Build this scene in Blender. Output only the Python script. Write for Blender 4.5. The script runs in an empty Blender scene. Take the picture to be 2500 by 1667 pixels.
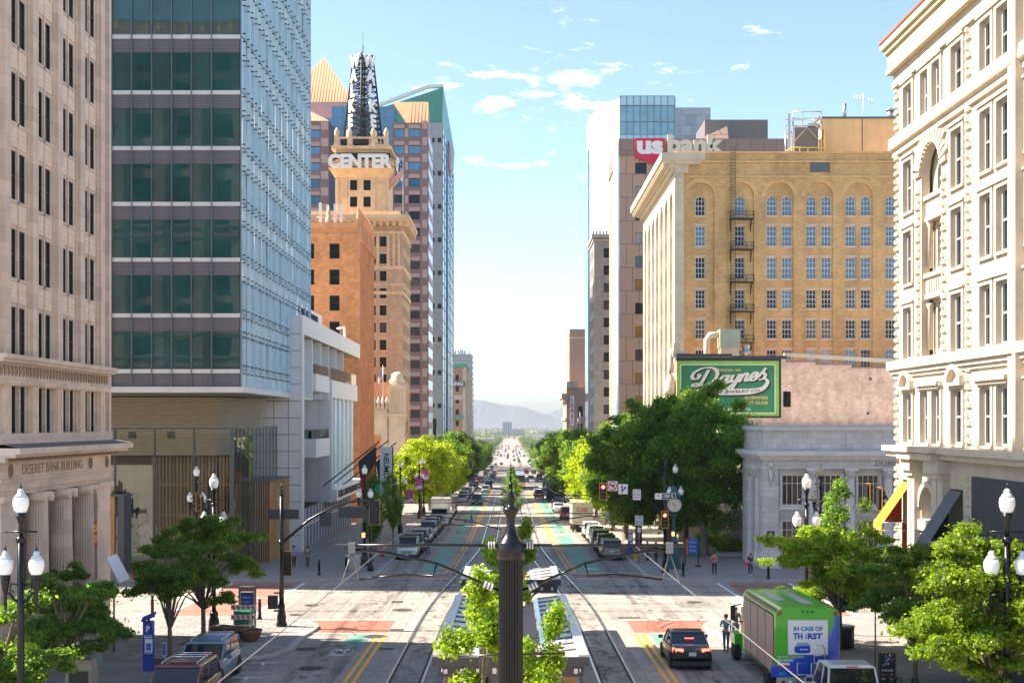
import bpy,math,random
from math import sin,cos,pi,radians,atan2,sqrt,exp,hypot
from mathutils import Vector,Matrix,Quaternion
R = random.Random(11)
S = bpy.context.scene
COL = S.collection
# ------------------------------------------------------------------ camera
cd = bpy.data.cameras.new('camera')
cam = bpy.data.objects.new('camera',cd)
COL.objects.link(cam)
cam.location = (0,0,9.5)
cam.rotation_euler = (radians(90),0,0)
cd.sensor_width = 36
cd.lens = 43.2
cd.shift_x = 0.0012
cd.shift_y = 0.0798
cd.clip_start = 0.3
cd.clip_end = 60000
S.camera = cam
# ------------------------------------------------------------------ light
SUN_EL = radians(46)
SUN_H = Vector((-1,0.138)).normalized()
w = bpy.data.worlds.new('World')
S.world = w
w.use_nodes = True
nt = w.node_tree
nt.nodes.clear()
def wn(t,**k):
    n = nt.nodes.new(t)
    for a,b in k.items(): setattr(n,a,b)
    return n
sky = wn('ShaderNodeTexSky',sky_type='NISHITA',sun_disc=False)
sky.sun_elevation = SUN_EL
sky.sun_rotation = atan2(SUN_H.x,SUN_H.y)
sky.altitude = 1300
sky.air_density = 1.0
sky.dust_density = 1.6
sky.ozone_density = 1.6
tc = wn('ShaderNodeTexCoord')
sep = wn('ShaderNodeSeparateXYZ')
nt.links.new(tc.outputs['Generated'],sep.inputs[0])
zc = wn('ShaderNodeMath',operation='MAXIMUM'); zc.inputs[1].default_value = 0.0
nt.links.new(sep.outputs['Z'],zc.inputs[0])
za = wn('ShaderNodeMath',operation='ADD'); za.inputs[1].default_value = 0.06
nt.links.new(zc.outputs[0],za.inputs[0])
dx = wn('ShaderNodeMath',operation='DIVIDE'); nt.links.new(sep.outputs['X'],dx.inputs[0]); nt.links.new(za.outputs[0],dx.inputs[1])
dy = wn('ShaderNodeMath',operation='DIVIDE'); nt.links.new(sep.outputs['Y'],dy.inputs[0]); nt.links.new(za.outputs[0],dy.inputs[1])
cx = wn('ShaderNodeCombineXYZ'); nt.links.new(dx.outputs[0],cx.inputs[0]); nt.links.new(dy.outputs[0],cx.inputs[1])
cx.inputs[2].default_value = 0.0
csh = wn('ShaderNodeVectorMath',operation='ADD'); csh.inputs[1].default_value = (0.33,0.0,29.2); nt.links.new(cx.outputs[0],csh.inputs[0])
n1 = wn('ShaderNodeTexNoise'); n1.inputs['Scale'].default_value = 7.5; n1.inputs['Detail'].default_value = 9; n1.inputs['Roughness'].default_value = 0.66
n1.inputs['Distortion'].default_value = 0.25
n2 = wn('ShaderNodeTexNoise'); n2.inputs['Scale'].default_value = 1.1; n2.inputs['Detail'].default_value = 2
nt.links.new(csh.outputs[0],n1.inputs['Vector']); nt.links.new(csh.outputs[0],n2.inputs['Vector'])
mu = wn('ShaderNodeMath',operation='MULTIPLY_ADD'); mu.inputs[1].default_value = 0.62
nt.links.new(n2.outputs['Fac'],mu.inputs[0]); nt.links.new(n1.outputs['Fac'],mu.inputs[2])
mr = wn('ShaderNodeMapRange',interpolation_type='SMOOTHSTEP')
mr.inputs['From Min'].default_value = 0.945; mr.inputs['From Max'].default_value = 1.16
nt.links.new(mu.outputs[0],mr.inputs['Value'])
el = wn('ShaderNodeMapRange',interpolation_type='SMOOTHSTEP')
el.inputs['From Min'].default_value = 0.14; el.inputs['From Max'].default_value = 0.24
nt.links.new(zc.outputs[0],el.inputs['Value'])
mm = wn('ShaderNodeMath',operation='MULTIPLY'); nt.links.new(mr.outputs[0],mm.inputs[0]); nt.links.new(el.outputs[0],mm.inputs[1])
m9 = wn('ShaderNodeMath',operation='MULTIPLY'); m9.inputs[1].default_value = 0.9; nt.links.new(mm.outputs[0],m9.inputs[0])
mix = wn('ShaderNodeMix',data_type='RGBA')
nt.links.new(m9.outputs[0],mix.inputs['Factor'])
nt.links.new(sky.outputs[0],mix.inputs['A'])
mix.inputs['B'].default_value = (8.6,8.5,8.4,1)
bg = wn('ShaderNodeBackground'); bg.inputs['Strength'].default_value = 0.075
nt.links.new(mix.outputs['Result'],bg.inputs['Color'])
wo = wn('ShaderNodeOutputWorld'); nt.links.new(bg.outputs[0],wo.inputs['Surface'])
sd = bpy.data.lights.new('sun','SUN')
sd.energy = 4.0
sd.angle = radians(0.5)
sd.color = (1.0,0.885,0.74)
so = bpy.data.objects.new('sun',sd)
COL.objects.link(so)
so.location = (0,0,200)
sv = Vector((SUN_H.x * cos(SUN_EL),SUN_H.y * cos(SUN_EL),sin(SUN_EL)))
so.rotation_euler = (-sv).to_track_quat('-Z','Y').to_euler()
S.view_settings.view_transform = 'Standard'
S.view_settings.look = 'None'
S.view_settings.exposure = 2.15
S.view_settings.gamma = 1.0
S.cycles.use_denoising = True
S.cycles.max_bounces = 10
S.cycles.transparent_max_bounces = 24
S.cycles.diffuse_bounces = 5
S.cycles.glossy_bounces = 4
S.cycles.sample_clamp_indirect = 6.0
S.cycles.volume_bounces = 0
HAZE = 0.00013
# ------------------------------------------------------------------ ground profile (the street falls away from the camera)
def gz(y):
    if y < -40: return 0.88
    if y <= 600: return -0.022 * y
    return -13.2 - 10.0 * (1 - exp(-(y - 600) * 0.0022))
# ------------------------------------------------------------------ materials
M = {}
def mat(name,col,rough=0.7,metal=0.0,var=0.12,vs=0.8,bump=0.0,bs=25.0,spec=0.5,brick=None,ior=None,emit=None,
        stain=0.0,ss=0.25,flat=False,wav=None,stretch=None,coat=0.0,trans=None):
    m = bpy.data.materials.new(name)
    m.use_nodes = True
    t = m.node_tree
    b = t.nodes['Principled BSDF']
    N = t.nodes.new; L = t.links.new
    c4 = (*col,1)
    b.inputs['Roughness'].default_value = rough
    b.inputs['Metallic'].default_value = metal
    b.inputs['Specular IOR Level'].default_value = spec
    if ior: b.inputs['IOR'].default_value = ior
    if coat: b.inputs['Coat Weight'].default_value = coat; b.inputs['Coat Roughness'].default_value = 0.05
    tcn = N('ShaderNodeTexCoord')
    src = tcn.outputs['Object']
    if stretch:
        mp = N('ShaderNodeMapping'); mp.inputs['Scale'].default_value = stretch
        L(src,mp.inputs['Vector']); vsrc = mp.outputs[0]
    else: vsrc = src
    out = None
    if brick:
        bw,bh,mo,mcol,c2 = brick
        sp = N('ShaderNodeSeparateXYZ'); L(src,sp.inputs[0])
        cb = N('ShaderNodeCombineXYZ')
        if flat:
            L(sp.outputs['X'],cb.inputs[0]); L(sp.outputs['Y'],cb.inputs[1])
        else:
            ad = N('ShaderNodeMath'); ad.operation = 'ADD'; L(sp.outputs['X'],ad.inputs[0]); L(sp.outputs['Y'],ad.inputs[1])
            L(ad.outputs[0],cb.inputs[0]); L(sp.outputs['Z'],cb.inputs[1])
        br = N('ShaderNodeTexBrick')
        br.inputs['Scale'].default_value = 1.0
        br.inputs['Brick Width'].default_value = bw; br.inputs['Row Height'].default_value = bh
        br.inputs['Mortar Size'].default_value = mo; br.inputs['Mortar Smooth'].default_value = 0.1
        br.inputs['Color1'].default_value = c4; br.inputs['Color2'].default_value = (*c2,1); br.inputs['Mortar'].default_value = (*mcol,1)
        L(cb.outputs[0],br.inputs['Vector'])
        out = br.outputs['Color']
    if var:
        n = N('ShaderNodeTexNoise'); n.inputs['Scale'].default_value = vs; n.inputs['Detail'].default_value = 6; n.inputs['Roughness'].default_value = 0.65
        L(vsrc,n.inputs['Vector'])
        r = N('ShaderNodeMapRange'); r.inputs['From Min'].default_value = 0.3; r.inputs['From Max'].default_value = 0.7
        r.inputs['To Min'].default_value = 1 - var; r.inputs['To Max'].default_value = 1 + var
        L(n.outputs['Fac'],r.inputs['Value'])
        hs = N('ShaderNodeVectorMath'); hs.operation = 'SCALE'
        if out: L(out,hs.inputs[0])
        else: hs.inputs[0].default_value = col
        L(r.outputs[0],hs.inputs['Scale'])
        out = hs.outputs[0]
    if stain:
        n = N('ShaderNodeTexNoise'); n.inputs['Scale'].default_value = 1.0; n.inputs['Detail'].default_value = 5
        mp2 = N('ShaderNodeMapping'); mp2.inputs['Scale'].default_value = (ss * 4,ss * 4,ss)
        L(src,mp2.inputs['Vector']); L(mp2.outputs[0],n.inputs['Vector'])
        r = N('ShaderNodeMapRange'); r.inputs['From Min'].default_value = 0.45; r.inputs['From Max'].default_value = 0.75
        r.inputs['To Min'].default_value = 1.0; r.inputs['To Max'].default_value = 1 - stain
        L(n.outputs['Fac'],r.inputs['Value'])
        hs = N('ShaderNodeVectorMath'); hs.operation = 'SCALE'
        if out: L(out,hs.inputs[0])
        else: hs.inputs[0].default_value = col
        L(r.outputs[0],hs.inputs['Scale'])
        out = hs.outputs[0]
    if out: L(out,b.inputs['Base Color'])
    else: b.inputs['Base Color'].default_value = c4
    if bump or wav:
        bp = N('ShaderNodeBump')
        n = N('ShaderNodeTexNoise'); L(src,n.inputs['Vector'])
        if wav:
            n.inputs['Scale'].default_value = wav[0]; n.inputs['Detail'].default_value = 1.0
            bp.inputs['Strength'].default_value = 1.0; bp.inputs['Distance'].default_value = wav[1]
        else:
            n.inputs['Scale'].default_value = bs; n.inputs['Detail'].default_value = 4
            bp.inputs['Strength'].default_value = bump; bp.inputs['Distance'].default_value = 0.03
        L(n.outputs['Fac'],bp.inputs['Height']); L(bp.outputs[0],b.inputs['Normal'])
    if emit:
        b.inputs['Emission Color'].default_value = (*emit[0],1); b.inputs['Emission Strength'].default_value = emit[1]
    if trans:
        b.inputs['Transmission Weight'].default_value = trans
    M[name] = m
    return m
def clear_glass(name,tint,refl=1.0):
    m = bpy.data.materials.new(name); m.use_nodes = True
    t = m.node_tree; t.nodes.clear()
    N = t.nodes.new; L = t.links.new
    tr = N('ShaderNodeBsdfTransparent'); tr.inputs[0].default_value = (*tint,1)
    gl = N('ShaderNodeBsdfGlossy'); gl.inputs['Roughness'].default_value = 0.02; gl.inputs['Color'].default_value = (0.9,0.95,0.93,1)
    fr = N('ShaderNodeFresnel'); fr.inputs['IOR'].default_value = 1.65
    mx = N('ShaderNodeMixShader')
    ml = N('ShaderNodeMath'); ml.operation = 'MULTIPLY'; ml.inputs[1].default_value = refl; ml.use_clamp = True
    L(fr.outputs[0],ml.inputs[0]); L(ml.outputs[0],mx.inputs[0]); L(tr.outputs[0],mx.inputs[1]); L(gl.outputs[0],mx.inputs[2])
    o = N('ShaderNodeOutputMaterial'); L(mx.outputs[0],o.inputs[0])
    M[name] = m
    return m
LEAF = {}
def leaf_mat(name,col,tcol,tw=0.45,vs=1.3):
    LEAF[name] = (col,tcol,tw,vs)
    m = bpy.data.materials.new(name); m.use_nodes = True
    t = m.node_tree; t.nodes.clear()
    N = t.nodes.new; L = t.links.new
    tcn = N('ShaderNodeTexCoord')
    oi = N('ShaderNodeObjectInfo')
    n = N('ShaderNodeTexNoise'); n.inputs['Scale'].default_value = vs; n.inputs['Detail'].default_value = 8; n.inputs['Roughness'].default_value = 0.92
    L(tcn.outputs['Object'],n.inputs['Vector'])
    r = N('ShaderNodeMapRange'); r.inputs['From Min'].default_value = 0.25; r.inputs['From Max'].default_value = 0.75
    r.inputs['To Min'].default_value = 0.4; r.inputs['To Max'].default_value = 1.65
    L(n.outputs['Fac'],r.inputs['Value'])
    r2 = N('ShaderNodeMapRange'); r2.inputs['To Min'].default_value = 0.82; r2.inputs['To Max'].default_value = 1.15
    L(oi.outputs['Random'],r2.inputs['Value'])
    mu = N('ShaderNodeMath'); mu.operation = 'MULTIPLY'; L(r.outputs[0],mu.inputs[0]); L(r2.outputs[0],mu.inputs[1])
    a = N('ShaderNodeVectorMath'); a.operation = 'SCALE'; a.inputs[0].default_value = col; L(mu.outputs[0],a.inputs['Scale'])
    c = N('ShaderNodeVectorMath'); c.operation = 'SCALE'; c.inputs[0].default_value = tcol; L(mu.outputs[0],c.inputs['Scale'])
    d = N('ShaderNodeBsdfPrincipled'); d.inputs['Roughness'].default_value = 0.45; d.inputs['Specular IOR Level'].default_value = 0.35
    L(a.outputs[0],d.inputs['Base Color'])
    tl = N('ShaderNodeBsdfTranslucent'); L(c.outputs[0],tl.inputs['Color'])
    mx = N('ShaderNodeMixShader'); mx.inputs[0].default_value = tw
    L(d.outputs[0],mx.inputs[1]); L(tl.outputs[0],mx.inputs[2])
    o = N('ShaderNodeOutputMaterial'); L(mx.outputs[0],o.inputs[0])
    M[name] = m
    return m
# ------------------------------------------------------------------ objects
def tag(o,label=None,cat=None,group=None,kind=None):
    if label: o['label'] = label
    if cat: o['category'] = cat
    if group: o['group'] = group
    if kind: o['kind'] = kind
    return o
def thing(name,label,cat,loc=(0,0,0),rot=0.0,group=None,kind=None):
    o = bpy.data.objects.new(name,None)
    o.empty_display_size = 0.3
    COL.objects.link(o)
    o.location = loc
    o.rotation_euler = (0,0,rot)
    return tag(o,label,cat,group,kind)
def absloc(o):
    v = Vector((0,0,0))
    while o is not None:
        v += o.location; o = o.parent
    return v
def place(name,me,parent=None,loc=(0,0,0),rot=None,scale=None):
    o = bpy.data.objects.new(name,me)
    COL.objects.link(o)
    o.location = Vector(loc) - (absloc(parent) if parent else Vector((0,0,0)))
    if parent: o.parent = parent
    if rot is not None: o.rotation_euler = rot
    if scale is not None: o.scale = scale
    return o
def copy_tree(o,parent=None):
    c = o.copy(); COL.objects.link(c)
    if parent: c.parent = parent
    for ch in o.children: copy_tree(ch,c)
    return c
class MB:
    """collects faces; build() links them as one mesh object (coordinates are world coordinates)"""
    def __init__(s,m=None):
        s.v = []; s.f = []; s.mi = []; s.sm = []; s.mats = []; s.cur = 0; s.T = None
        if m: s.use(m)
    def use(s,m):
        if isinstance(m,str): m = M[m]
        if m not in s.mats: s.mats.append(m)
        s.cur = s.mats.index(m)
        return s
    def P(s,p):
        s.v.append(tuple(s.T @ Vector(p)) if s.T else tuple(p)); return len(s.v) - 1
    def face(s,pts,smooth=False):
        s.f.append([s.P(p) for p in pts]); s.mi.append(s.cur); s.sm.append(smooth)
    def faces_i(s,idx,smooth=False):
        s.f.append(idx); s.mi.append(s.cur); s.sm.append(smooth)
    def box(s,x0,y0,z0,x1,y1,z1):
        b = [s.P((x,y,z)) for z in (z0,z1) for (x,y) in ((x0,y0),(x1,y0),(x1,y1),(x0,y1))]
        for q in ((3,2,1,0),(4,5,6,7),(0,1,5,4),(1,2,6,5),(2,3,7,6),(3,0,4,7)):
            s.faces_i([b[i] for i in q])
    def cbox(s,c,d):
        s.box(c[0] - d[0] / 2,c[1] - d[1] / 2,c[2] - d[2] / 2,c[0] + d[0] / 2,c[1] + d[1] / 2,c[2] + d[2] / 2)
    def prism(s,poly,z0,z1,caps=True):
        n = len(poly)
        fz = (lambda f,p: f(p) if callable(f) else f)
        a = [s.P((p[0],p[1],fz(z0,p))) for p in poly]; b = [s.P((p[0],p[1],fz(z1,p))) for p in poly]
        for i in range(n):
            j = (i + 1) % n
            s.faces_i([a[i],a[j],b[j],b[i]])
        if caps:
            s.faces_i(b); s.faces_i(a[::-1])
    def tube(s,pts,r,n=8,caps=True,smooth=True):
        rs = r if isinstance(r,(list,tuple)) else [r] * len(pts)
        pts = [Vector(p) for p in pts]
        rings = []
        up = None
        for i,p in enumerate(pts):
            d = (pts[min(i + 1,len(pts) - 1)] - pts[max(i - 1,0)])
            if d.length < 1e-9: d = Vector((0,0,1))
            d.normalize()
            if up is None:
                up = Vector((0,0,1)) if abs(d.z) < 0.9 else Vector((1,0,0))
            a = d.cross(up)
            if a.length < 1e-6: a = d.cross(Vector((0,1,0)))
            a.normalize(); b = a.cross(d).normalized(); up = b
            rings.append([s.P(p + (a * cos(2 * pi * k / n) + b * sin(2 * pi * k / n)) * rs[i]) for k in range(n)])
        for i in range(len(rings) - 1):
            for k in range(n):
                k2 = (k + 1) % n
                s.faces_i([rings[i][k],rings[i][k2],rings[i + 1][k2],rings[i + 1][k]],smooth)
        if caps:
            s.faces_i(rings[0][::-1]); s.faces_i(rings[-1])
    def lathe(s,prof,c=(0,0,0),n=16,smooth=True,flute=0,fd=0.0):
        rings = []
        for (r,z) in prof:
            rg = []
            for k in range(n):
                rr = r * (1 - (fd if flute and (k % 2) else 0))
                rg.append(s.P((c[0] + rr * cos(2 * pi * k / n),c[1] + rr * sin(2 * pi * k / n),c[2] + z)))
            rings.append(rg)
        for i in range(len(rings) - 1):
            for k in range(n):
                k2 = (k + 1) % n
                s.faces_i([rings[i][k],rings[i][k2],rings[i + 1][k2],rings[i + 1][k]],smooth)
        s.faces_i(rings[0][::-1]); s.faces_i(rings[-1])
    def loft(s,secs,smooth=False,caps=True,closed=True):
        rings = [[s.P(p) for p in sec] for sec in secs]
        n = len(rings[0])
        for i in range(len(rings) - 1):
            for k in range(n if closed else n - 1):
                k2 = (k + 1) % n
                s.faces_i([rings[i][k],rings[i][k2],rings[i + 1][k2],rings[i + 1][k]],smooth)
        if caps:
            s.faces_i(rings[0][::-1]); s.faces_i(rings[-1])
    def mesh(s,name):
        me = bpy.data.meshes.new(name)
        me.from_pydata(s.v,[],s.f)
        for m in s.mats: me.materials.append(m)
        if len(s.mats) > 1: me.polygons.foreach_set('material_index',s.mi)
        me.polygons.foreach_set('use_smooth',s.sm)
        me.update()
        return me
    def build(s,name,parent=None,kind=None):
        if parent:
            o = absloc(parent)
            if o.length > 0: s.v = [(x - o.x,y - o.y,z - o.z) for x,y,z in s.v]
        ob = bpy.data.objects.new(name,s.mesh(name))
        COL.objects.link(ob)
        if parent: ob.parent = parent
        if kind: ob['kind'] = kind
        return ob
def frame_w(x):
    return lambda u,n,z: (x + n,u,z)
def frame_e(x):
    return lambda u,n,z: (x - n,u,z)
def frame_n(y):
    return lambda u,n,z: (u,y - n,z)
def frame_s(y):
    return lambda u,n,z: (u,y + n,z)
def fbox(mb,F,u0,u1,n0,n1,z0,z1):
    a,b = F(u0,n0,z0),F(u1,n1,z1)
    mb.box(min(a[0],b[0]),min(a[1],b[1]),min(a[2],b[2]),max(a[0],b[0]),max(a[1],b[1]),max(a[2],b[2]))
def wall(mb,F,u0,u1,z0,z1,ops,depth=0.3,arch_n=10):
    """front face with openings and their reveals; ops: (ua, ub, za, zb[, 'arch'])"""
    us = sorted({u0,u1} | {o[0] for o in ops} | {o[1] for o in ops}); us = [u for u in us if u0 - 1e-6 <= u <= u1 + 1e-6]
    zs = sorted({z0,z1} | {o[2] for o in ops} | {o[3] for o in ops}); zs = [z for z in zs if z0 - 1e-6 <= z <= z1 + 1e-6]
    for j in range(len(zs) - 1):
        zm = (zs[j] + zs[j + 1]) / 2
        run = None
        for i in range(len(us) - 1):
            um = (us[i] + us[i + 1]) / 2
            hole = any(o[0] < um < o[1] and o[2] < zm < o[3] for o in ops)
            if not hole and run is None: run = us[i]
            if run is not None and (hole or i == len(us) - 2):
                e = us[i] if hole else us[i + 1]
                mb.face([F(run,0,zs[j]),F(e,0,zs[j]),F(e,0,zs[j + 1]),F(run,0,zs[j + 1])])
                run = None
    for o in ops:
        a,b,c,d = o[:4]
        if len(o) > 4:
            r = (b - a) / 2; sp = d - r; m = (a + b) / 2
            arc = [(m - r * cos(pi * k / arch_n),sp + r * sin(pi * k / arch_n)) for k in range(arch_n + 1)]
            h = arch_n // 2
            for k in range(arch_n):
                corner = (a,d) if k < h else (b,d)
                mb.face([F(arc[k][0],0,arc[k][1]),F(arc[k + 1][0],0,arc[k + 1][1]),F(corner[0],0,corner[1])])
                mb.face([F(arc[k][0],0,arc[k][1]),F(arc[k + 1][0],0,arc[k + 1][1]),F(arc[k + 1][0],-depth,arc[k + 1][1]),F(arc[k][0],-depth,arc[k][1])])
            mb.face([F(a,0,c),F(a,0,sp),F(a,-depth,sp),F(a,-depth,c)])
            mb.face([F(b,0,c),F(b,0,sp),F(b,-depth,sp),F(b,-depth,c)])
        else:
            mb.face([F(a,0,c),F(a,0,d),F(a,-depth,d),F(a,-depth,c)])
            mb.face([F(b,0,c),F(b,0,d),F(b,-depth,d),F(b,-depth,c)])
            mb.face([F(a,0,d),F(b,0,d),F(b,-depth,d),F(a,-depth,d)])
        mb.face([F(a,0,c),F(b,0,c),F(b,-depth,c),F(a,-depth,c)])
def shell(mb,x0,x1,y0,y1,z0,z1,skip='',roof=True):
    """plain outer walls + roof of a block, sides named w (x1 side +X), e (x0), n (y0), s (y1) can be skipped"""
    if 'w' not in skip: mb.face([(x1,y0,z0),(x1,y1,z0),(x1,y1,z1),(x1,y0,z1)])
    if 'e' not in skip: mb.face([(x0,y1,z0),(x0,y0,z0),(x0,y0,z1),(x0,y1,z1)])
    if 'n' not in skip: mb.face([(x0,y0,z0),(x1,y0,z0),(x1,y0,z1),(x0,y0,z1)])
    if 's' not in skip: mb.face([(x1,y1,z0),(x0,y1,z0),(x0,y1,z1),(x1,y1,z1)])
    if roof: mb.face([(x0,y0,z1),(x1,y0,z1),(x1,y1,z1),(x0,y1,z1)])
_wc = {}
def window_mesh(kind,wdt,h,nx,nz,fmat,gmat,fw=0.06,bar=0.035,arch=False,dep=0.07,rail=None,hz=None):
    """window mesh pair (frame, pane) in a local frame: u = x, outwards = -y, centre-bottom origin"""
    key = (kind,round(wdt,3),round(h,3),nx,nz,fmat,gmat,arch,hz)
    if key in _wc: return _wc[key]
    f = MB(fmat); p = MB(gmat)
    hw = wdt / 2
    top = h - hw if arch else h
    f.box(-hw,-dep,0,-hw + fw,0,top); f.box(hw - fw,-dep,0,hw,0,top)
    f.box(-hw + fw,-dep,0,hw - fw,0,fw)
    if not arch: f.box(-hw + fw,-dep,h - fw,hw - fw,0,h)
    else:
        n = 10
        for k in range(n):
            a0,a1 = pi * k / n,pi * (k + 1) / n
            r0,r1 = hw,hw - fw
            q = [(-r * cos(a),top + r * sin(a)) for r,a in ((r0,a0),(r0,a1),(r1,a1),(r1,a0))]
            f.face([(x,-dep,z) for x,z in q]); f.face([(q[2][0],-dep,q[2][1]),(q[3][0],-dep,q[3][1]),(q[3][0],0,q[3][1]),(q[2][0],0,q[2][1])])
    for i in range(1,nx):
        x = -hw + wdt * i / nx
        f.box(x - bar / 2,-dep * 0.8,fw,x + bar / 2,-0.01,(h - fw) if not arch else top + sqrt(max(0,hw * hw - x * x)) - fw)
    for j in (range(1,nz) if not hz else range(len(hz))):
        z = h * j / nz if not hz else h * hz[j]
        b2 = bar * (1.9 if (rail == j) else 1)
        xw = hw - fw if (not arch or z < top) else sqrt(max(0.01,hw * hw - (z - top) ** 2)) - fw
        f.box(-xw,-dep * 0.75,z - b2 / 2,xw,-0.012,z + b2 / 2)
    if not arch: p.face([(-hw + 0.01,-0.02,0.01),(hw - 0.01,-0.02,0.01),(hw - 0.01,-0.02,h - 0.01),(-hw + 0.01,-0.02,h - 0.01)])
    else:
        pts = [(-hw + 0.01,-0.02,0.01),(hw - 0.01,-0.02,0.01)] + [((hw - .01) * cos(pi * k / 10),-0.02,top + (hw - .01) * sin(pi * k / 10)) for k in range(11)]
        p.face(pts)
    _wc[key] = (f.mesh(kind),p.mesh('pane'))
    return _wc[key]
ROT = {'n': 0.0,'w': pi / 2,'e': -pi / 2,'s': pi}
def put_window(parent,side,F,uc,z,depth,meshes,name='window'):
    fm,pm = meshes
    o = place(name,fm,parent,F(uc,-depth,z),(0,0,ROT[side]))
    c = bpy.data.objects.new('pane',pm); COL.objects.link(c); c.parent = o
    return o
def text_mesh(txt,size=1.0,depth=0.02,bold=0.0,shear=0.0,space=1.0,align='CENTER',width=None,m=None,squeeze=None):
    cu = bpy.data.curves.new('lettering','FONT')
    cu.body = txt; cu.size = size; cu.extrude = depth / 2; cu.offset = bold; cu.shear = shear
    cu.space_character = space; cu.align_x = align; cu.align_y = 'CENTER'
    cu.resolution_u = 3
    o = bpy.data.objects.new('lettering',cu); COL.objects.link(o)
    dg = bpy.context.evaluated_depsgraph_get()
    me = bpy.data.meshes.new_from_object(o.evaluated_get(dg))
    bpy.data.objects.remove(o); bpy.data.curves.remove(cu)
    xs = [v.co.x for v in me.vertices]; ys = [v.co.y for v in me.vertices]
    if width or squeeze:
        k = (width / (max(xs) - min(xs))) if width else 1
        ky = (squeeze / (max(ys) - min(ys))) if squeeze else 1
        for v in me.vertices: v.co.x *= k; v.co.y *= ky
    me.materials.clear()
    if m: me.materials.append(M[m] if isinstance(m,str) else m)
    return me
ORD = 'first second third fourth fifth sixth seventh eighth ninth tenth eleventh twelfth thirteenth fourteenth fifteenth sixteenth seventeenth eighteenth nineteenth twentieth'.split()
def put_letters(name,parent,txt,width,height,depth,bold,m,loc,side='n',size=1.0):
    """each letter an object of its own, centred on loc"""
    ext = lambda s: (lambda me: (min(v.co.x for v in me.vertices),max(v.co.x for v in me.vertices),min(v.co.y for v in me.vertices),max(v.co.y for v in me.vertices),me))(text_mesh(s,size,depth,bold,align='LEFT',m=m))
    x0,x1,ya,yb,_ = ext(txt); k = width / (x1 - x0); ky = height / (yb - ya)
    u = (Matrix.Rotation(ROT[side],4,'Z') @ Vector((1,0,0)))
    for i,ch in enumerate(txt):
        if ch == ' ': continue
        a,b_,c,d,me = ext(ch); right = ext(txt[:i + 1])[1]
        for v in me.vertices: v.co.x = (v.co.x - b_) * k; v.co.y = (v.co.y - (ya + yb) / 2) * ky
        put_text(name,parent,me,Vector(loc) + u * ((right - (x0 + x1) / 2) * k),side)
def put_text(name,parent,me,loc,side='n',tilt=0.0):
    """letters stand upright on a wall facing side"""
    r = (Matrix.Rotation(ROT[side],4,'Z') @ Matrix.Rotation(pi / 2,4,'X') @ Matrix.Rotation(tilt,4,'Z')).to_euler()
    return place(name,me,parent,loc,r)
# ================================================================== materials used by the street
mat('concrete_road',(0.28,0.25,0.212),0.85,var=0.14,vs=0.6,stain=0.16,ss=0.35,bump=0.15)
mat('slab_a',(0.30,0.268,0.228),0.85,var=0.22,vs=0.9,stain=0.3,ss=0.5,bump=0.15,stretch=(1.4,.16,1))
mat('slab_b',(0.275,0.246,0.208),0.85,var=0.22,vs=1.1,stain=0.34,ss=0.4,bump=0.15,stretch=(1.6,.14,1))
mat('slab_c',(0.24,0.218,0.188),0.85,var=0.25,vs=1,stain=0.38,ss=0.6,bump=0.15,stretch=(1.2,.16,1))
mat('far_road',(0.26,0.235,0.20),0.85,var=0.2,vs=0.4,brick=(3.4,4.6,0.05,(0.2,0.19,0.17),(0.23,0.208,0.178)),flat=True)
mat('pavement',(0.25,0.225,0.207),0.85,var=0.12,vs=0.5,stain=0.15,brick=(0.62,0.42,0.03,(0.2,0.185,0.17),(0.275,0.25,0.23)),flat=True)
mat('paver_a',(0.29,0.268,0.247),0.85,var=0.12,vs=3)
mat('paver_b',(0.255,0.234,0.216),0.85,var=0.12,vs=3)
mat('paver_c',(0.22,0.2,0.187),0.85,var=0.12,vs=3)
mat('kerb',(0.42,0.40,0.37),0.8,var=0.12,vs=2,stain=0.25)
mat('kerb_red',(0.35,0.05,0.05),0.7,var=0.2,vs=2)
mat('red_brick',(0.36,0.12,0.07),0.85,var=0.12,vs=0.8,stain=0.15,brick=(0.22,0.11,0.012,(0.26,0.12,0.085),(0.30,0.095,0.058)),flat=True)
mat('pink_brick',(0.33,0.155,0.105),0.85,var=0.12,vs=0.8,stain=0.15,brick=(0.22,0.11,0.012,(0.26,0.14,0.105),(0.28,0.13,0.09)),flat=True)
mat('yellow_paint',(0.80,0.40,0.02),0.6,var=0.12,vs=4,stain=0.25,ss=2)
mat('white_paint',(0.78,0.77,0.73),0.6,var=0.1,vs=4,stain=0.3,ss=2)
mat('green_paint',(0.13,0.30,0.22),0.75,var=0.22,vs=1.2,stain=0.3,ss=0.5)
mat('rail_steel',(0.62,0.60,0.58),0.28,metal=1.0,var=0.1)
mat('groove',(0.05,0.047,0.042),0.9)
mat('iron',(0.10,0.085,0.07),0.7,var=0.2,vs=6,bump=0.4,bs=40)
mat('grate_dark',(0.012,0.012,0.012),0.8)
mat('tactile',(0.72,0.30,0.06),0.75,var=0.1,bump=0.5,bs=60)
mat('soil',(0.045,0.028,0.018),0.95,var=0.3,vs=6,bump=0.6)
mat('mulch_grate',(0.10,0.055,0.035),0.9,var=0.25,vs=5,bump=0.5)
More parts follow.
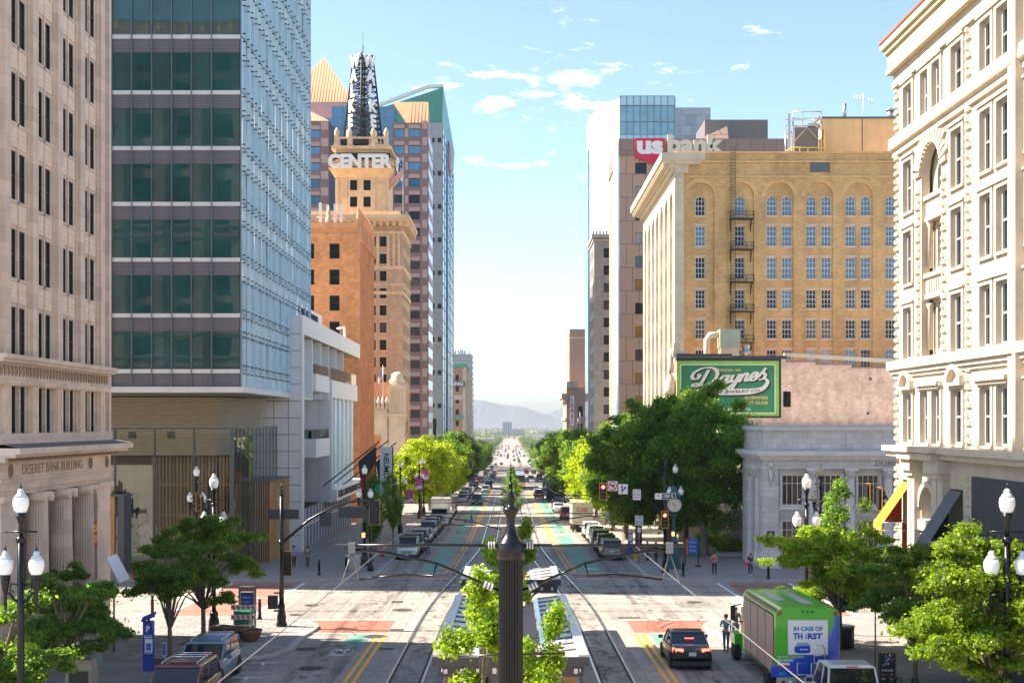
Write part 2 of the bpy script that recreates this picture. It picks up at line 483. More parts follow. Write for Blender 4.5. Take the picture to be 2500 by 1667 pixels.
def ground_material():
    m = bpy.data.materials.new('ground'); m.use_nodes = True
    t = m.node_tree; b = t.nodes['Principled BSDF']; N = t.nodes.new; L = t.links.new
    b.inputs['Roughness'].default_value = 0.9
    tcn = N('ShaderNodeTexCoord')
    n = N('ShaderNodeTexNoise'); n.inputs['Scale'].default_value = 0.02; n.inputs['Detail'].default_value = 8; L(tcn.outputs['Object'],n.inputs['Vector'])
    r = N('ShaderNodeValToRGB')
    r.color_ramp.elements[0].position = 0.36; r.color_ramp.elements[0].color = (0.06,0.10,0.03,1)
    r.color_ramp.elements[1].position = 0.62; r.color_ramp.elements[1].color = (0.33,0.30,0.25,1)
    e = r.color_ramp.elements.new(0.5); e.color = (0.14,0.16,0.07,1)
    L(n.outputs['Fac'],r.inputs[0]); L(r.outputs[0],b.inputs['Base Color'])
    M['ground'] = m
ground_material()
def G(px,py):
    """a spot of the street surface seen in the survey photograph -> world x, y"""
    d = (py - 1033) / 3000.0
    D = 9.5 / (d - 0.022)
    return ((px - 1247) * D / 3000.0,D)
def sheet(mb,pts,h):
    mb.face([(x,y,gz(y) + h) for x,y in pts])
def strip(mb,x0,x1,y0,y1,h,step=None):
    ys = [y0]
    st = step or (y1 - y0)
    while ys[-1] < y1 - 1e-6: ys.append(min(y1,ys[-1] + st))
    for a,b in zip(ys,ys[1:]): sheet(mb,[(x0,a),(x1,a),(x1,b),(x0,b)],h)
# ------------------------------------------------------------------ terrain
gm = MB('ground')
xs = [-7900,-3000,-1000,-400,-150,-60,60,150,400,1000,3000,7900]
ys = [-400,-200,-40,0,300,600,660,720,800,900,1000,1150,1300,1500,1750,2000,2500,3000,4000,6000,9000,12300]
for i in range(len(xs) - 1):
    for j in range(len(ys) - 1):
        gm.face([(x,y,gz(y) - 0.25) for x,y in ((xs[i],ys[j]),(xs[i + 1],ys[j]),(xs[i + 1],ys[j + 1]),(xs[i],ys[j + 1]))])
gm.build('ground',kind='structure')
mr_ = MB('concrete_road')
strip(mr_,-17.6,17.6,-38,140,0.0)
mr_.use('far_road')
strip(mr_,-17.6,17.6,140,600,0.0); strip(mr_,-14,14,600,7000,0.4,60)
road = mr_.build('main_road',kind='structure')
cs = MB('concrete_road')
for a,b in ((-400,-17.6),(17.6,400)):
    sheet(cs,[(a,62),(b,62),(b,98),(a,98)],0.0)
for y in (318,595):
    for a,b in ((-400,-17.6),(17.6,400)): sheet(cs,[(a,y),(b,y),(b,y + 30),(a,y + 30)],0.0)
cs.build('cross_street',kind='structure')
xb = [-17.4,-13.4,-10.25,-6.95,-5.65,-3.0,0.0,3.0,5.65,6.95,10.25,13.4,17.4]
k = 0
def slab(x0,x1,y0,y1):
    global k
    g = 0.02
    s = MB(('slab_a','slab_b','slab_a','slab_c','slab_b')[R.randrange(5)])
    h = 0.012 + R.uniform(0,0.003)
    P = [(x0 + g,y0 + g),(x1 - g,y0 + g),(x1 - g,y1 - g),(x0 + g,y1 - g)]
    s.prism(P,lambda p: gz(p[1]) - 0.02,lambda p: gz(p[1]) + h)
    s.build('concrete_slab',road)
yb = [38,43,48,53,58.6,63.6,69,74,79,84,89,95,101,107,114,121,129,140]
for j in range(len(yb) - 1):
    for i in range(len(xb) - 1):
        x0,x1 = xb[i],xb[i + 1]
        if abs((x0 + x1) / 2) > 13.4 and not (69 <= yb[j] < 89 or yb[j] < 53): continue
        if yb[j] < 58 and abs((x0 + x1) / 2) < 2.9: continue
        slab(x0,x1,yb[j],yb[j + 1])
for sgn in (-1,1):
    for a,b in ((17.6,24),(24,31),(31,38)):
        for y0,y1 in ((69,75.3),(75.3,82),(82,89)):
            slab(*sorted((sgn * a,sgn * b)),y0,y1)
# ------------------------------------------------------------------ pavements with kerbs
def arc(cx,cy,r,a0,a1,n=7):
    return [(cx + r * cos(radians(a0 + (a1 - a0) * i / n)),cy + r * sin(radians(a0 + (a1 - a0) * i / n))) for i in range(n + 1)]
HP = 0.14
def pavement(edge,back,kerbmat='kerb'):
    """edge: kerb line, back: remaining corners; the kerb is a stone strip along the edge"""
    b = MB('pavement')
    b.prism(edge + back,lambda p: gz(p[1]) - 0.1,lambda p: gz(p[1]) + HP)
    o = b.build('pavement',kind='structure')
    kb = MB(kerbmat)
    n = len(edge)
    cxm = sum(p[0] for p in back) / len(back); cym = sum(p[1] for p in back) / len(back)
    inn = []
    for i,p in enumerate(edge):
        a = Vector(edge[max(i - 1,0)]); c = Vector(edge[min(i + 1,n - 1)])
        d = (c - a).normalized(); nn = Vector((-d.y,d.x))
        if nn.dot(Vector((cxm,cym)) - Vector(p)) < 0 and i in (0,n - 1): pass
        inn.append(nn)
    s = 1 if sum(inn[i].dot(Vector((cxm,cym)) - Vector(edge[i])) for i in range(n)) > 0 else -1
    ip = [(edge[i][0] + s * inn[i].x * 0.2,edge[i][1] + s * inn[i].y * 0.2) for i in range(n)]
    op = [(edge[i][0] - s * inn[i].x * 0.012,edge[i][1] - s * inn[i].y * 0.012) for i in range(n)]
    for i in range(n - 1):
        kb.prism([op[i],op[i + 1],ip[i + 1],ip[i]],lambda p: gz(p[1]) - 0.08,lambda p: gz(p[1]) + HP + 0.006)
    kb.build('kerb',kind='structure')
    return o
nl = [(-13.5,-38),(-13.5,53),(-12.2,55.0),(-10.8,56.6),(-10.4,58.5),(-10.5,62)] + arc(-14.5,65.0,4.3,-10,90) + [(-30,69.4),(-60,69.5)]
pav_nl = pavement(nl,[(-60,-38)])
nr = [(-x + 0.0,y) for x,y in nl]
pav_nr = pavement(nr,[(60,-38)])
fl = [(-60,88.8),(-19,89)] + arc(-14.6,93.6,4.5,-100,0) + [(-10.1,104),(-10.2,317)]
pavement(fl,[(-60,317)])
fr = [(-x,y) for x,y in fl]
pavement(fr,[(60,317)])
for sgn in (-1,1):
    pavement([(sgn * 12.2,349),(sgn * 12.2,594)],[(sgn * 60,594),(sgn * 60,349)])
def pavers(par,x0,x1,y0,y1,keep,n_max,w_=0.9,d_=0.62):
    c = 0; row = 0; y = y0
    ms = [None] * 3
    for i,mn in enumerate(('paver_a','paver_b','paver_c')):
        b = MB(mn); gp = 0.018
        q = [(gp,gp),(w_ - gp,gp),(w_ - gp,d_ - gp),(gp,d_ - gp)]
        b.prism(q,lambda p: -0.022 * p[1] - 0.02,lambda p: -0.022 * p[1] + 0.012)
        ms[i] = b.mesh('paver')
    while y < y1 and c < n_max:
        x = x0 - (w_ / 2 if row % 2 else 0)
        while x < x1 and c < n_max:
            if keep(x,y) and keep(x + w_,y) and keep(x,y + d_) and keep(x + w_,y + d_):
                place('paver',ms[R.randrange(3)],par,(x,y,gz(y) + HP + R.uniform(0,0.004))); c += 1
            x += w_
        y += d_; row += 1
def in_nl(x,y):
    if y < 53: return x < -13.9
    if y < 57: return x < -13.7 + (y - 53) * 0.75
    if y < 62: return x < -10.8
    if x > -14.5: return hypot(x + 14.5,y - 65) < 3.9
    return y < 69
pavers(pav_nl,-19,-10.4,53.2,69.2,in_nl,290)
pavers(pav_nr,10.4,17,55,69.2,lambda x,y: in_nl(-x,y),160)
def paint(name,m,polys,h):
    b = MB(m)
    for p in polys: sheet(b,p,h)
    return b.build(name,kind='structure')
rc = []
for s in (-1,1):
    rc.append([(s * 6.45,64.0),(s * 10.6,64.0),(s * 11.2,65.4),(s * 12.2,67.2),(s * 13.4,68.6),(s * 6.45,68.6)])
paint('brick_crossing','red_brick',rc,0.022)
paint('brick_crossing','pink_brick',[[(s * 4.7,91.2),(s * 10.0,91.2),(s * 10.0,94.6),(s * 4.7,94.6)] for s in (-1,1)],0.022)
paint('brick_crossing','pink_brick',[[(s * 15.0,70.2),(s * 19.6,70.2),(s * 19.6,87.9),(s * 15.4,87.9)] for s in (-1,1)],0.022)
wl = []
for s in (-1,1):
    for y in (63.72,68.78): wl.append([(s * 6.3,y - .12),(s * (10.4 if y < 66 else 13.2),y - .12),(s * (10.4 if y < 66 else 13.2),y + .12),(s * 6.3,y + .12)])
    for y in (90.95,94.85): wl.append([(s * 4.6,y - .12),(s * 10.0,y - .12),(s * 10.0,y + .12),(s * 4.6,y + .12)])
    for x in (14.75,19.85): wl.append([(s * x - .1,70.3),(s * x + .1,70.3),(s * x + .1,87.8),(s * x - .1,87.8)])
    for i in range(5): wl.append([(s * (15 + 5 * i) ,78.9),(s * (18 + 5 * i),78.9),(s * (18 + 5 * i),79.05),(s * (15 + 5 * i),79.05)])
    for y in (51.3,54.9):
        wl.append([(s * 10.35,y - .06),(s * 11.6,y - .06),(s * 11.6,y + .06),(s * 10.35,y + .06)])
        wl.append([(s * 10.95,y - .5),(s * 11.07,y - .5),(s * 11.07,y - .07),(s * 10.95,y - .07)])
    for i in range(12):
        y = 112 + i * 6.6
        wl.append([(s * 7.4,y - .06),(s * 8.9,y - .06),(s * 8.9,y + .06),(s * 7.4,y + .06)])
paint('road_marking','white_paint',wl,0.03)
yl = []
for s in (-1,1):
    for o in (0,0.36):
        yl.append([(s * (6.35 + o),-38),(s * (6.53 + o),-38),(s * (6.53 + o),63.4),(s * (6.35 + o),63.4)])
        yl.append([(s * (4.55 + o),95.2),(s * (4.70 + o),95.2),(s * (4.25 + o),122),(s * (4.10 + o),122)])
        yl.append([(s * (4.10 + o),122),(s * (4.25 + o),122),(s * (4.25 + o),317),(s * (4.10 + o),317)])
        yl.append([(s * (4.10 + o),350),(s * (4.3 + o),350),(s * (4.3 + o),594),(s * (4.10 + o),594)])
paint('road_marking','yellow_paint',yl,0.03)
gp = []
for s in (-1,1):
    gp.append([(s * 7.2,59.0),(s * 8.2,59.0),(s * 8.2,63.3),(s * 7.2,63.3)])
    gp.append([(s * 5.5,95.6),(s * 7.1,95.6),(s * 6.7,120),(s * 5.1,120)])
    for i in range(9): gp.append([(s * 5.1,121 + i * 21),(s * 6.6,121 + i * 21),(s * 6.5,137 + i * 21),(s * 5.1,137 + i * 21)])
paint('road_marking','green_paint',gp,0.027)
def bike(x,y):
    b = MB('white_paint')
    def ring(cx,cy,rx,ry,t,n=20):
        for i in range(n):
            a,c = 2 * pi * i / n,2 * pi * (i + 1) / n
            sheet(b,[(cx + rx * cos(a),cy + ry * sin(a)),(cx + rx * cos(c),cy + ry * sin(c)),(cx + (rx - t) * cos(c),cy + (ry - 2.6 * t) * sin(c)),(cx + (rx - t) * cos(a),cy + (ry - 2.6 * t) * sin(a))],0.034)
    def bar(p,q,t=0.035):
        d = Vector((q[0] - p[0],q[1] - p[1])).normalized(); n = Vector((-d.y,d.x)) * t
        sheet(b,[(p[0] + n.x,p[1] + n.y),(q[0] + n.x,q[1] + n.y),(q[0] - n.x,q[1] - n.y),(p[0] - n.x,p[1] - n.y)],0.036)
    ring(x - .30,y,.23,.62,.05); ring(x + .30,y,.23,.62,.05)
    bar((x - .3,y),(x - .12,y + .55)); bar((x - .12,y + .55),(x + .2,y + .55)); bar((x + .2,y + .7),(x + .3,y)); bar((x,y - .1),(x + .2,y + .5)); bar((x - .3,y),(x,y - .1)); bar((x - .13,y + .6),(x,y - .1))
    for o in (0,.32):
        bar((x - .55,y - .78 - o),(x,y - .98 - o),.06); bar((x,y - .98 - o),(x + .55,y - .78 - o),.06)
    b.build('road_marking',kind='structure')
bike(-7.95,58.0)
bike(6.4,98.5)
def wear_mat(name,col,lo,hi,sc,st):
    m = bpy.data.materials.new(name); m.use_nodes = True; t = m.node_tree; t.nodes.clear(); N = t.nodes.new; L = t.links.new
    tcn = N('ShaderNodeTexCoord'); mp = N('ShaderNodeMapping'); mp.inputs['Scale'].default_value = st; L(tcn.outputs['Object'],mp.inputs[0])
    n = N('ShaderNodeTexNoise'); n.inputs['Scale'].default_value = sc; n.inputs['Detail'].default_value = 7; n.inputs['Roughness'].default_value = .7; L(mp.outputs[0],n.inputs['Vector'])
    r = N('ShaderNodeMapRange'); r.inputs['From Min'].default_value = lo; r.inputs['From Max'].default_value = hi; r.inputs['To Max'].default_value = .62; L(n.outputs['Fac'],r.inputs['Value'])
    tr = N('ShaderNodeBsdfTransparent'); d = N('ShaderNodeBsdfDiffuse'); d.inputs[0].default_value = (*col,1); mx = N('ShaderNodeMixShader'); L(r.outputs[0],mx.inputs[0]); L(tr.outputs[0],mx.inputs[1]); L(d.outputs[0],mx.inputs[2])
    o = N('ShaderNodeOutputMaterial'); L(mx.outputs[0],o.inputs[0]); M[name] = m
wear_mat('tyre_wear',(.07,.065,.06),.42,.8,1.0,(2.5,.12,1)); wear_mat('oil_drip',(.04,.037,.035),.5,.68,2.2,(1,.5,1))
mat('tar',(.03,.028,.026),.6,var=.2)
tw = MB('tyre_wear'); od = MB('oil_drip')
for s in (-1,1):
    for xc in (7.55,9.25): strip(tw,s * xc - .32,s * xc + .32,38,140,.0385)
    for xc in (6.0,7.4): strip(tw,s * xc - .3,s * xc + .3,140,300,.0385,40)
    strip(od,s * 8.4 - .5,s * 8.4 + .5,38,140,.0405); strip(od,s * 11.8 - .7,s * 11.8 + .7,38,56,.0405); strip(od,s * 4.35 - .6,s * 4.35 + .6,38,120,.0405)
for y in (72.5,76,82,85.5): sheet(tw,[(-36,y - .4),(36,y - .4),(36,y + .4),(-36,y + .4)],.0425)
for o,nm in ((tw,'tyre_wear'),(od,'oil_stain')): o.build(nm,kind='structure')
tb = MB('tar'); rr = random.Random(12)
for q in range(26):
    x,y = rr.uniform(-12,12),rr.uniform(46,128)
    if abs(x) < 3.2 and y < 66: continue
    a = rr.choice((0,pi / 2)) + rr.gauss(0,.3); P = [(x,y)]
    for k in range(rr.randrange(4,9)): a += rr.gauss(0,.35); P.append((P[-1][0] + .7 * cos(a),P[-1][1] + .9 * sin(a)))
    for (xa,ya),(xc,yc) in zip(P,P[1:]):
        d = Vector((xc - xa,yc - ya)).normalized(); n = Vector((-d.y,d.x)) * rr.uniform(.012,.028); sheet(tb,[(xa + n.x,ya + n.y),(xc + n.x,yc + n.y),(xc - n.x,yc - n.y),(xa - n.x,ya - n.y)],.0445)
tb.build('road_crack',kind='structure')
def ctr(y):
    if y <= 66: return 4.35
    if y >= 125: return 2.2
    t = (y - 66) / 59.0
    return 4.35 - 2.15 * t * t * (3 - 2 * t)
ry = [-38,66] + [66 + 59 * i / 16 for i in range(1,17)] + [317,600]
for s in (-1,1):
    for o in (-0.7175,0.7175):
        b = MB('rail_steel'); g_ = MB('groove')
        for a,c in zip(ry,ry[1:]):
            xa,xc = s * (ctr(a) + o),s * (ctr(c) + o)
            b.prism([(xa - .045,a),(xa + .045,a),(xc + .045,c),(xc - .045,c)],lambda p: gz(p[1]),lambda p: gz(p[1]) + .034)
            si = -1 if o * s > 0 else 1
            sheet(g_,[(xa + si * .05,a),(xa + si * .15,a),(xc + si * .15,c),(xc + si * .05,c)],0.031)
        b.build('tram_rail',kind='structure'); g_.build('rail_groove',kind='structure')
def manhole(x,y,r,lab,dark=False):
    z = gz(y)
    t = thing('manhole_cover',lab,'manhole cover',(x,y,z),group='round iron covers in the street')
    b = MB('iron')
    poly = [(x + r * cos(2 * pi * i / 20),y + r * sin(2 * pi * i / 20)) for i in range(20)]
    b.prism(poly,lambda p: gz(p[1]) + .005,lambda p: gz(p[1]) + .032)
    b.build('cover',t)
    b = MB('grate_dark' if dark else 'groove')
    for i in range(-4,5):
        hw = sqrt(max(0.01,(r * .86) ** 2 - (i * r * .2) ** 2))
        sheet(b,[(x - hw,y + i * r * .2 - r * .04),(x + hw,y + i * r * .2 - r * .04),(x + hw,y + i * r * .2 + r * .04),(x - hw,y + i * r * .2 + r * .04)],.036)
    b.build('slots',t,kind='stuff')
for (px,py,r,lab,dk) in ((915,1554,.62,'large slotted round iron cover just behind the brick crossing, beside yellow lines',True),
                             (757,1632,.5,'round iron cover in the shaded lane near the parking ticks',False),
                             (982,1489,.62,'round iron cover in the sunlit crossing beside the tram rail',False),
                             (760,1478,.45,'round iron cover in the sunlit crossing near the mast-arm pole',False),
                             (722,1501,.4,'small round iron cover by the pavement corner with the mast-arm pole',False),
                             (1695,1470,.5,'round iron cover near the sun edge on the truck side',False),
                             (1492,1449,.45,'round iron cover in the shaded half of the crossing',False)):
    x,y = G(px,py); manhole(x,y,r,lab,dk)
def gully(px,py,w_,d_,lab):
    x,y = G(px,py)
    t = thing('drain_grate',lab,'drain',(x,y,gz(y)),group='rectangular iron grates in the street')
    b = MB('iron');
    sheet(b,[(x - w_ / 2,y - d_ / 2),(x + w_ / 2,y - d_ / 2),(x + w_ / 2,y + d_ / 2),(x - w_ / 2,y + d_ / 2)],.024)
    b.build('frame',t)
    b = MB('grate_dark')
    n = 9
    for i in range(n):
        u = x - w_ / 2 + w_ * (i + .5) / n
        sheet(b,[(u - w_ * .03,y - d_ * .42),(u + w_ * .03,y - d_ * .42),(u + w_ * .03,y + d_ * .42),(u - w_ * .03,y + d_ * .42)],.031)
    b.build('slots',t,kind='stuff')
gully(748,1585,.95,1.0,'rectangular gully grate beside the rounded pavement corner in shade')
gully(943,1584,.7,.6,'rectangular iron grate between the yellow lines and the tram rail')
gully(970,1469,.7,.9,'rectangular dark plate in the sunlit crossing near the sun edge')
gully(968,1537,.7,.5,'rectangular plate next to the red brick crossing by the tram rail')
gully(1587,1577,.6,.8,'rectangular iron grate in front of the black saloon')
gully(1802,1577,.6,.7,'rectangular gully grate by the front wheel of the green truck')
gully(1535,1508,1.2,.5,'rectangular iron plate behind the red brick crossing on the saloon side')
pf = MB('kerb')
P_ = [(-2.75,12),(2.75,12),(2.75,60.5),(2.0,63.2),(-2.0,63.2),(-2.75,60.5)]
pf.prism(P_,lambda p: gz(p[1]) - .05,lambda p: gz(p[1]) + .24)
plat = pf.build('tram_platform',kind='structure')
for s in (-1,1):
    b = MB('tactile')
    strip(b,min(s * 2.05,s * 2.65),max(s * 2.05,s * 2.65),12.2,60,.246)
    b.build('tactile_strip',plat)
# ================================================================== building materials
mat('tan_stone',(0.72,0.55,0.43),0.8,var=0.08,vs=0.9,stain=0.12,bump=0.12,brick=(1.3,0.62,0.008,(0.488,0.366,0.281),(0.573,0.439,0.342)))
mat('tan_carved',(0.74,0.565,0.43),0.8,var=0.12,vs=2.5,stain=0.12,bump=0.25,bs=12)
mat('louvre_back',(0.42,0.34,0.25),0.8); mat('tan_dark',(0.30,0.20,0.13),0.85,var=0.1,vs=2)
mat('slate_grey',(0.10,0.115,0.115),0.6,var=0.15,vs=2)
mat('bronze_frame',(0.028,0.032,0.032),0.45,metal=0.3,var=0.1)
mat('glass_dark',(0.010,0.015,0.017),0.04,var=0,spec=0.3,ior=1.5,wav=(0.9,0.012))
mat('glass_green',(0.02,0.085,0.08),0.02,var=0.35,vs=0.25,spec=0.6,ior=1.62,wav=(0.30,0.016))
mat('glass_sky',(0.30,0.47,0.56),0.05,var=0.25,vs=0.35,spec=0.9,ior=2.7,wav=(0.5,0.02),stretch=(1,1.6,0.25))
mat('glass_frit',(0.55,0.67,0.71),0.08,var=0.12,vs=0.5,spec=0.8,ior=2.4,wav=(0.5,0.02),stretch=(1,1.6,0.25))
mat('blind_grey',(0.11,0.105,0.115),0.12,var=0.05,spec=0.5,ior=1.5,brick=(60,0.12,0.03,(0.20,0.20,0.22),(0.13,0.13,0.145)),wav=(0.3,0.012))
mat('white_metal',(0.70,0.69,0.67),0.5,var=0.05)
mat('soffit',(0.42,0.40,0.36),0.7,var=0.05,brick=(3.0,3.0,0.03,(0.2,0.19,0.17),(0.40,0.38,0.34)),flat=True)
mat('louvre',(0.74,0.61,0.45),0.55,var=0.06)
mat('dark_void',(0.012,0.013,0.014),0.9,var=0)
mat('tower_core',(0.10,0.13,0.14),0.7,var=0.1)
mat('fin_glass',(0.55,0.68,0.72),0.1,var=0.05,spec=0.8)
mat('fitting',(0.07,0.09,0.11),0.4,metal=0.6,var=0)
mat('wood_orange',(0.55,0.27,0.08),0.6,var=0.2,vs=2,stretch=(6,6,0.5))
mat('wood_slat',(0.46,0.3,0.17),0.65,var=0.2,vs=2,stretch=(6,6,0.5))
mat('wood_dark',(0.15,0.095,0.065),0.7,var=0.2,vs=1.5)
mat('beige_panel',(0.7,0.59,0.44),0.7,var=0.12,vs=0.5)
mat('ink',(0.02,0.018,0.018),0.8,var=0)
mat('lobby_floor',(0.45,0.4,0.34),0.4,var=0.1)
clear_glass('glass_clear',(0.86,0.92,0.89))
clear_glass('glass_rail',(0.62,0.68,0.66),0.8)
mat('theatre_panel',(0.74,0.7,0.68),0.65,var=0.06,vs=2.0,bump=0.2,bs=30)
mat('theatre_white',(0.8,0.77,0.74),0.6,var=0.05)
mat('channel_glass',(0.72,0.79,0.83),0.25,var=0.08,vs=0.3,spec=0.6,stretch=(1,3,0.2))
mat('sign_red',(0.50,0.012,0.03),0.5,var=0.05)
mat('sign_yellow',(0.85,0.60,0.05),0.5,var=0)
mat('orange_brick',(0.72,0.29,0.09),0.85,var=0.2,vs=1.2,stain=0.14,brick=(0.75,0.26,0.03,(0.575,0.3,0.15),(0.55,0.219,0.0875)))
mat('terracotta',(0.64,0.3,0.14),0.75,var=0.18,vs=1.2,stain=0.2)
mat('terracotta_pale',(0.68,0.46,0.29),0.75,var=0.18,vs=1.2,stain=0.2)
mat('walker_brick',(0.58,0.36,0.21),0.85,var=0.14,vs=0.9,stain=0.18,brick=(0.7,0.24,0.02,(0.442,0.312,0.221),(0.481,0.305,0.195)))
mat('walker_stone',(0.7,0.49,0.29),0.8,var=0.12,vs=0.8,stain=0.2)
mat('steel_dark',(0.022,0.022,0.023),0.6,var=0.1,spec=0.25)
mat('letter_white',(0.80,0.79,0.76),0.5,var=0)
mat('copper_roof',(0.7,0.34,0.17),0.55,var=0.08)
mat('copper_shade',(0.55,0.26,0.16),0.6,var=0.08)
mat('granite_dark',(0.24,0.135,0.125),0.5,var=0.08,vs=0.5,brick=(2.6,1.0,0.03,(0.138,0.075,0.075),(0.206,0.119,0.112)))
mat('granite_light',(0.44,0.29,0.26),0.5,var=0.08,vs=0.5)
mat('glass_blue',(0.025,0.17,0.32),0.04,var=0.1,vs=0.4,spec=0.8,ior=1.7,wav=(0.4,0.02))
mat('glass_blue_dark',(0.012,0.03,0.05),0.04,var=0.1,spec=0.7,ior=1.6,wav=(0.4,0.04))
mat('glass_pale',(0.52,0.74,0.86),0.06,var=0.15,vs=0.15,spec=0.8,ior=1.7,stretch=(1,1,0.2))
mat('mullion',(0.18,0.24,0.28),0.5,metal=0.5,var=0)
mat('grey_granite',(0.36,0.355,0.35),0.6,var=0.07,vs=0.5,brick=(2.2,1.7,0.04,(0.26,0.254,0.247),(0.325,0.319,0.312)))
mat('green_cap',(0.05,0.26,0.22),0.4,var=0.1)
mat('rust_brick',(0.46,0.24,0.14),0.85,var=0.12,vs=0.5,brick=(0.9,0.4,0.03,(0.375,0.213,0.138),(0.4,0.213,0.131)))
mat('old_stone',(0.52,0.43,0.33),0.85,var=0.15,vs=0.6,stain=0.2)
mat('copper_green',(0.05,0.30,0.20),0.7,var=0.15)
mat('cream_wall',(0.7,0.58,0.43),0.8,var=0.1,vs=0.4,stain=0.2)
mat('salmon_wall',(0.66,0.33,0.18),0.8,var=0.1,vs=0.4,stain=0.2)
# ================================================================== 1. bank building at the near east corner
bank = thing('bank_building','tall pinkish stone bank building with paired windows, carved friezes and fluted columns','building',(-20.5,50,gz(50)))
FW = frame_w(-20.5); SETB = 0.24
def FWs(n0): return lambda u,n,z: FW(u,n + n0,z)
bays = [51.6,54.5,57.4,60.3]
floors = [12.3 + 3.25 * k for k in range(7)]
zt_up = 36.0
ops = []
for c in bays:
    for z in floors:
        ops += [(c - .86,c - .11,z,z + 2.05),(c + .11,c + .86,z,z + 2.05)]
b = MB('tan_stone')
wall(b,FWs(-SETB),48.9,62.6,12.3,zt_up,ops,0.34)
b.face([FW(48.9,-SETB,zt_up),FW(62.6,-SETB,zt_up),FW(62.6,-SETB,50.5),FW(48.9,-SETB,50.5)])
piers = [53.05 + 2.92 * k for k in range(-1,4)]
for p in piers:
    if p > 61.9: fbox(b,FW,61.45,62.6,-SETB,0,12.3,49)
    else: fbox(b,FW,p - .31,p + .31,-SETB,0,12.3,49)
    for s in (-1,1):
        if p > 61.9 and s > 0: continue
        q = (p if p < 61.9 else 61.76)
        a0,a1 = sorted((q + s * .31,q + s * .46)); fbox(b,FW,a0,a1,-SETB,-.15,12.3,49)
for c in bays:
    fbox(b,FW,c - .07,c + .07,-SETB,-.17,12.3,zt_up)
    for z in floors:
        fbox(b,FW,c - .99,c + .99,-SETB,-.17,z - .13,z)
        fbox(b,FW,c - .99,c + .99,-SETB,-.22,z + 2.05,z + 2.17)
shell(b,-61,-20.51 - SETB,48.95,62.6,-2,50.5,skip='ws')
fbox(b,FW,48.9,62.85,-SETB,.42,12.12,12.3); fbox(b,FW,48.9,62.75,-SETB,.3,11.98,12.12)
fbox(b,FW,48.9,62.6,-SETB,.06,11.05,11.98); fbox(b,FW,48.9,62.65,-SETB,.12,11.12,11.28)
fbox(b,FW,48.9,62.75,-.6,.16,8.66,9.08)
b.build('wall',bank)
b = MB('tan_dark')
y = 49.2
while y < 62.4:
    fbox(b,FW,y - .03,y + .03,.06,.10,11.42,11.85); fbox(b,FW,y - .085,y + .085,.06,.12,11.72,11.88)
    fbox(b,FW,y + .15,y + .2,.06,.09,11.5,11.72); y += .38
b.build('frieze_ornament',bank,'stuff')
b = MB('tan_carved')
for hx in (-.5,.5):
    b.box(hx - .42,-.05,.10,hx + .42,0,.98)
    for i in range(5):
        for j in range(4):
            x,z = hx - .32 + .16 * i,.20 + .22 * j
            c_ = (x,-.085,z + .055)
            q = [(x - .06,-.05,z + .055),(x,-.05,z - .04),(x + .06,-.05,z + .055),(x,-.05,z + .15)]
            for a in range(4): b.face([q[a],q[(a + 1) % 4],c_])
sp_me = b.mesh('spandrel_panel')
for c in bays:
    for z in floors[:-1]: place('spandrel_panel',sp_me,bank,FW(c,-SETB,z + 2.12),(0,0,ROT['w']))
wm = window_mesh('window',.75,2.05,1,2,'bronze_frame','glass_dark',fw=.05,bar=.05)
for c in bays:
    for z in floors:
        for s in (-.485,.485): put_window(bank,'w',FW,c + s,z,SETB + .10,wm)
b = MB('tan_stone'); ops = []
for c in bays: ops += [(c - .86,c - .11,9.08,11.05),(c + .11,c + .86,9.08,11.05)]
wall(b,FWs(-SETB),48.9,62.6,8.6,11.05,ops,.34)
for c in bays: fbox(b,FW,c - .07,c + .07,-SETB,-.12,9.08,11.05)
for p in piers:
    q = min(p,62.05)
    for s in (-1,1):
        if q > 61.9 and s > 0: continue
        a0,a1 = sorted((q + s * .33,q + s * .47)); fbox(b,FW,a0,a1,-SETB,-.14,9.08,11.05)
b.build('lower_wall',bank)
for p in piers:
    q = min(p,62.05)
    b = MB('tan_carved'); fbox(b,FW,q - .33,q + .33,-SETB,0,9.08,11.05)
    rr = random.Random(int(p * 10))
    for i in range(26):
        z = 9.2 + i * .069; fbox(b,FW,q - .2 + rr.uniform(-.04,.04),q - .05,0,.035,z,z + .045); fbox(b,FW,q + .05,q + .2 + rr.uniform(-.04,.04),0,.035,z + .02,z + .06)
    fbox(b,FW,q - .09,q + .09,0,.06,9.75,10.35)
    b.build('carved_pier',bank)
wm = window_mesh('window',.75,1.97,1,1,'bronze_frame','glass_dark',fw=.05)
for c in bays:
    for s in (-.485,.485): put_window(bank,'w',FW,c + s,9.08,SETB + .10,wm)
b = MB('tan_stone')
fbox(b,FW,48.9,63.5,-.6,.98,8.25,8.5); fbox(b,FW,48.9,63.3,-.6,.8,8.12,8.25)
fbox(b,FW,48.9,62.9,-.6,.38,7.92,8.12); fbox(b,FW,48.9,62.6,-.6,.12,7.22,7.92)
fbox(b,FW,48.9,62.75,-.6,.24,7.12,7.22); fbox(b,FW,48.9,62.6,-.6,.14,6.75,7.12)
fbox(b,FW,48.9,62.6,-.6,.02,6.55,6.75)
b.build('entablature',bank)
b = MB('slate_grey'); b.face([FW(48.9,.16,8.66),FW(63.5,.16,8.66),FW(63.5,.97,8.508),FW(48.9,.97,8.508)]); b.build('cornice_roof',bank)
b = MB('tan_dark'); y = 49.2
while y < 62.8: fbox(b,FW,y,y + .055,.38,.44,7.95,8.10); y += .12
b.build('dentil',bank,'stuff')
put_letters('letter',bank,'DESERET BANK BUILDING',7.2,.42,.03,0,'tan_dark',FW(54.85,.125,7.57),'w')
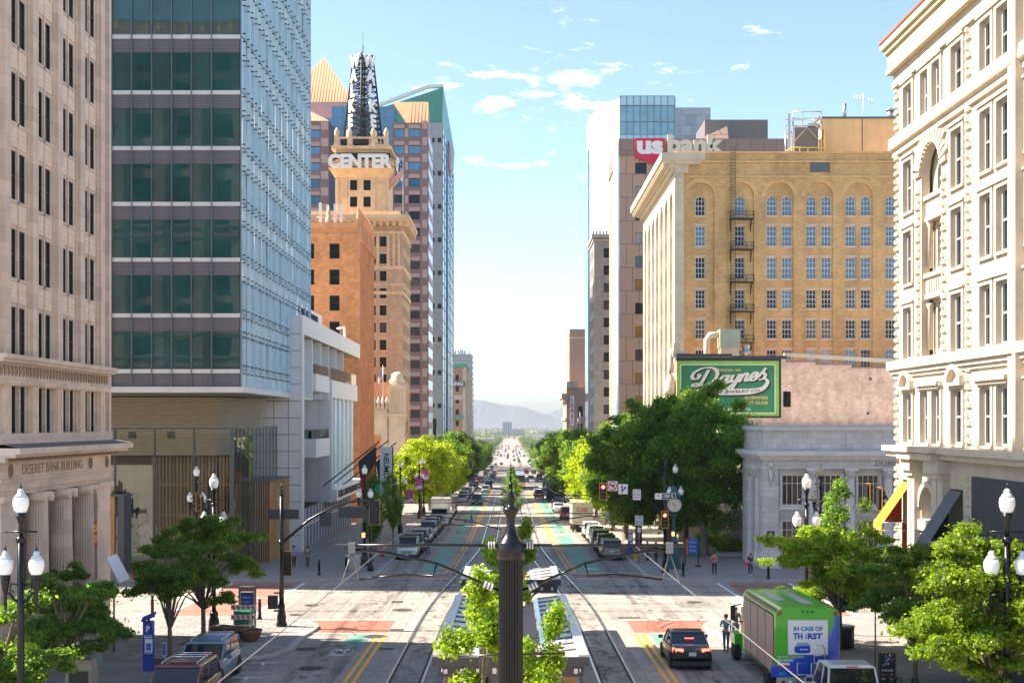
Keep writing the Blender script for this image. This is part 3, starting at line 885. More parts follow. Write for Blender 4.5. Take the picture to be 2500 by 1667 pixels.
for y in (50.0,59.5,61.9):
    b = MB('tan_dark')
    for i in range(12):
        a = 2 * pi * i / 12; cy,cz = y + .13 * sin(a),7.57 - .2 * cos(a)
        fbox(b,FW,cy - .05,cy + .05,.12,.2,cz - .06,cz + .06)
    b.build('wreath',bank)
def ionic(y):
    t = MB('tan_stone'); c = FW(y,.05,0); zb = gz(y) + 1.0
    t.lathe([(.50,zb),(.49,zb + 2.2),(.42,6.2)],(c[0],c[1],0),n=48,smooth=False,flute=24,fd=.075)
    t.lathe([(.60,zb - .28),(.62,zb - .18),(.56,zb - .1),(.58,zb - .04),(.5,zb)],(c[0],c[1],0),n=24)
    fbox(t,FW,y - .62,y + .62,-.5,.67,gz(y),zb - .28)
    o = t.build('column',bank)
    cp = MB('tan_carved')
    for s in (-1,1):
        cp.tube([FW(y + s * .42,-.42,6.33),FW(y + s * .42,.56,6.33)],.21,12)
        cp.tube([FW(y + s * .42,.5,6.33),FW(y + s * .42,.60,6.33)],.09,8)
    fbox(cp,FW,y - .5,y + .5,-.5,.5,6.36,6.55)
    ob = cp.build('capital',bank)
    ob.parent = o; ob.location = Vector((0,0,0))
for y in (53.1,56.0,58.9): ionic(y)
b = MB('tan_stone'); ops = []
for y0,y1 in ((51.35,52.5),(53.75,55.35),(56.65,58.25),(59.5,60.55)):
    ops += [(y0,y1,4.75,6.5),(y0,y1,-.3,3.45)]
wall(b,FWs(-.5),48.9,62.6,-2,6.6,ops,.25)
fbox(b,FW,60.65,62.6,-.5,.1,-2,6.55); fbox(b,FW,60.5,62.75,-.5,.25,6.3,6.56); fbox(b,FW,60.55,62.7,-.5,.22,gz(61),gz(61) + 1)
fbox(b,FW,49.2,51.2,-.5,.1,-2,6.55); fbox(b,FW,49.05,51.35,-.5,.25,6.3,6.56)
b.build('portico_wall',bank)
for y0,y1 in ((51.35,52.5),(53.75,55.35),(56.65,58.25),(59.5,60.55)):
    put_window(bank,'w',FW,(y0 + y1) / 2,4.75,.7,window_mesh('window',y1 - y0,1.75,2,1,'bronze_frame','glass_dark'))
    put_window(bank,'w',FW,(y0 + y1) / 2,-.3,.7,window_mesh('window',y1 - y0,3.75,2,3,'bronze_frame','glass_dark'))
b = MB('tan_stone'); FS = frame_s(62.6); ops = []
for i in range(9):
    for k in range(11): ops.append((-58.2 + 4 * i,-55.6 + 4 * i,12.6 + 3.25 * k,15.0 + 3.25 * k))
wall(b,FS,-61,-20.5 - SETB,-2,50.5,ops,.5)
for i in range(11): fbox(b,FS,-59.9 + 4 * i - .55,min(-59.9 + 4 * i + .55,-20.82),0,.3,9,48)
fbox(b,FS,-61,-20.2,0,1.0,48.0,48.7); fbox(b,FS,-61,-20.2,0,.6,47.3,48.0); fbox(b,FS,-61,-20.5,0,.4,8.3,9.0)
fbox(b,FW,48.9,63.4,-.4,1.0,48.0,48.7); fbox(b,FW,48.9,62.9,-.4,.6,47.3,48)
b.build('south_wall',bank)
b = MB('dark_void'); b.face([(-61,62.08,9),(-20.9,62.08,9),(-20.9,62.08,47),(-61,62.08,47)]); b.build('south_glazing',bank)
b = MB('tan_carved')
for i in range(9):
    for k in (0,1,2,4,5):
        z = 12.2 + 3.25 * k; x0 = -58.4 + 4 * i
        fbox(b,FS,x0,x0 + 3.0,0,.35,z - .1,z + .1); fbox(b,FS,x0,x0 + 3.0,0,.35,z + .85,z + 1.0)
        for j in range(9): fbox(b,FS,x0 + .1 + j * .33,x0 + .24 + j * .33,.08,.26,z + .1,z + .85)
y = 49.5
def acro(x,y):
    b.loft([[(x - .3,y - .3,48.7),(x + .3,y - .3,48.7),(x + .3,y + .3,48.7),(x - .3,y + .3,48.7)],[(x - .24,y - .24,49.4),(x + .24,y - .24,49.4),(x + .24,y + .24,49.4),(x - .24,y + .24,49.4)],[(x - .05,y - .05,50.1),(x + .05,y - .05,50.1),(x + .05,y + .05,50.1),(x - .05,y + .05,50.1)]])
while y < 63: acro(-19.9,y); y += 1.46
x = -59.0
while x < -21: acro(x,63.1); x += 1.46
b.build('balustrade',bank,'stuff')
t = thing('bank_sign','red hanging banner sign with yellow letters between the stone columns','sign',FW(59.9,.05,3.4))
b = MB('sign_red'); fbox(b,FW,59.15,60.6,0,.1,3.45,4.72); b.build('panel',t)
for s,z in (('WELLS',4.35),('FARGO',3.83)): put_text('lettering',t,text_mesh(s,.42,.02,.008,width=1.28,squeeze=.36,m='sign_yellow'),FW(59.87,.115,z),'w')
# ================================================================== 2. glass tower
tower = thing('glass_tower','tall green glass office tower with white floor bands and a silvery glass side','building',(-40,110,gz(110)))
YT,XT = 93.8,-20.6
FN = frame_n(YT); FT = frame_w(XT)
b = MB('tower_core'); shell(b,-88,XT - .35,YT + .35,126,12.3,104); b.face([(-88,YT + .35,12.3),(XT - .35,YT + .35,12.3),(XT - .35,126,12.3),(-88,126,12.3)]); b.build('core',tower)
cols = [-33.45,-31.93,-30.43,-28.92,-27.39,-25.86,-24.36,-22.82,-20.68]
zb = [13.47 + 4.25 * k for k in range(9)]
def pane_obj(name,m,F,u0,u1,z0,z1,tilt=0.0012):
    bb = MB(m)
    d = [R.uniform(-tilt,tilt) * (u1 - u0) for _ in range(2)]
    bb.face([F(u0,-.02 + d[0],z0),F(u1,-.02 - d[0],z0),F(u1,-.02 - d[0] + d[1],z1),F(u0,-.02 + d[0] + d[1],z1)])
    return bb.build(name,tower)
for i in range(len(cols) - 1):
    a,c = cols[i] + .03,cols[i + 1] - .03
    pane_obj('blind_pane','blind_grey',FN,a,c,12.32,zb[0] - .16)
    for k in range(7):
        pane_obj('vision_pane','glass_green',FN,a,c,zb[k] + .16,zb[k] + 3.04)
        pane_obj('blind_pane','blind_grey',FN,a,c,zb[k] + 3.06,zb[k + 1] - .16)
for z in zb[:8]:
    b = MB('white_metal'); fbox(b,FN,-34,XT - .05,-.1,.05,z - .155,z + .155); b.build('floor_band',tower)
for x in cols[:-1]:
    b = MB('mullion'); fbox(b,FN,x - .03,x + .03,-.05,.16,12.3,50); b.build('mullion',tower)
b = MB('mullion'); b.box(XT - .06,YT - .02,12.3,XT + .05,YT + .07,100); b.build('corner_mullion',tower)
b = MB('glass_green'); fbox(b,FN,-88,XT - .1,-.3,-.02,42.9,104); fbox(b,FN,-88,-33.5,-.3,-.02,12.3,42.9); b.build('upper_glazing',tower)
wcols = [YT + .1 + 2.0 * i for i in range(17)]
for i in range(16):
    for k in range(-1,9):
        z0 = zb[k] + 0.16 if k >= 0 else 12.32
        if k >= 0:
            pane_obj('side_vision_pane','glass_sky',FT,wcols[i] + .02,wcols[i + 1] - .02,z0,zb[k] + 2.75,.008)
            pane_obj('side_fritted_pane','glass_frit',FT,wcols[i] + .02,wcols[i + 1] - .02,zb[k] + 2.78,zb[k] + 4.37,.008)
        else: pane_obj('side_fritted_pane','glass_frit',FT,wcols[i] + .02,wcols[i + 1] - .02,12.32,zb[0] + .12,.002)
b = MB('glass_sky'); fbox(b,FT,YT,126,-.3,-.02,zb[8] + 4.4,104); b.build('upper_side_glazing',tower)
b = MB('fitting'); fn = MB('fin_glass')
for k in range(-1,9):
    zz = zb[k] if k >= 0 else 13.47 - 4.25
    fbox(b,FT,YT,126,-.02,.03,zz + 4.37,zz + 4.41)
    for i in range(22):
        u = YT + .7 + 1.45 * i
        for dz in (.45,2.62,3.02,4.1):
            if zz + dz < 12.4: continue
            fbox(b,FT,u - .045,u + .045,0,.22,zz + dz - .045,zz + dz + .045)
for i in range(22):
    u = YT + .7 + 1.45 * i
    if i % 2: fn.face([FT(u,0,12.4),FT(u,.28,12.4),FT(u,.28,54),FT(u,0,54)])
b.build('glass_fitting',tower,'stuff'); fn.build('glass_fin',tower,'stuff')
b = MB('white_metal'); b.box(-88,YT - .25,11.85,XT + .3,YT + .2,12.28); b.box(XT - .2,YT + .2,11.85,XT + .3,126,12.28); b.build('edge_beam',tower)
b = MB('soffit'); b.face([(-88,YT,11.86),(XT,YT,11.86),(XT,113,11.86),(-88,113,11.86)]); b.build('soffit',tower)
b = MB('louvre'); z = 6.7
while z < 11.65:
    t_ = (z - 6.7) / 4.95
    yn = 108.4 - 1.4 * t_; xc = -25.9 + .7 * t_; xe = -23.7 + 1.3 * t_
    P = [(-60,yn),(xc,yn),(xe,113.2),(xe - .3,113.2),(xc - .2,yn + .25),(-60,yn + .25)]
    b.prism(P,z,z + .085); z += .165
b.build('louvre',tower,'stuff')
b = MB('louvre_back'); b.loft([[(-60,108.75,6.7),(-26.2,108.75,6.7),(-24.1,113.3,6.7),(-60,113.3,6.7)],[(-60,107.4,11.7),(-25.5,107.4,11.7),(-22.9,113.3,11.7),(-60,113.3,11.7)]]); b.build('louvre_backing',tower)
XL,YL,ZL = -21.5,95.0,9.06
FL = frame_n(YL); FLW = frame_w(XL)
ncol = [-33.7,-30.63,-27.58,-24.5,-21.5]
for i in range(4):
    b = MB('glass_clear'); u0,u1 = ncol[i],ncol[i + 1]
    b.face([FL(u0 + .02,0,gz(95) + .15),FL(u1 - .02,0,gz(95) + .15),FL(u1 - .02,0,ZL),FL(u0 + .02,0,ZL)]); b.build('lobby_pane',tower)
for i in range(12):
    b = MB('glass_clear'); u0,u1 = YL + 1.5 * i,YL + 1.5 * i + 1.47
    b.face([FLW(u0,R.uniform(-.004,.004),gz(u0) + .15),FLW(u1,R.uniform(-.004,.004),gz(u1) + .15),FLW(u1,R.uniform(-.01,.01),ZL),FLW(u0,R.uniform(-.01,.01),ZL)]); b.build('lobby_pane',tower)
b = MB('slate_grey')
for u in ncol: fbox(b,FL,u - .05,u + .05,-.3,.02,gz(95),ZL)
for i in range(13): fbox(b,FLW,YL + 1.5 * i - .03,YL + 1.5 * i - .005,-.2,.02,gz(95) - .3,ZL)
fbox(b,FL,-60,XL + .06,-.15,.06,ZL,ZL + .14); fbox(b,FLW,YL,113.2,-.15,.06,ZL,ZL + .14)
for u in (-32.6,-29.4,-26.4): fbox(b,FL,u - .25,u + .25,-.7,-.3,ZL - .75,ZL - .2)
b.build('lobby_frame',tower)
b = MB('lobby_floor'); b.face([(-60,95,gz(95) + .16),(XL,95,gz(95) + .16),(XL,113.2,gz(95) + .16),(-60,113.2,gz(95) + .16)]); b.build('lobby_floor',tower)
b = MB('wood_dark'); b.box(-60,110.6,gz(110),-24.3,110.8,6.7); b.box(-24.3,110.6,gz(110),-24.1,113.2,6.7); b.build('lobby_back_wall',tower)
sl = MB('wood_slat'); sl.box(-.09,-.2,0,.09,0,8.9); slm = sl.mesh('timber_slat')
for i in range(24): place('timber_slat',slm,tower,(-32.2 + .32 * i,110.55,gz(110)),None,(1 if i % 3 else .6,1,1))
for z in (1.2,3.9):
    b = MB('wood_slat'); b.box(-32.3,110.2,z,-24.4,110.3,z + .18); b.build('timber_rail',tower)
art = thing('wall_artwork','large beige mural panel with dark ink-like marks behind the lobby glass','artwork',(-34,106,0))
b = MB('beige_panel'); b.box(-36.5,106.0,-1.9,-30.9,106.12,5.9); b.build('panel',art)
b = MB('ink'); rr = random.Random(5)
for i in range(46):
    x = -33.8 + rr.gauss(0,.75); h = max(.15,2.3 - abs(x + 33.8) * 1.5 + rr.uniform(-.5,.4)); b.box(x - .06,105.97,2.0 - rr.uniform(.1,.7),x + .06,105.99,2.1 + h)
b.box(-35.8,105.96,1.75,-31.4,105.965,2.1)
for i in range(60):
    x,z = rr.uniform(-36,-31.2),rr.uniform(-1.5,1.7); b.box(x,105.97,z,x + .05,105.985,z + rr.uniform(.05,.25))
b.build('ink_marks',art,'stuff')
pt = MB('slate_grey'); pt.box(-21.4,102.6,4.62,-19.95,111.2,4.74); pt.build('portal_roof',tower)
for i in range(14):
    b = MB('wood_slat'); x = -21.35 + .095 * i; b.box(x,102.7,gz(103),x + .045,102.9,4.62)
    if i % 2 == 0: b.build('portal_slat',tower)
for i in range(9):
    b = MB('wood_slat' if i % 2 else 'wood_orange'); y = 102.8 + .97 * i; b.box(-20.15,y,gz(y),-19.98,y + .3,4.62); b.build('portal_slat',tower)
b = MB('wood_dark'); b.box(-21.3,103.2,gz(103),-20.3,110.9,4.6); b.build('portal_core',tower)
b = MB('wood_orange'); b.box(-20.2,104.9,gz(105),-20.05,107.0,3.9); b.build('portal_door',tower)
b = MB('slate_grey'); b.box(-33.6,93.0,3.95,-29.2,94.95,4.07); b.build('portal_roof',tower)
for x in (-31.0,-30.3):
    b = MB('wood_orange'); b.box(x,93.05,gz(93),x + .28,93.3,3.95); b.build('portal_post',tower)
b = MB('wood_orange'); b.box(-33.5,93.06,3.5,-30.1,93.28,3.94); b.build('portal_head',tower)
b = MB('slate_grey'); b.box(-29.8,93.1,gz(93),-29.3,94.9,3.94); b.build('portal_side',tower)
# ================================================================== 3. white theatre
th = thing('theatre','white panelled theatre with balconies, roof beam and blue channel glass','building',(-25,134,gz(134)))
XH,YH = -19.2,113.5
FH = frame_w(XH); FHN = frame_n(YH)
b = MB('theatre_white')
b.box(-60,YH + .3,gz(113),-24.0,156,17.6)
b.build('body',th)
pm = {}
def panel(F,u0,u1,z0,z1,m='theatre_panel',nm='wall_panel'):
    bb = MB(m); g = .03; fbox(bb,F,u0 + g,u1 - g,-.1,R.uniform(0,.006),z0 + g,z1 - g); bb.build(nm,th)
zz = gz(113.5) + .1; rows = []
while zz < 19.2: rows.append(zz); zz += 1.55
rows.append(19.45)
for j in range(len(rows) - 1):
    us = [-24.6,-23.25,-21.9,-20.55,-19.42]
    for i in range(4): panel(FHN,us[i],us[i + 1],rows[j],rows[j + 1])
b = MB('slate_grey'); b.box(-40,YH + .06,gz(113),-19.45,YH + .7,19.4); b.use('theatre_white')
b.box(-19.42,YH - .05,gz(113),XH,YH + .75,19.5)
b.build('end_wall',th)
b = MB('theatre_white'); b.box(-24,YH + .75,17.75,XH,156.5,19.5); b.build('roof_beam',th)
b = MB('wood_slat'); b.face([(-24,YH + .8,17.74),(XH - .05,YH + .8,17.74),(XH - .05,156.4,17.74),(-24,156.4,17.74)]); b.build('loggia_ceiling',th)
for y in (115.6,120.5,126,131.4,136.8,142.7):
    b = MB('theatre_white'); b.box(-24,y - .12,12,XH - .25,y + .12,17.72); b.build('loggia_fin',th)
b = MB('theatre_panel'); b.box(-23.2,132.0,1.05,XH - .05,132.4,12.3); b.build('return_wall',th)
rows2 = [1.05 + 1.6 * i for i in range(8)]
for j in range(7):
    for u0,u1 in ((-23.1,-21.85),(-21.85,-20.6),(-20.6,-19.42)): panel(frame_n(131.9),u0,u1,rows2[j],min(rows2[j + 1],12.2))
b = MB('wood_dark'); b.box(-23.9,121,gz(121),-23.2,132,6.0); b.build('recess_wall',th)
for z0,z1 in ((6.1,7.95),(12.7,14.4)):
    b = MB('theatre_white'); b.box(-23.9,121.5,z0,XH - .05,130.6,z1); b.build('balcony',th)
    b = MB('glass_rail'); b.box(-23.9,121.6,z1,XH - .12,121.63,z1 + .95); b.box(XH - .15,121.6,z1,XH - .12,130.5,z1 + .95); b.build('balcony_rail',th)
    b = MB('steel_dark')
    for i in range(5): b.box(-23 + .7 * i,122.5,z1,-22.7 + .7 * i,122.8,z1 + .75)
    b.build('balcony_furniture',th,'stuff')
b = MB('theatre_white'); b.box(-24,132.0,12.25,XH - .02,154,14.15); b.box(-19.6,131.95,1.0,XH,132.5,14.2); b.build('upper_band',th)
b = MB('glass_rail'); b.box(XH - .2,132.6,14.15,XH - .17,154,15.5); b.build('terrace_rail',th)
b = MB('theatre_panel'); b.box(-24.2,132.5,12,-22.5,155.9,17.72); b.build('loggia_wall',th)
for i in range(18):
    b = MB('channel_glass'); y = 132.55 + 1.19 * i; b.box(-19.8 - (i % 3) * .12,y,2.45,-19.5 - (i % 3) * .12,y + 1.15,12.2); b.build('channel_pane',th)
b = MB('theatre_white'); b.box(-24,132.2,1.15,XH + .5,160,2.4); b.build('sign_beam',th)
put_text('lettering',th,text_mesh('GEORGE S AND DOLORES DORE ECCLES THEATER',.9,.04,.012,width=25,squeeze=.78,m='steel_dark'),(XH + .53,145.6,1.78),'w')
FG = frame_w(-20.2)
for i in range(20):
    b = MB('glass_dark'); y = 115 + 2.0 * i; b.box(-20.3,y + .05,gz(y) - .1,-20.25,y + 1.95,1.1); b.build('street_pane',th)
b = MB('theatre_white')
for i in range(21): y = 115 + 2.0 * i; b.box(-20.35,y - .05,gz(y) - .2,-20.1,y + .05,1.12)
b.box(-20.35,115,-.6,-20.12,156,-.5); b.build('street_mullion',th)
b = MB('theatre_white'); b.box(-24.5,118,17.7,-20.6,134,21.2); b.build('roof_plant',th)
b = MB('dark_void'); b.box(-20.58,119,20.2,-20.55,124.5,20.8); b.box(-20.58,125.5,20.2,-20.55,131,20.8); b.build('roof_grille',th)
b = MB('white_metal'); b.tube([(-20.3,150,19.5),(-20.3,150,21.2),(-20.3,144,20.6)],.14,6); b.build('window_cleaning_arm',th)
# ================================================================== generic street building
def block(name,label,x0,x1,y0,y1,z1,side,wallm,N=None,Sx=None,zb_=None,dep=.3,trim=None):
    """N / Sx: dict(cols=[(centre, width)], rows=[(z, h)], win=(nx, nz, frame, glass), arch=bool) for the camera-facing and the street wall"""
    z0 = gz(y1) - .5 if zb_ is None else zb_
    t = thing(name,label,'building',((x0 + x1) / 2,(y0 + y1) / 2,gz((y0 + y1) / 2)))
    b = MB(wallm)
    Fn = frame_n(y0); Fs = frame_w(x1) if side == 'w' else frame_e(x0)
    def do(F,u0,u1,sp,sd):
        if not sp:
            b.face([F(u0,0,z0),F(u1,0,z0),F(u1,0,z1),F(u0,0,z1)]); return
        ops = []
        for c,wd in sp['cols']:
            for z,h in sp['rows']: ops.append((c - wd / 2,c + wd / 2,z,z + h) + (('arch',) if sp.get('arch') else ()))
        wall(b,F,u0,u1,z0,z1,ops,dep)
        nx,nz,fr,gl = sp['win']
        for c,wd in sp['cols']:
            for z,h in sp['rows']: put_window(t,sd,F,c,z,dep,window_mesh('window',wd,h,nx,nz,fr,gl if not isinstance(gl,(list,tuple)) else gl[R.randrange(len(gl))],fw=sp.get('fw',.08),bar=sp.get('bar',.05),arch=sp.get('arch',False)))
        if trim and sp.get('trim',True):
            for c,wd in sp['cols']:
                k = MB(trim); k.box(-wd / 2 - .12,-.1,-.16,wd / 2 + .12,0,0); ms_ = k.mesh('sill')
                k = MB(trim); k.box(-wd / 2 - .12,-.06,0,wd / 2 + .12,0,.22); ml_ = k.mesh('lintel')
                for z,h in sp['rows']: place('sill',ms_,t,F(c,0,z),(0,0,ROT[sd])); place('lintel',ml_,t,F(c,0,z + h),(0,0,ROT[sd]))
    do(Fn,x0,x1,N,'n'); do(Fs,y0,y1,Sx,side)
    shell(b,x0,x1,y0,y1,z0,z1,skip='n' + ('w' if side == 'w' else 'e'))
    b.build('wall',t)
    return t
# ------------------------------------------------------------------ 4. orange brick
ob_ = block('brick_building','orange brick office block with ribbed street front, finials and rooftop antennas',-58,-20.4,163,180,36,'w','orange_brick',
    N=dict(cols=[(-30.1,1.35),(-26.75,1.35),(-23.38,1.35)],rows=[(31.3 - 3.45 * k,2.05) for k in range(6)],win=(1,2,'bronze_frame','glass_dark'),fw=.12),trim='terracotta')
b = MB('terracotta'); b.box(-58,162.85,35.4,-20.25,180.1,36.1); b.box(-58,162.93,34.3,-20.3,163,34.6)
b.build('parapet',ob_)
for i in range(9):
    b = MB('terracotta'); y = 163.0 + 2.0 * i
    b.box(-20.42,y,gz(180),-20.05,y + .75,35.2); b.box(-20.42,y + .2,4,-19.95,y + .55,34)
    b.loft([[(-20.5,y - .05,33.5),(-19.75,y - .05,33.5),(-19.75,y + .8,33.5),(-20.5,y + .8,33.5)],[(-20.5,y + .1,36.5),(-19.95,y + .1,36.5),(-19.95,y + .65,36.5),(-20.5,y + .65,36.5)]])
    b.lathe([(.26,36.5),(.36,36.9),(.2,37.2),(.3,37.5),(.08,38.1),(.02,38.4)],(-20.2,y + .37,0),n=8)
    b.build('ribbed_pier',ob_)
for x in (-31.3,-27.2,-24.2):
    b = MB('terracotta_pale'); b.lathe([(.45,36),(.5,36.6),(.25,36.9),(.38,37.4),(.12,38),(.02,38.4)],(x,163.4,0),n=8); b.build('finial',ob_)
for i in range(4):
    b = MB('glass_dark'); z0 = 5
    b.box(-20.43,163.9 + 4 * i,3,-20.41,164.9 + 4 * i,33); b.build('window_strip',ob_)
for x,z,h in ((-25.6,36.5,2.6),(-24.6,36.4,2.4),(-23.6,36.3,2.6),(-22.8,36.3,2.5)):
    t = thing('cell_antenna',('tallest white panel antenna standing apart near the glass tower','second white panel antenna from the glass tower on the orange brick roof','third white panel antenna from the glass tower on the orange brick roof','white panel antenna nearest the ribbed street front of the orange brick building')[[-25.6,-24.6,-23.6,-22.8].index(x)],'antenna',(x,165,z),group='panel antennas on the orange brick roof')
    b = MB('letter_white'); b.box(x - .17,164.9,z,x + .17,165.2,z + h); b.tube([(x,165.3,35.9),(x,165.3,z + h * .8)],.05,6); b.build('panel',t)
    b = MB('white_metal'); b.tube([(x - .5,165.35,z + .7),(x + .5,165.35,z + .7)],.05,5); b.build('bracket',t)
lo = block('shop_building','low salmon and cream shopfront building with ornate pale corner between the brick blocks',-48,-19.0,218,229,16.8,'w','salmon_wall',N=None,
    Sx=dict(cols=[(220.5 + 3 * i,1.6) for i in range(3)],rows=[(3,2.6),(7.5,2.6)],win=(2,2,'bronze_frame','glass_dark')))
b = MB('cream_wall'); b.box(-48,217.6,-5,-21.8,217.97,12.0); b.box(-21.6,217.2,-5,-18.8,220,15.6); b.box(-21.8,217.0,10.6,-18.6,220.2,11.2); b.box(-21.8,217.0,5.2,-18.6,220.2,5.7)
b.box(-21.5,217.0,15.6,-18.7,220,16.3); b.lathe([(1.3,16.3),(1.45,17.0),(1.0,17.6),(1.1,18.1),(.4,18.6)],(-20.2,218.5,0),n=12)
for s in range(6): b.box(-21.5 + .5 * s,217.05,11.3,-21.3 + .5 * s,217.2,15.5)
for s in range(4): b.lathe([(.5,12.0),(.3,12.8),(.42,13.3),(.05,14.2)],(-24.2 + .75 * s,217.6,0),n=8)
b.build('ornate_corner',lo)
b = MB('dark_void'); b.box(-48,217.5,12.05,-24.5,217.97,12.5); b.build('roof_edge',lo)
b = MB('orange_brick'); b.box(-48,217.5,3.0,-23,217.59,7.4); b.build('lower_wall',lo)
# ------------------------------------------------------------------ 5. office tower with lattice sign mast
wk = block('office_tower','tan brick early tower with bracketed cornice and a lettered setback crown',-58,-20.3,230,248,48,'w','walker_brick',
    N=dict(cols=[(-30.1,1.25),(-28.1,1.25),(-25.9,1.25),(-23.9,1.25)],rows=[(42.5 - 3.22 * k,1.95) for k in range(14)],win=(2,2,'bronze_frame',['glass_dark','glass_dark','glass_blue_dark']),fw=.1),
    Sx=dict(cols=[(232.5 + 2.6 * i,1.3) for i in range(6)],rows=[(42.5 - 3.22 * k,1.95) for k in range(14)],win=(1,2,'bronze_frame','glass_dark')),trim='walker_stone')
b = MB('walker_stone'); b.box(-58,229.85,39.2,-20.15,248.1,47.6) if False else None
b.box(-58,229.8,44.9,-20.1,248.2,45.4); b.box(-58,229.8,38.3,-20.1,248.2,38.9); b.box(-58,229.85,33.6,-20.15,248.15,34.2); b.box(-58,229.85,35.3,-20.15,248.15,35.6)
b.box(-58,228.6,47.6,-18.9,249.2,48.3); b.box(-58,228.9,47.1,-19.2,249,47.6); b.box(-58,229.5,46.7,-19.8,248.5,47.1)
for i in range(30):
    x = -20.6 - 1.2 * i; b.box(x - .22,228.8,46.3,x + .22,229.9,47.1)
for i in range(15): y = 230 + 1.2 * i; b.box(-20.35,y,46.3,-19.1,y + .44,47.1)
for x in (-20.9,-21.9,-22.9,-24.9,-27.1): b.box(x - .2,229.86,38.9,x + .2,230.0,44.9)
b.box(-58,230.5,48.3,-20.8,248,49.3)
b.build('cornice',wk)
Fk = frame_n(236)
b = MB('walker_stone'); ops = [(-30.9,-29.5,51.0,53.0),(-28.3,-26.9,51.0,53.0),(-30.9,-29.5,54.2,56.2),(-28.3,-26.9,54.2,56.2)]
wall(b,Fk,-33.7,-23.6,48,57,ops,.3); shell(b,-33.7,-23.6,236,246,48,57,skip='n')
for x in (-33.2,-31.6,-26.2,-24.2): b.box(x - .22,235.85,49.3,x + .22,236,56.5)
z = 56.6
b.loft([[(-33.7,236,z),(-23.6,236,z),(-23.6,246,z),(-33.7,246,z)],[(-34.9,234.8,58.2),(-22.4,234.8,58.2),(-22.4,247.2,58.2),(-34.9,247.2,58.2)],[(-34.9,234.8,59.6),(-22.4,234.8,59.6),(-22.4,247.2,59.6),(-34.9,247.2,59.6)]])
b.box(-33.6,236,59.6,-23.7,246,62); b.box(-34.4,235.2,62,-22.9,246.8,62.6); b.box(-34.0,235.6,62.6,-23.3,246.4,63.0)
for i in range(14): x = -33.6 + .72 * i; b.box(x - .09,235.8,63.0,x + .09,236,64.1)
b.box(-33.8,235.7,64.1,-23.5,236.1,64.4)
for x in (-33.4,-30.9,-26.4,-23.9):
    b.box(x - .45,235.5,62.6,x + .45,236.3,64.4)
    b.lathe([(.32,64.4),(.5,65.0),(.42,65.6),(.22,66.0),(.05,66.2)],(x,235.9,0),n=8)
b.build('crown',wk)
for x in (-30.2,-27.6):
    for z in (51.0,54.2): put_window(wk,'n',Fk,x,z,.3,window_mesh('window',1.4,2.0,2,2,'bronze_frame','glass_dark',fw=.1))
b = MB('dark_void'); b.box(-34.2,235.1,60.0,-23.1,235.3,61.2); b.box(-32.6,235.6,62.7,-31.4,235.75,63.9); b.box(-30.2,235.6,62.7,-27.3,235.75,63.9); b.build('dark_panel',wk)
cs_ = thing('rooftop_sign','white CENTER lettering around the crown of the tan tower','sign',(-28.6,234.3,57.7))
put_letters('letter',cs_,'CENTER',12.2,2.75,.3,.055,'letter_white',(-28.7,234.0,59.4))
put_letters('letter',cs_,'CENTER',11.5,2.75,.3,.055,'letter_white',(-21.9,241,59.4),'w')
b = MB('steel_dark'); b.box(-35,234.25,58.3,-22.5,234.4,58.45); b.box(-35,234.25,60.2,-22.5,234.4,60.35); b.box(-22.25,235,58.3,-22.1,247,58.45); b.box(-22.25,235,60.2,-22.1,247,60.35); b.build('frame',cs_)
ms = thing('sign_mast','dark steel lattice mast with white vertical WALKER lettering on top of the tan tower','sign',(-28.7,241,63))
cx0,cy0 = -29.0,241.0
def mc(k,z,infl=1.0):
    t = (z - 63) / 18.6; r = (4.0 - 2.1 * t) * infl
    a = -pi / 2 + k * pi / 2
    return Vector((cx0 + r * cos(a),cy0 + r * sin(a),z))
for k in range(4):
    b = MB('steel_dark'); b.tube([mc(k,63),mc(k,81.6)],.2,6); b.build('mast_leg',ms)
b = MB('steel_dark'); zs_ = [63 + 1.03 * i for i in range(19)]
for i in range(18):
    for k in range(4):
        if i % 2 == 0 or i > 11: b.tube([mc(k,zs_[i]),mc((k + 1) % 4,zs_[i])],.11,4)
        b.tube([mc(k,zs_[i]),mc((k + 1) % 4,zs_[i + 1])],.085,4); b.tube([mc((k + 1) % 4,zs_[i]),mc(k,zs_[i + 1])],.085,4)
        c0 = (mc(k,zs_[i]) + mc((k + 1) % 4,zs_[i])) / 2
        if i % 2: b.tube([mc(k,zs_[i]),(cx0,cy0,zs_[i])],.045,4)
    rr = random.Random(i)
    for q in range(4): b.tube([(cx0 + rr.uniform(-1.6,1.6),cy0 + rr.uniform(-1.5,1.5),zs_[i] + rr.random()),(cx0 + rr.uniform(-1.6,1.6),cy0 + rr.uniform(-1.5,1.5),zs_[i] + rr.random())],.09,4)
b.tube([(cx0,cy0,63),(cx0,cy0,83.5)],.12,6); b.tube([(cx0,cy0,83),(cx0,cy0,86)],.03,4)
b.build('lattice',ms,'stuff')
b = MB('steel_dark'); b.box(cx0 - 4.5,cy0 - 4.2,62.7,cx0 + 4.5,cy0 + 4.2,63); b.build('base',ms)
for i,ch in enumerate('WALKER'):
    me = text_mesh(ch,2.8,.22,.13,squeeze=2.45,m='letter_white')
    z = 80.0 - 2.95 * i
    for k in (3,0):
        t = (z - 63) / 18.6; r = (4.0 - 2.1 * t)
        mid = (mc(k,z) + mc((k + 1) % 4,z)) / 2
        nrm = Vector((mid.x - cx0,mid.y - cy0,0)).normalized()
        outer = mc(3,z) if k == 3 else mc(1,z)
        p = mid.lerp(outer,.15) + nrm * .35
        ang = atan2(nrm.y,nrm.x) + pi / 2
        rot = (Matrix.Rotation(ang,4,'Z') @ Matrix.Rotation(pi / 2,4,'X')).to_euler()
        place('lettering',me,ms,p,rot,(.95,1,1))
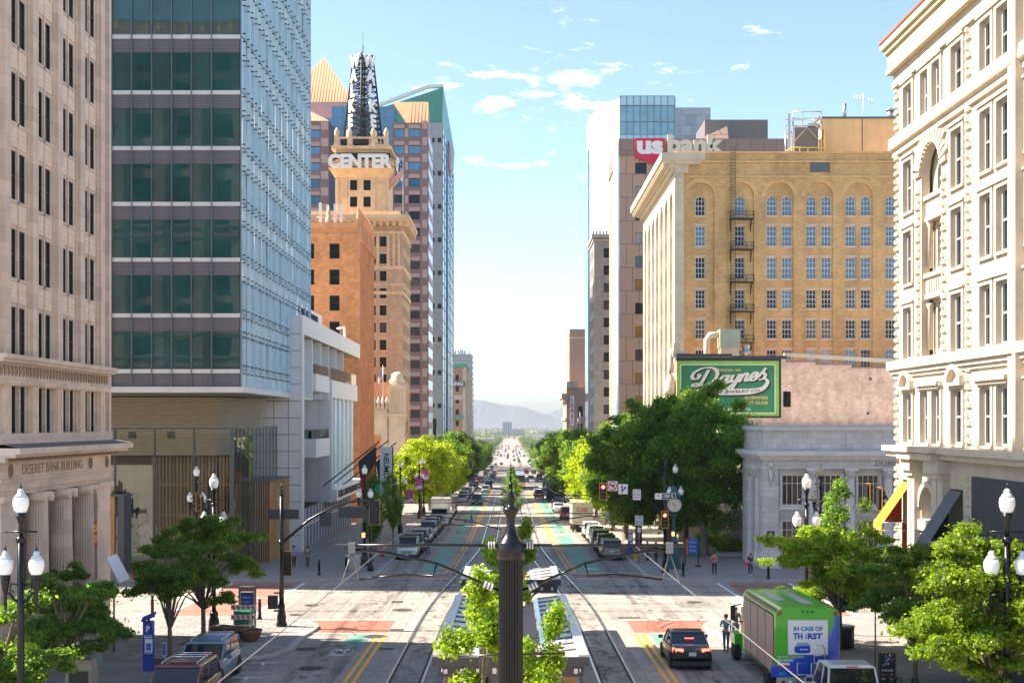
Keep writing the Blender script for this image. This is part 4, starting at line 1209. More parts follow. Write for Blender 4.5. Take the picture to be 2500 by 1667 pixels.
# ------------------------------------------------------------------ flags
mat('flag_red',(0.55,0.03,0.04),0.8,var=0.05); mat('flag_white',(0.75,0.73,0.70),0.8,var=0.05); mat('flag_blue',(0.03,0.05,0.20),0.8,var=0.05)
mat('pole_white',(0.70,0.69,0.66),0.4,var=0.05); mat('gold',(0.7,0.45,0.1),0.3,metal=1.0,var=0)
def us_flag(x,y,zt,L,H,lab_pole,lab_flag,zb0,droop=-1.0,grp=None):
    p = thing('flagpole',lab_pole,'flagpole',(x,y,zb0))
    b = MB('pole_white'); b.tube([(x,y,zb0),(x,y,zt)],[.12,.07],8); b.build('mast',p)
    b = MB('gold'); b.lathe([(.02,0),(.16,.14),(.02,.3)],(x,y,zt),n=8); b.build('finial',p)
    b = MB(); nU,nV = 14,13
    def pt(u,v):
        ang = radians(62); fx = u * L * cos(ang) * droop; fz = -u * L * sin(ang)
        wob = .16 * sin(u * 9 + v * 2) * u
        return (x + droop * .1 + fx + v * H * .25 * -droop * -1 * u,y + wob * 1.4,zt - .3 - v * H + fz + u * .5 * H)
    for j in range(nV):
        for i in range(nU):
            canton = i < nU * .42 and j < 7
            b.use('flag_blue' if canton and not ((i + j) % 3 == 0 and i % 2) else ('flag_white' if canton else ('flag_red' if j % 2 == 0 else 'flag_white')))
            u0,u1,v0,v1 = i / nU,(i + 1) / nU,j / nV,(j + 1) / nV
            b.face([pt(u0,v0),pt(u1,v0),pt(u1,v1),pt(u0,v1)],True)
    o = b.build('flag',None); tag(o,lab_flag,'flag')
us_flag(-20.9,238,60.9,6.5,3.3,'white flagpole standing on the cornice of the tan tower','striped flag drooping from the pole beside the lettered tower',48.3)
us_flag(-22.6,217.2,19.5,3.6,1.8,'thin white flagpole on the low cream shop building','small striped flag furled at the low shop building pole',12.0,-.6)
# ------------------------------------------------------------------ 6. granite tower with copper roofs
gt = thing('granite_tower','brown granite office tower with copper hip roofs and blue glass bays','building',(-40,310,gz(310)))
FGt = frame_n(300)
rows = [(79.3 - 4.03 * k,1.98) for k in range(20)]
colsG = [(-27.25,2.45),(-23.55,2.75)]
b = MB('granite_dark'); ops = [(c - w_ / 2,c + w_ / 2,z,z + h) for c,w_ in colsG for z,h in rows]
wall(b,FGt,-29,-20.3,-9,82.8,ops,.3); shell(b,-29,-20.3,300,318,-9,82.8,skip='n')
FGl = frame_n(301); colsL = [(-52.2,2.6),(-48.1,2.6)]
ops = [(c - w_ / 2,c + w_ / 2,z,z + h) for c,w_ in colsL for z,h in rows if z > 20]
wall(b,FGl,-60,-44.6,0,83.5,ops,.3); shell(b,-60,-44.6,301,318,0,83.5,skip='n')
b.build('wall',gt)
gpm = {}
def gpanel(F,u0,u1,za,zc):
    k = (round(u1 - u0,3),round(zc - za,3))
    if k not in gpm: b = MB('granite_light'); b.box(-k[0] / 2,-.06,0,k[0] / 2,0,k[1]); gpm[k] = b.mesh('granite_panel')
    place('granite_panel',gpm[k],gt,F((u0 + u1) / 2,0,za))
for z,h in rows:
    for c,w_ in colsG: gpanel(FGt,c - w_ / 2,c + w_ / 2,z + h + .15,z + h + 1.05)
    gpanel(FGt,-25.9,-25.0,z,z + h); gpanel(FGt,-21.6,-20.35,z + h,z + 4.0)
    if z > 20:
        for c,w_ in colsL: gpanel(FGl,c - w_ / 2,c + w_ / 2,z + h + .15,z + h + 1.05)
        gpanel(FGl,-46.5,-44.7,z + h,z + 4.0)
for z,h in rows:
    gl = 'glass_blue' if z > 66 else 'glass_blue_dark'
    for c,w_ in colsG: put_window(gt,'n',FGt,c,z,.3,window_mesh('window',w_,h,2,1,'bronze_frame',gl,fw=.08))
    if z > 20:
        for c,w_ in colsL: put_window(gt,'n',FGl,c,z,.3,window_mesh('window',w_,h,2,1,'bronze_frame','glass_blue',fw=.08))
b = MB('glass_blue'); b.box(-44.6,306,0,-29,316,88.3); b.build('glass_bay',gt)
b = MB('mullion')
for i in range(8): x = -44 + 2.1 * i; b.box(x - .06,305.9,20,x + .06,306,88.3)
for i in range(26): z = 88.2 - 2.6 * i; b.box(-44.6,305.9,z - .05,-29,306,z + .05)
b.build('bay_mullion',gt)
b = MB('glass_blue'); b.box(-20.29,301,-9,-20.15,317,80); b.build('side_glazing',gt)
b = MB('granite_light')
for k in range(22): b.box(-20.14,301,-8 + 4.03 * k,-20.05,317,-6.4 + 4.03 * k)
b.build('side_band',gt)
def hip(zz,xa,xb,ya,yb,zr,xra,xrb,name):
    yr = (ya + yb) / 2
    b = MB('copper_roof'); e = [(xa,ya,zz),(xb,ya,zz),(xb,yb,zz),(xa,yb,zz)]; r0,r1 = (xra,yr,zr),(xrb,yr,zr)
    b.face([e[0],e[1],r1,r0]); b.face([e[1],e[2],r1]); b.face([e[2],e[3],r0,r1]); b.face([e[3],e[0],r0]); o = b.build(name,gt)
    s = MB('copper_shade'); n = int((xb - xa) / .75)
    for i in range(1,n):
        u = i / n; x = xa + (xb - xa) * u
        tt = min(1,(x - xa) / max(.01,xra - xa) if x < xra else 1,(xb - x) / max(.01,xb - xrb) if x > xrb else 1)
        p0,p1 = Vector((x,ya,zz + .02)),Vector((x,ya + (yr - ya) * tt,zz + (zr - zz) * tt + .02))
        s.tube([p0,p1],.07,4)
    ss = s.build('roof_seam',gt); ss['kind'] = 'stuff'
hip(82.8,-25.2,-20.2,299.9,306,88.6,-29.2,-20.3,'copper_roof')
hip(92.6,-59.4,-40.5,318,338,107.0,-50.0,-49.8,'copper_roof')
hip(83.5,-62,-44.5,300.9,316,90.0,-55.0,-54.8,'copper_roof')
b = MB('granite_light'); b.box(-60,318,88.3,-40.2,338,92.6); b.build('upper_storey',gt)
b = MB('glass_blue'); b.box(-59.5,317.8,60,-40.6,318.0,88.3); b.build('upper_glazing',gt)
hb = thing('billboard','dark advertising hoarding with a bright orange shape beside the granite tower','billboard',(-24,336,gz(336)))
b = MB('bronze_frame'); b.box(-26.0,336,-2,-20.4,336.3,8.3); b.box(-25.9,336,8.2,-20.3,336.1,10.8); b.build('board',hb)
mat('flame_print',(0.75,0.25,0.03),0.6,var=0.5,vs=0.6)
b = MB('flame_print'); b.face([(-26,335.96,1.5),(-22.6,335.96,2.4),(-21.9,335.96,5.2),(-23,335.96,7.4),(-24.2,335.96,6.2),(-25.3,335.96,8.0),(-26,335.96,5.4)]); b.build('print',hb)
mat('pale_print',(0.55,0.55,0.55),0.6,var=0.4,vs=1.0)
b = MB('pale_print'); b.face([(-26,335.95,-1.6),(-23,335.95,-1.8),(-23.6,335.95,.6),(-26,335.95,1.2)]); b.build('print',hb)
b = MB('cream_wall'); b.box(-29,338,-6,-21.6,341,22.5); o = b.build('stair_tower',None); tag(o,'plain cream wall between the granite tower and the grey glass tower','building')
# ------------------------------------------------------------------ 7. grey and pale blue glass tower
wt = thing('glass_tower','grey granite and pale blue glass tower with a sloping green glass cap','building',(-30,400,gz(400)))
b = MB('grey_granite'); b.box(-24.0,365,-10,-20.5,366,98.6); b.build('stone_pier',wt)
b = MB('glass_pale'); b.box(-60,366,-10,-20.35,437,98); b.box(-25.5,365.5,-10,-24.0,366,92); b.build('glazing',wt)
b = MB('dark_void')
for k in range(12):
    z = 92.8 - 9.85 * k
    for x in (-23.75,-21.7): b.box(x,364.95,z,x + 1.1,365,z + 1.4)
b.build('vent',wt)
b = MB('mullion')
for i in range(8):
    y = 366 + 10 * i; b.box(-20.34,y - .12,-8,-20.2,y + .12,98)
b.box(-20.3,391,-8,-20.0,394,98)
for k in range(28): z = -4 + 3.7 * k; b.box(-20.34,366,z - .08,-20.25,437,z + .08)
b.build('mullion',wt)
b = MB('green_cap'); b.loft([[(-50,366,98),(-20.4,366,98),(-20.4,437,98),(-50,437,98)],[(-50,366,99.5),(-20.0,364.2,109.0),(-20.0,437,106.0),(-50,437,99.5)]]); b.build('cap',wt)
b = MB('white_metal'); b.loft([[(-50,364,99.5),(-24.6,364,108.9),(-20,364,109.2),(-20,366,109.2),(-24.6,366,108.9),(-50,366,99.5)],[(-50,364,100.2),(-24.6,364,109.7),(-19.9,364,109.9),(-19.9,366,109.9),(-24.6,366,109.7),(-50,366,100.2)]]); b.build('cap_edge',wt)
b = MB('sign_red'); b.box(-20.1,398,92,-19.9,412,101); b.build('roof_sign',wt)
# ------------------------------------------------------------------ 8. old brick block and slab block at the far left
oldb = block('brick_building','far reddish brick block with stone bays, green copper cornice and rooftop lettering',-50,-20.35,560,596,35,'w','rust_brick',
    N=dict(cols=[(-24.4,1.6)],rows=[(29 - 5.2 * k,2.6) for k in range(8)],win=(1,2,'bronze_frame','glass_dark')),Sx=None)
b = MB('copper_green'); b.box(-50,559,35,-20.0,597,36.2)
for i in range(12): x = -20.6 - .95 * i; b.lathe([(.35,36.2),(.1,37.2)],(x,559.4,0),n=5)
b.box(-26,558.6,11.6,-21.6,560,12.9); b.build('copper_cornice',oldb)
b = MB('old_stone')
for i in range(6): y = 561 + 6 * i; b.box(-20.4,y,-14,-19.2,y + 2.4,33)
b.box(-22,559.4,-14,-20.3,560,35); b.box(-50,559.7,20.2,-20.35,560,22.4); b.build('stone_bay',oldb)
b = MB('slate_grey'); b.box(-26.5,558.8,26.2,-20.8,559.1,28.6); b.build('sign_board',oldb)
put_text('lettering',oldb,text_mesh('BUILDING',2.2,.1,.05,width=11,squeeze=1.5,m='letter_white'),(-27.2,558.7,27.4),'n')
slb = thing('slab_block','tall dark gridded slab block behind the far reddish brick block','building',(-28,650,gz(650)))
b = MB('grey_granite'); b.box(-48,640,-16,-20.3,670,45.5); b.build('wall',slb)
b = MB('glass_blue_dark')
for i in range(10):
    for k in range(20): b.box(-20.29,641 + 2.9 * i,-13 + 2.9 * k,-20.15,643 + 2.9 * i,-11.2 + 2.9 * k)
b.build('window',slb,'stuff')
b = MB('steel_dark'); rr = random.Random(9)
for i in range(30): x = rr.uniform(-32,-20.5); b.tube([(x,641,45.5),(x,641,46.3 + rr.random() * 2.2)],.12,4)
b.box(-36,640.5,46.8,-21,641,47.0); b.build('roof_mast',slb,'stuff')
# ================================================================== right-hand side of the street
mat('cream_stone',(0.50,0.425,0.33),0.85,var=0.07,vs=0.8,stain=0.14,bump=0.15,brick=(1.5,0.55,0.006,(0.42,0.345,0.26),(0.475,0.40,0.31)))
mat('cream_plain',(0.52,0.44,0.345),0.85,var=0.1,vs=1.5,stain=0.15,bump=0.3,bs=8)
mat('cream_yellow',(0.52,0.43,0.27),0.85,var=0.07,vs=1.0,stain=0.12)
mat('red_coping',(0.36,0.09,0.05),0.7,var=0.1)
mat('frame_pale',(0.42,0.40,0.37),0.5,var=0.05)
mat('charcoal',(0.045,0.048,0.055),0.6,var=0.12,vs=1.5,bump=0.1)
mat('awning_orange',(0.72,0.30,0.01),0.8,var=0.06)
mat('awning_red',(0.45,0.05,0.03),0.8,var=0.06)
mat('awning_grey',(0.10,0.11,0.12),0.8,var=0.06)
mat('bank_tile',(0.66,0.62,0.58),0.6,var=0.06,vs=1.5,stain=0.1,brick=(0.85,0.42,0.012,(0.396,0.372,0.348),(0.516,0.492,0.468)))
mat('bank_plain',(0.66,0.63,0.6),0.65,var=0.08,vs=1.5,stain=0.12)
mat('bank_roof',(0.48,0.50,0.52),0.6,var=0.1)
mat('pink_wall',(0.76,0.53,0.385),0.9,var=0.22,vs=1.1,stain=0.28,bump=0.2,brick=(0.42,0.14,0.012,(0.66,0.46,0.35),(0.62,0.40,0.28)))
mat('coping_dark',(0.035,0.037,0.045),0.7,var=0.15)
mat('coping_pale',(0.55,0.47,0.36),0.7,var=0.1)
mat('sign_green',(0.03,0.19,0.07),0.75,var=0.14,vs=0.7,stain=0.2)
mat('sign_lime',(0.25,0.46,0.06),0.75,var=0.12,vs=0.8,stain=0.15)
mat('sign_cream',(0.68,0.62,0.50),0.75,var=0.1,vs=0.8)
mat('sign_gold',(0.62,0.43,0.17),0.75,var=0.1)
mat('sign_black',(0.02,0.025,0.025),0.75,var=0.1)
mat('buff_brick',(0.75,0.43,0.17),0.88,var=0.16,vs=0.6,stain=0.28,ss=0.12,brick=(0.55,0.19,0.018,(0.524,0.359,0.179),(0.566,0.352,0.138)))
mat('buff_arch',(0.76,0.46,0.2),0.88,var=0.14,vs=0.8,stain=0.25,ss=0.15)
mat('lintel_pink',(0.66,0.47,0.34),0.8,var=0.1)
mat('terra_white',(0.66,0.56,0.4),0.7,var=0.08,vs=0.7,stain=0.12,brick=(1.5,0.7,0.012,(0.506,0.425,0.31),(0.609,0.506,0.356)))
mat('window_white',(0.75,0.71,0.66),0.6,var=0.05)
mat('glass_sash',(0.03,0.1,0.17),0.04,var=0.2,vs=0.3,spec=0.7,ior=1.7,wav=(0.8,0.02))
mat('glass_dark2',(0.05,0.04,0.03),0.1,var=0.4,vs=0.6,spec=0.5,ior=1.6)
mat('glass_sash_pale',(0.40,0.40,0.38),0.3,var=0.1,spec=0.5)
mat('brown_panel',(0.47,0.295,0.19),0.55,var=0.07,vs=0.4,brick=(2.5,4.5,0.06,(0.13,0.0845,0.065),(0.403,0.273,0.202)))
mat('brown_top',(0.26,0.185,0.15),0.55,var=0.07,vs=0.4,brick=(2.5,4.5,0.05,(0.12,0.085,0.07),(0.25,0.175,0.145)))
mat('gold_glass',(0.25,0.13,0.03),0.05,var=0.4,vs=0.3,spec=0.8,ior=1.8)
mat('grey_brick',(0.41,0.37,0.325),0.9,var=0.15,vs=0.8,stain=0.2,brick=(0.9,0.35,0.03,(0.3,0.275,0.25),(0.338,0.306,0.275)))
mat('grey_brick_pale',(0.46,0.41,0.35),0.9,var=0.12,vs=0.8)
mat('white_panel',(0.55,0.56,0.57),0.5,var=0.05,brick=(2.4,1.6,0.03,(0.5,0.52,0.53),(0.62,0.63,0.64)))
mat('teal_glass',(0.16,0.37,0.42),0.05,var=0.25,vs=0.25,spec=0.8,ior=1.8)
mat('teal_pale',(0.4,0.62,0.7),0.06,var=0.15,vs=0.2,spec=0.8,ior=1.7)
mat('grey_metal',(0.42,0.46,0.49),0.5,metal=0.2,var=0.05,brick=(3.0,3.0,0.05,(0.2,0.22,0.24),(0.28,0.31,0.33)))
mat('dark_metal',(0.14,0.135,0.13),0.6,var=0.08)
mat('tan_render',(0.7,0.5,0.27),0.85,var=0.1,vs=0.3,stain=0.12)
mat('yellow_steel',(0.65,0.45,0.10),0.6,var=0.05)
mat('hvac_green',(0.34,0.39,0.28),0.6,var=0.08)
mat('galv',(0.45,0.46,0.46),0.35,metal=0.8,var=0.1)
mat('plaque',(0.035,0.025,0.02),0.5,var=0.1)
mat('brown_brick2',(0.46,0.28,0.2),0.88,var=0.1,vs=0.5,brick=(0.9,0.35,0.03,(0.375,0.237,0.175),(0.413,0.244,0.175)))
mat('old_stone2',(0.5,0.42,0.33)); mat('stone_white',(0.60,0.55,0.48),0.8,var=0.1)
# ------------------------------------------------------------------ A. cream stone building at the near corner
X0 = 19.65
FE = frame_e(X0)
st = thing('stone_building','sunlit cream stone office building with quoins, tall recessed arch and awnings','building',(X0,52,gz(52)))
cols_ = [(60.7,1.25),(54.05,1.3),(50.75,1.15),(48.98,1.15),(46.2,1.15)]
rws = [(24.0,2.2),(19.9,2.55),(16.36,2.6),(12.66,2.55),(8.56,2.45)]
ops = []; wins = []
for c,wd in cols_:
    for z,h in rws: wins.append((c,wd,z,h))
for c in (58.25,56.65):
    for z,h in (rws[0],rws[4]): wins.append((c,1.05,z,h))
ops = [(c - w_ / 2,c + w_ / 2,z,z + h) for c,w_,z,h in wins] + [(56.1,58.8,12.66,22.6,'arch')]
b = MB('cream_stone'); wall(b,FE,40,62.7,8.3,27.4,ops,.4)
shell(b,X0,60,30,62.7,-2,28.6,skip='e')
wall(b,lambda u,n,z: FE(u,n - .55,z),56.0,58.9,12.6,22.7,[(56.75,58.15,13.0,15.2),(56.75,58.15,16.9,18.9),(56.75,58.15,20.0,22.0,'arch')],.35)
b.build('wall',st)
for c,w_,z,h in wins:
    b = MB('cream_plain')
    fbox(b,FE,c - w_ / 2 - .22,c - w_ / 2,0,.09,z,z + h + .2); fbox(b,FE,c + w_ / 2,c + w_ / 2 + .22,0,.09,z,z + h + .2)
    fbox(b,FE,c - w_ / 2,c + w_ / 2,0,.09,z + h,z + h + .2); fbox(b,FE,c - w_ / 2 - .3,c + w_ / 2 + .3,.002,.17,z + h + .2,z + h + .3)
    fbox(b,FE,c - w_ / 2 - .2,c + w_ / 2 + .2,0,.12,z - .12,z); b.build('window_surround',st)
for c,w_,z,h in wins: put_window(st,'e',FE,c,z,.26,window_mesh('window',w_,h,1,2,'frame_pale','glass_dark',fw=.12,bar=.09,dep=.12))
for z,h,a in ((13.0,2.2,False),(16.9,2.0,False),(20.0,2.0,True)): put_window(st,'e',lambda u,n,z: FE(u,n - .55,z),57.45,z,.34,window_mesh('window',1.4,h,2,2,'frame_pale','glass_dark',fw=.12,arch=a))
b = MB('cream_plain')
for z in (15.6,19.3): fbox(b,FE,56.1,58.8,-.5,-.2,z,z + .8); fbox(b,FE,56.1,58.8,-.5,-.08,z + .8,z + 1.0); fbox(b,FE,56.1,58.8,-.5,-.14,z - .2,z)
for u in (56.35,58.55):
    for z in (13.0,16.9): b.lathe([(.13,z),(.12,z + 1.9),(.2,z + 2.1),(.2,z + 2.2)],(FE(u,-.35,0)[0],u,0),n=10)
for k in range(6): u = 56.55 + .32 * k; fbox(b,FE,u,u + .16,-.2,-.13,15.75,16.25)
b.build('arch_spandrel',st)
for i in range(17):
    a = pi * (i + .5) / 17; r0,r1 = 1.38,2.55 if 3 < i < 13 else 2.1
    L = 1.1 if i % 2 else .8
    bb = MB('cream_plain'); cu,cz = 57.45,21.25
    ca,sa = cos(a),sin(a); t_ = .085
    q = [(r0,-t_),(r0 + L,-t_ * 1.5),(r0 + L,t_ * 1.5),(r0,t_)]
    pts = [(cu + ca * r - sa * t,cz + sa * r + ca * t) for r,t in q]
    bb.loft([[FE(u,0,z) for u,z in pts],[FE(u,.13,z) for u,z in pts]]); bb.build('voussoir',st)
qm = {}
for nm,L in (('s',.34),('l',.60)):
    bb = MB('cream_plain'); bb.loft([[(-L / 2,0,0),(L / 2,0,0),(L / 2,0,.27),(-L / 2,0,.27)],[(-L / 2 + .05,-.12,.05),(L / 2 - .05,-.12,.05),(L / 2 - .05,-.12,.22),(-L / 2 + .05,-.12,.22)]]); qm[nm] = bb.mesh('quoin')
def quoins(u,z0,z1,sgn):
    z = z0; k = 0
    while z < z1 - .2:
        L = 's' if k % 2 else 'l'
        place('quoin',qm[L],st,FE(u + sgn * (.17 if L == 's' else .30),0,z),(0,0,ROT['e'])); z += .41 if k % 2 else .36; k += 1
quoins(62.7,12.8,26.6,-1); quoins(52.95,12.8,26.6,-1); quoins(62.7,8.6,11.9,-1); quoins(52.95,8.6,11.9,-1)
quoins(58.95,12.8,20.9,1); quoins(55.95,12.8,20.9,-1); quoins(62.7,-1,7.4,-1); quoins(52.95,-1,7.4,-1)
b = MB('cream_yellow')
fbox(b,FE,30,63.1,0,.40,27.3,27.6); fbox(b,FE,30,63.05,0,.34,27.6,28.35); fbox(b,FE,30,63.2,0,.48,28.35,28.6); fbox(b,FE,30,63.35,0,.62,28.6,28.95)
b.box(X0,62.7,27.3,45,63.1,28.95)
b.build('cornice',st)
b = MB('red_coping'); fbox(b,FE,30,63.42,-.6,.68,28.95,29.06); b.build('coping',st)
b = MB('cream_plain'); fbox(b,FE,40,62.9,0,.16,26.55,26.85); fbox(b,FE,40,62.8,0,.1,26.85,27.3)
fbox(b,FE,40,63.0,0,.30,23.72,23.98); fbox(b,FE,40,62.9,0,.14,23.05,23.25)
fbox(b,FE,40,63.1,0,.38,12.2,12.62); fbox(b,FE,40,62.95,0,.24,11.98,12.2); fbox(b,FE,40,62.85,0,.12,11.8,11.98)
fbox(b,FE,40,63.1,0,.62,8.12,8.4); fbox(b,FE,40,62.95,0,.42,7.86,8.12)
fbox(b,FE,55.0,60.2,0,.95,8.14,8.42); fbox(b,FE,55.1,60.1,0,.8,7.8,8.1)
fbox(b,FE,47.4,47.9,0,.28,8.4,27.3); fbox(b,FE,46.9,47.2,0,.4,8.4,27.3)
for c in (60.7,54.05):
    fbox(b,FE,c - 1.0,c + 1.0,0,.3,11.15,11.3); n = 10
    for k in range(n):
        a0,a1 = pi * k / n,pi * (k + 1) / n
        q = [(c + r * cos(a),11.3 + r * .85 * sin(a)) for r,a in ((.95,a0),(.95,a1),(.68,a1),(.68,a0))]
        b.loft([[FE(u,0,z) for u,z in q],[FE(u,.28,z) for u,z in q]])
for c0,c1 in ((55.95,58.95),(48.2,51.6)): fbox(b,FE,c0,c1,0,.32,11.25,11.42); fbox(b,FE,c0 + .1,c1 - .1,0,.2,11.1,11.25)
b.build('moulding',st)
b = MB('cream_plain'); u = 40.0; rr = random.Random(3)
while u < 62.9:
    b.tube([FE(u,.02,23.28),FE(u + .05,.26,23.5),FE(u + .1,.22,23.72)],[.1,.13,.08],6); u += .2
b.build('carved_band',st,'stuff')
b = MB('cream_stone')
ops = [(60.1,61.6,-.6,6.7),(56.8,58.8,4.95,6.5,'arch'),(56.8,58.8,-.4,4.4),(53.4,55.0,-.7,6.6)]
wall(b,FE,40,62.7,-2,8.3,ops,.7)
b.build('shop_wall',st)
b = MB('cream_plain')
for u0,u1 in ((58.95,60.0),(55.1,56.6)):
    for q in (u0,(u0 + u1) / 2 + .04): fbox(b,FE,q,q + (u1 - u0) / 2 - .06,0,.3,-1,7.0)
    fbox(b,FE,u0 - .1,u1 + .1,0,.45,7.0,7.25); fbox(b,FE,u0 - .2,u1 + .2,0,.6,7.25,7.8); fbox(b,FE,u0 - .08,u1 + .08,0,.4,-1.4,-.4)
n = 12
for k in range(n):
    a0,a1 = pi * k / n,pi * (k + 1) / n
    q = [(57.8 + r * cos(a),5.5 + r * sin(a)) for r,a in ((1.28,a0),(1.28,a1),(1.0,a1),(1.0,a0))]
    b.loft([[FE(u,0,z) for u,z in q],[FE(u,.14,z) for u,z in q]])
fbox(b,FE,56.6,59.0,0,.14,4.42,4.93)
b.build('pilaster',st)
put_window(st,'e',FE,57.8,4.95,.68,window_mesh('window',2.0,1.55,2,1,'bronze_frame','glass_dark',arch=True))
put_window(st,'e',FE,57.8,-.4,.5,window_mesh('window',2.0,4.8,2,2,'bronze_frame','glass_dark'))
for c,w_ in ((60.85,1.5),(54.2,1.6)): put_window(st,'e',FE,c,-.7,.66,window_mesh('shop_window',w_,7.2,2,4,'bronze_frame','glass_dark'))
b = MB('charcoal'); fbox(b,FE,40,52.15,0,.1,-1.5,7.25); b.build('dark_shopfront',st)
for c in (51.1,49.4,47.3): put_window(st,'e',FE,c,2.0,-.13,window_mesh('window',1.5,2.9,1,1,'charcoal','glass_dark',fw=.12,dep=.15))
b = MB('charcoal'); fbox(b,FE,40,52.2,.1,.32,1.6,1.85); fbox(b,FE,40,52.2,.1,.22,.2,.4); fbox(b,FE,40,52.2,.1,.22,.7,.85); fbox(b,FE,52.0,52.25,.1,.25,-1,5.2)
fbox(b,FE,40,48.6,.1,1.6,4.55,5.0); b.build('shopfront_trim',st)
def awning(name,lab,m,m2,u0,u1,ztop,zlow,out,word):
    t = thing(name,lab,'awning',FE((u0 + u1) / 2,0,zlow))
    b = MB(m); A = [FE(u0,.06,ztop),FE(u1,.06,ztop),FE(u1,out,zlow),FE(u0,out,zlow)]
    A2 = [(x,y,z - .04) for x,y,z in A]
    b.loft([A,A2]); o = b.build('canopy',t)
    b = MB(m); fbox(b,FE,u0,u1,out - .03,out,zlow - .5,zlow - .02); b.build('valance',t)
    b = MB(m2); b.face([FE(u1,.06,ztop - .06),FE(u1,out - .04,zlow - .04),FE(u1,.06,zlow)]); b.face([FE(u1 - .01,.06,-.6),FE(u1 - .01,.06,zlow),FE(u1 - .01,-.5,zlow),FE(u1 - .01,-.5,-.6)]); b.build('side',t)
    b = MB('galv')
    for z in (zlow + .1,zlow - .3): b.tube([FE(u0,0,z),FE(u0,out - .05,z)],.025,5); b.tube([FE(u1,0,z),FE(u1,out - .05,z)],.025,5)
    b.build('bracket',t)
    if word: put_text('lettering',t,text_mesh(word,.2,.01,.004,width=(u1 - u0) * .6,squeeze=.16,m='letter_white'),FE((u0 + u1) / 2,out + .012,zlow - .27),'e')
awning('awning','bright orange sloping awning over the corner shop opening','awning_orange','awning_red',60.15,61.55,6.6,4.55,1.5,'bakery')
awning('awning','dark grey sloping awning beside the arched window','awning_grey','bronze_frame',53.45,54.95,6.5,4.25,1.5,'HAIR SALON')
t = thing('hanging_sign','round green and white coffee shop sign hanging from a bracket at the cream corner','sign',FE(61.9,.9,2.6))
mat('sign_cgreen',(0.01,0.22,0.10),0.5,var=0)
sx,sy = FE(61.9,.95,0)[:2]
b = MB('sign_cgreen'); b.T = Matrix.Translation((sx,sy,2.75)) @ Matrix.Rotation(pi / 2,4,'X'); b.lathe([(.64,-.05),(.64,.05)],n=32); b.T = None; b.build('disc',t)
b = MB('letter_white'); b.T = Matrix.Translation((sx,sy - .053,2.75)) @ Matrix.Rotation(pi / 2,4,'X')
for k in range(28):
    a0,a1 = 2 * pi * k / 28,2 * pi * (k + 1) / 28
    b.face([(r * cos(a),r * sin(a),0) for r,a in ((.60,a0),(.60,a1),(.57,a1),(.57,a0))])
b.face([(-.16,.14,.002),(.16,.14,.002),(.22,.36,.002),(.09,.26,.002),(0,.42,.002),(-.09,.26,.002),(-.22,.36,.002)])
for i in range(4):
    for s in (-1,1):
        for k in range(6):
            z0,z1 = .08 - .11 * k,.08 - .11 * (k + 1); x = s * (.10 + .11 * i)
            w0,w1 = s * .05 * sin(k * 1.1 + i),s * .05 * sin((k + 1) * 1.1 + i)
            if hypot(x + w1,z1) < .54: b.face([(x + w0 - .025,z0,.001),(x + w0 + .025,z0,.001),(x + w1 + .025,z1,.001),(x + w1 - .025,z1,.001)])
b.T = None; b.build('emblem',t)
b = MB('iron'); b.tube([FE(61.9,0,3.65),FE(61.9,1.6,3.65)],.035,6); b.tube([(sx,sy,3.65),(sx,sy,3.38)],.02,5); b.build('bracket',t)
t = thing('banner','red hanging banner with a white pointed-ear dog head by the dark shopfront','banner',FE(52.3,.5,1.0))
b = MB('sign_red'); b.box(FE(52.3,1.35,0)[0],52.27,.6,FE(52.3,.15,0)[0],52.3,2.55); b.build('cloth',t)
b = MB('letter_white'); bx = FE(52.3,.75,0)[0]
b.face([(bx - .35,52.26,.62),(bx + .25,52.26,.62),(bx + .22,52.26,1.0),(bx + .42,52.26,1.12),(bx + .4,52.26,1.22),(bx + .12,52.26,1.42),(bx + .1,52.26,1.75),(bx - .05,52.26,1.45),(bx - .25,52.26,1.1)]); b.build('print',t)
b = MB('iron'); b.tube([FE(52.3,0,2.6),FE(52.3,1.5,2.6)],.035,6); b.build('bracket',t)
# ------------------------------------------------------------------ B. pale terracotta bank across the cross street
zb_b = thing('corner_bank','low pale grey classical bank with column capitals, parapet and gridded windows','building',(28,102,gz(100)))
YB,XB = 97.6,20.0
FB = frame_n(YB)
b = MB('bank_tile')
wc = [22.45,25.5,28.5,31.5,34.5]
ops = [(c - .85,c + .85,2.95,5.4) for c in wc] + [(c - .85,c + .85,-1.2,1.75) for c in wc]
wall(b,lambda u,n,z: FB(u,n - .35,z),XB,60,-2.6,6.0,ops,.3)
shell(b,XB + .7,60,YB + .7,106,-2.6,9.2)
b.box(XB,YB - .02,-2.6,21.25,YB + 1.0,5.98)
fbox(b,FB,XB,60,-.35,0,5.98,6.7)
b.box(XB + .1,YB + .15,7.35,60,106,9.1)
for c in (23.0,26.0,29.0,32): b.box(c + .65,YB + .08,7.45,c + 1.25,YB + .15,9.0)
b.build('wall',zb_b)
for c in wc:
    b = MB('bank_plain')
    fbox(b,FB,c - 1.0,c - .85,-.35,-.2,2.8,5.5); fbox(b,FB,c + .85,c + 1.0,-.35,-.2,2.8,5.5); fbox(b,FB,c - .85,c + .85,-.35,-.2,5.4,5.5)
    fbox(b,FB,c - 1.15,c + 1.15,-.35,-.1,2.62,2.9); b.build('window_surround',zb_b)
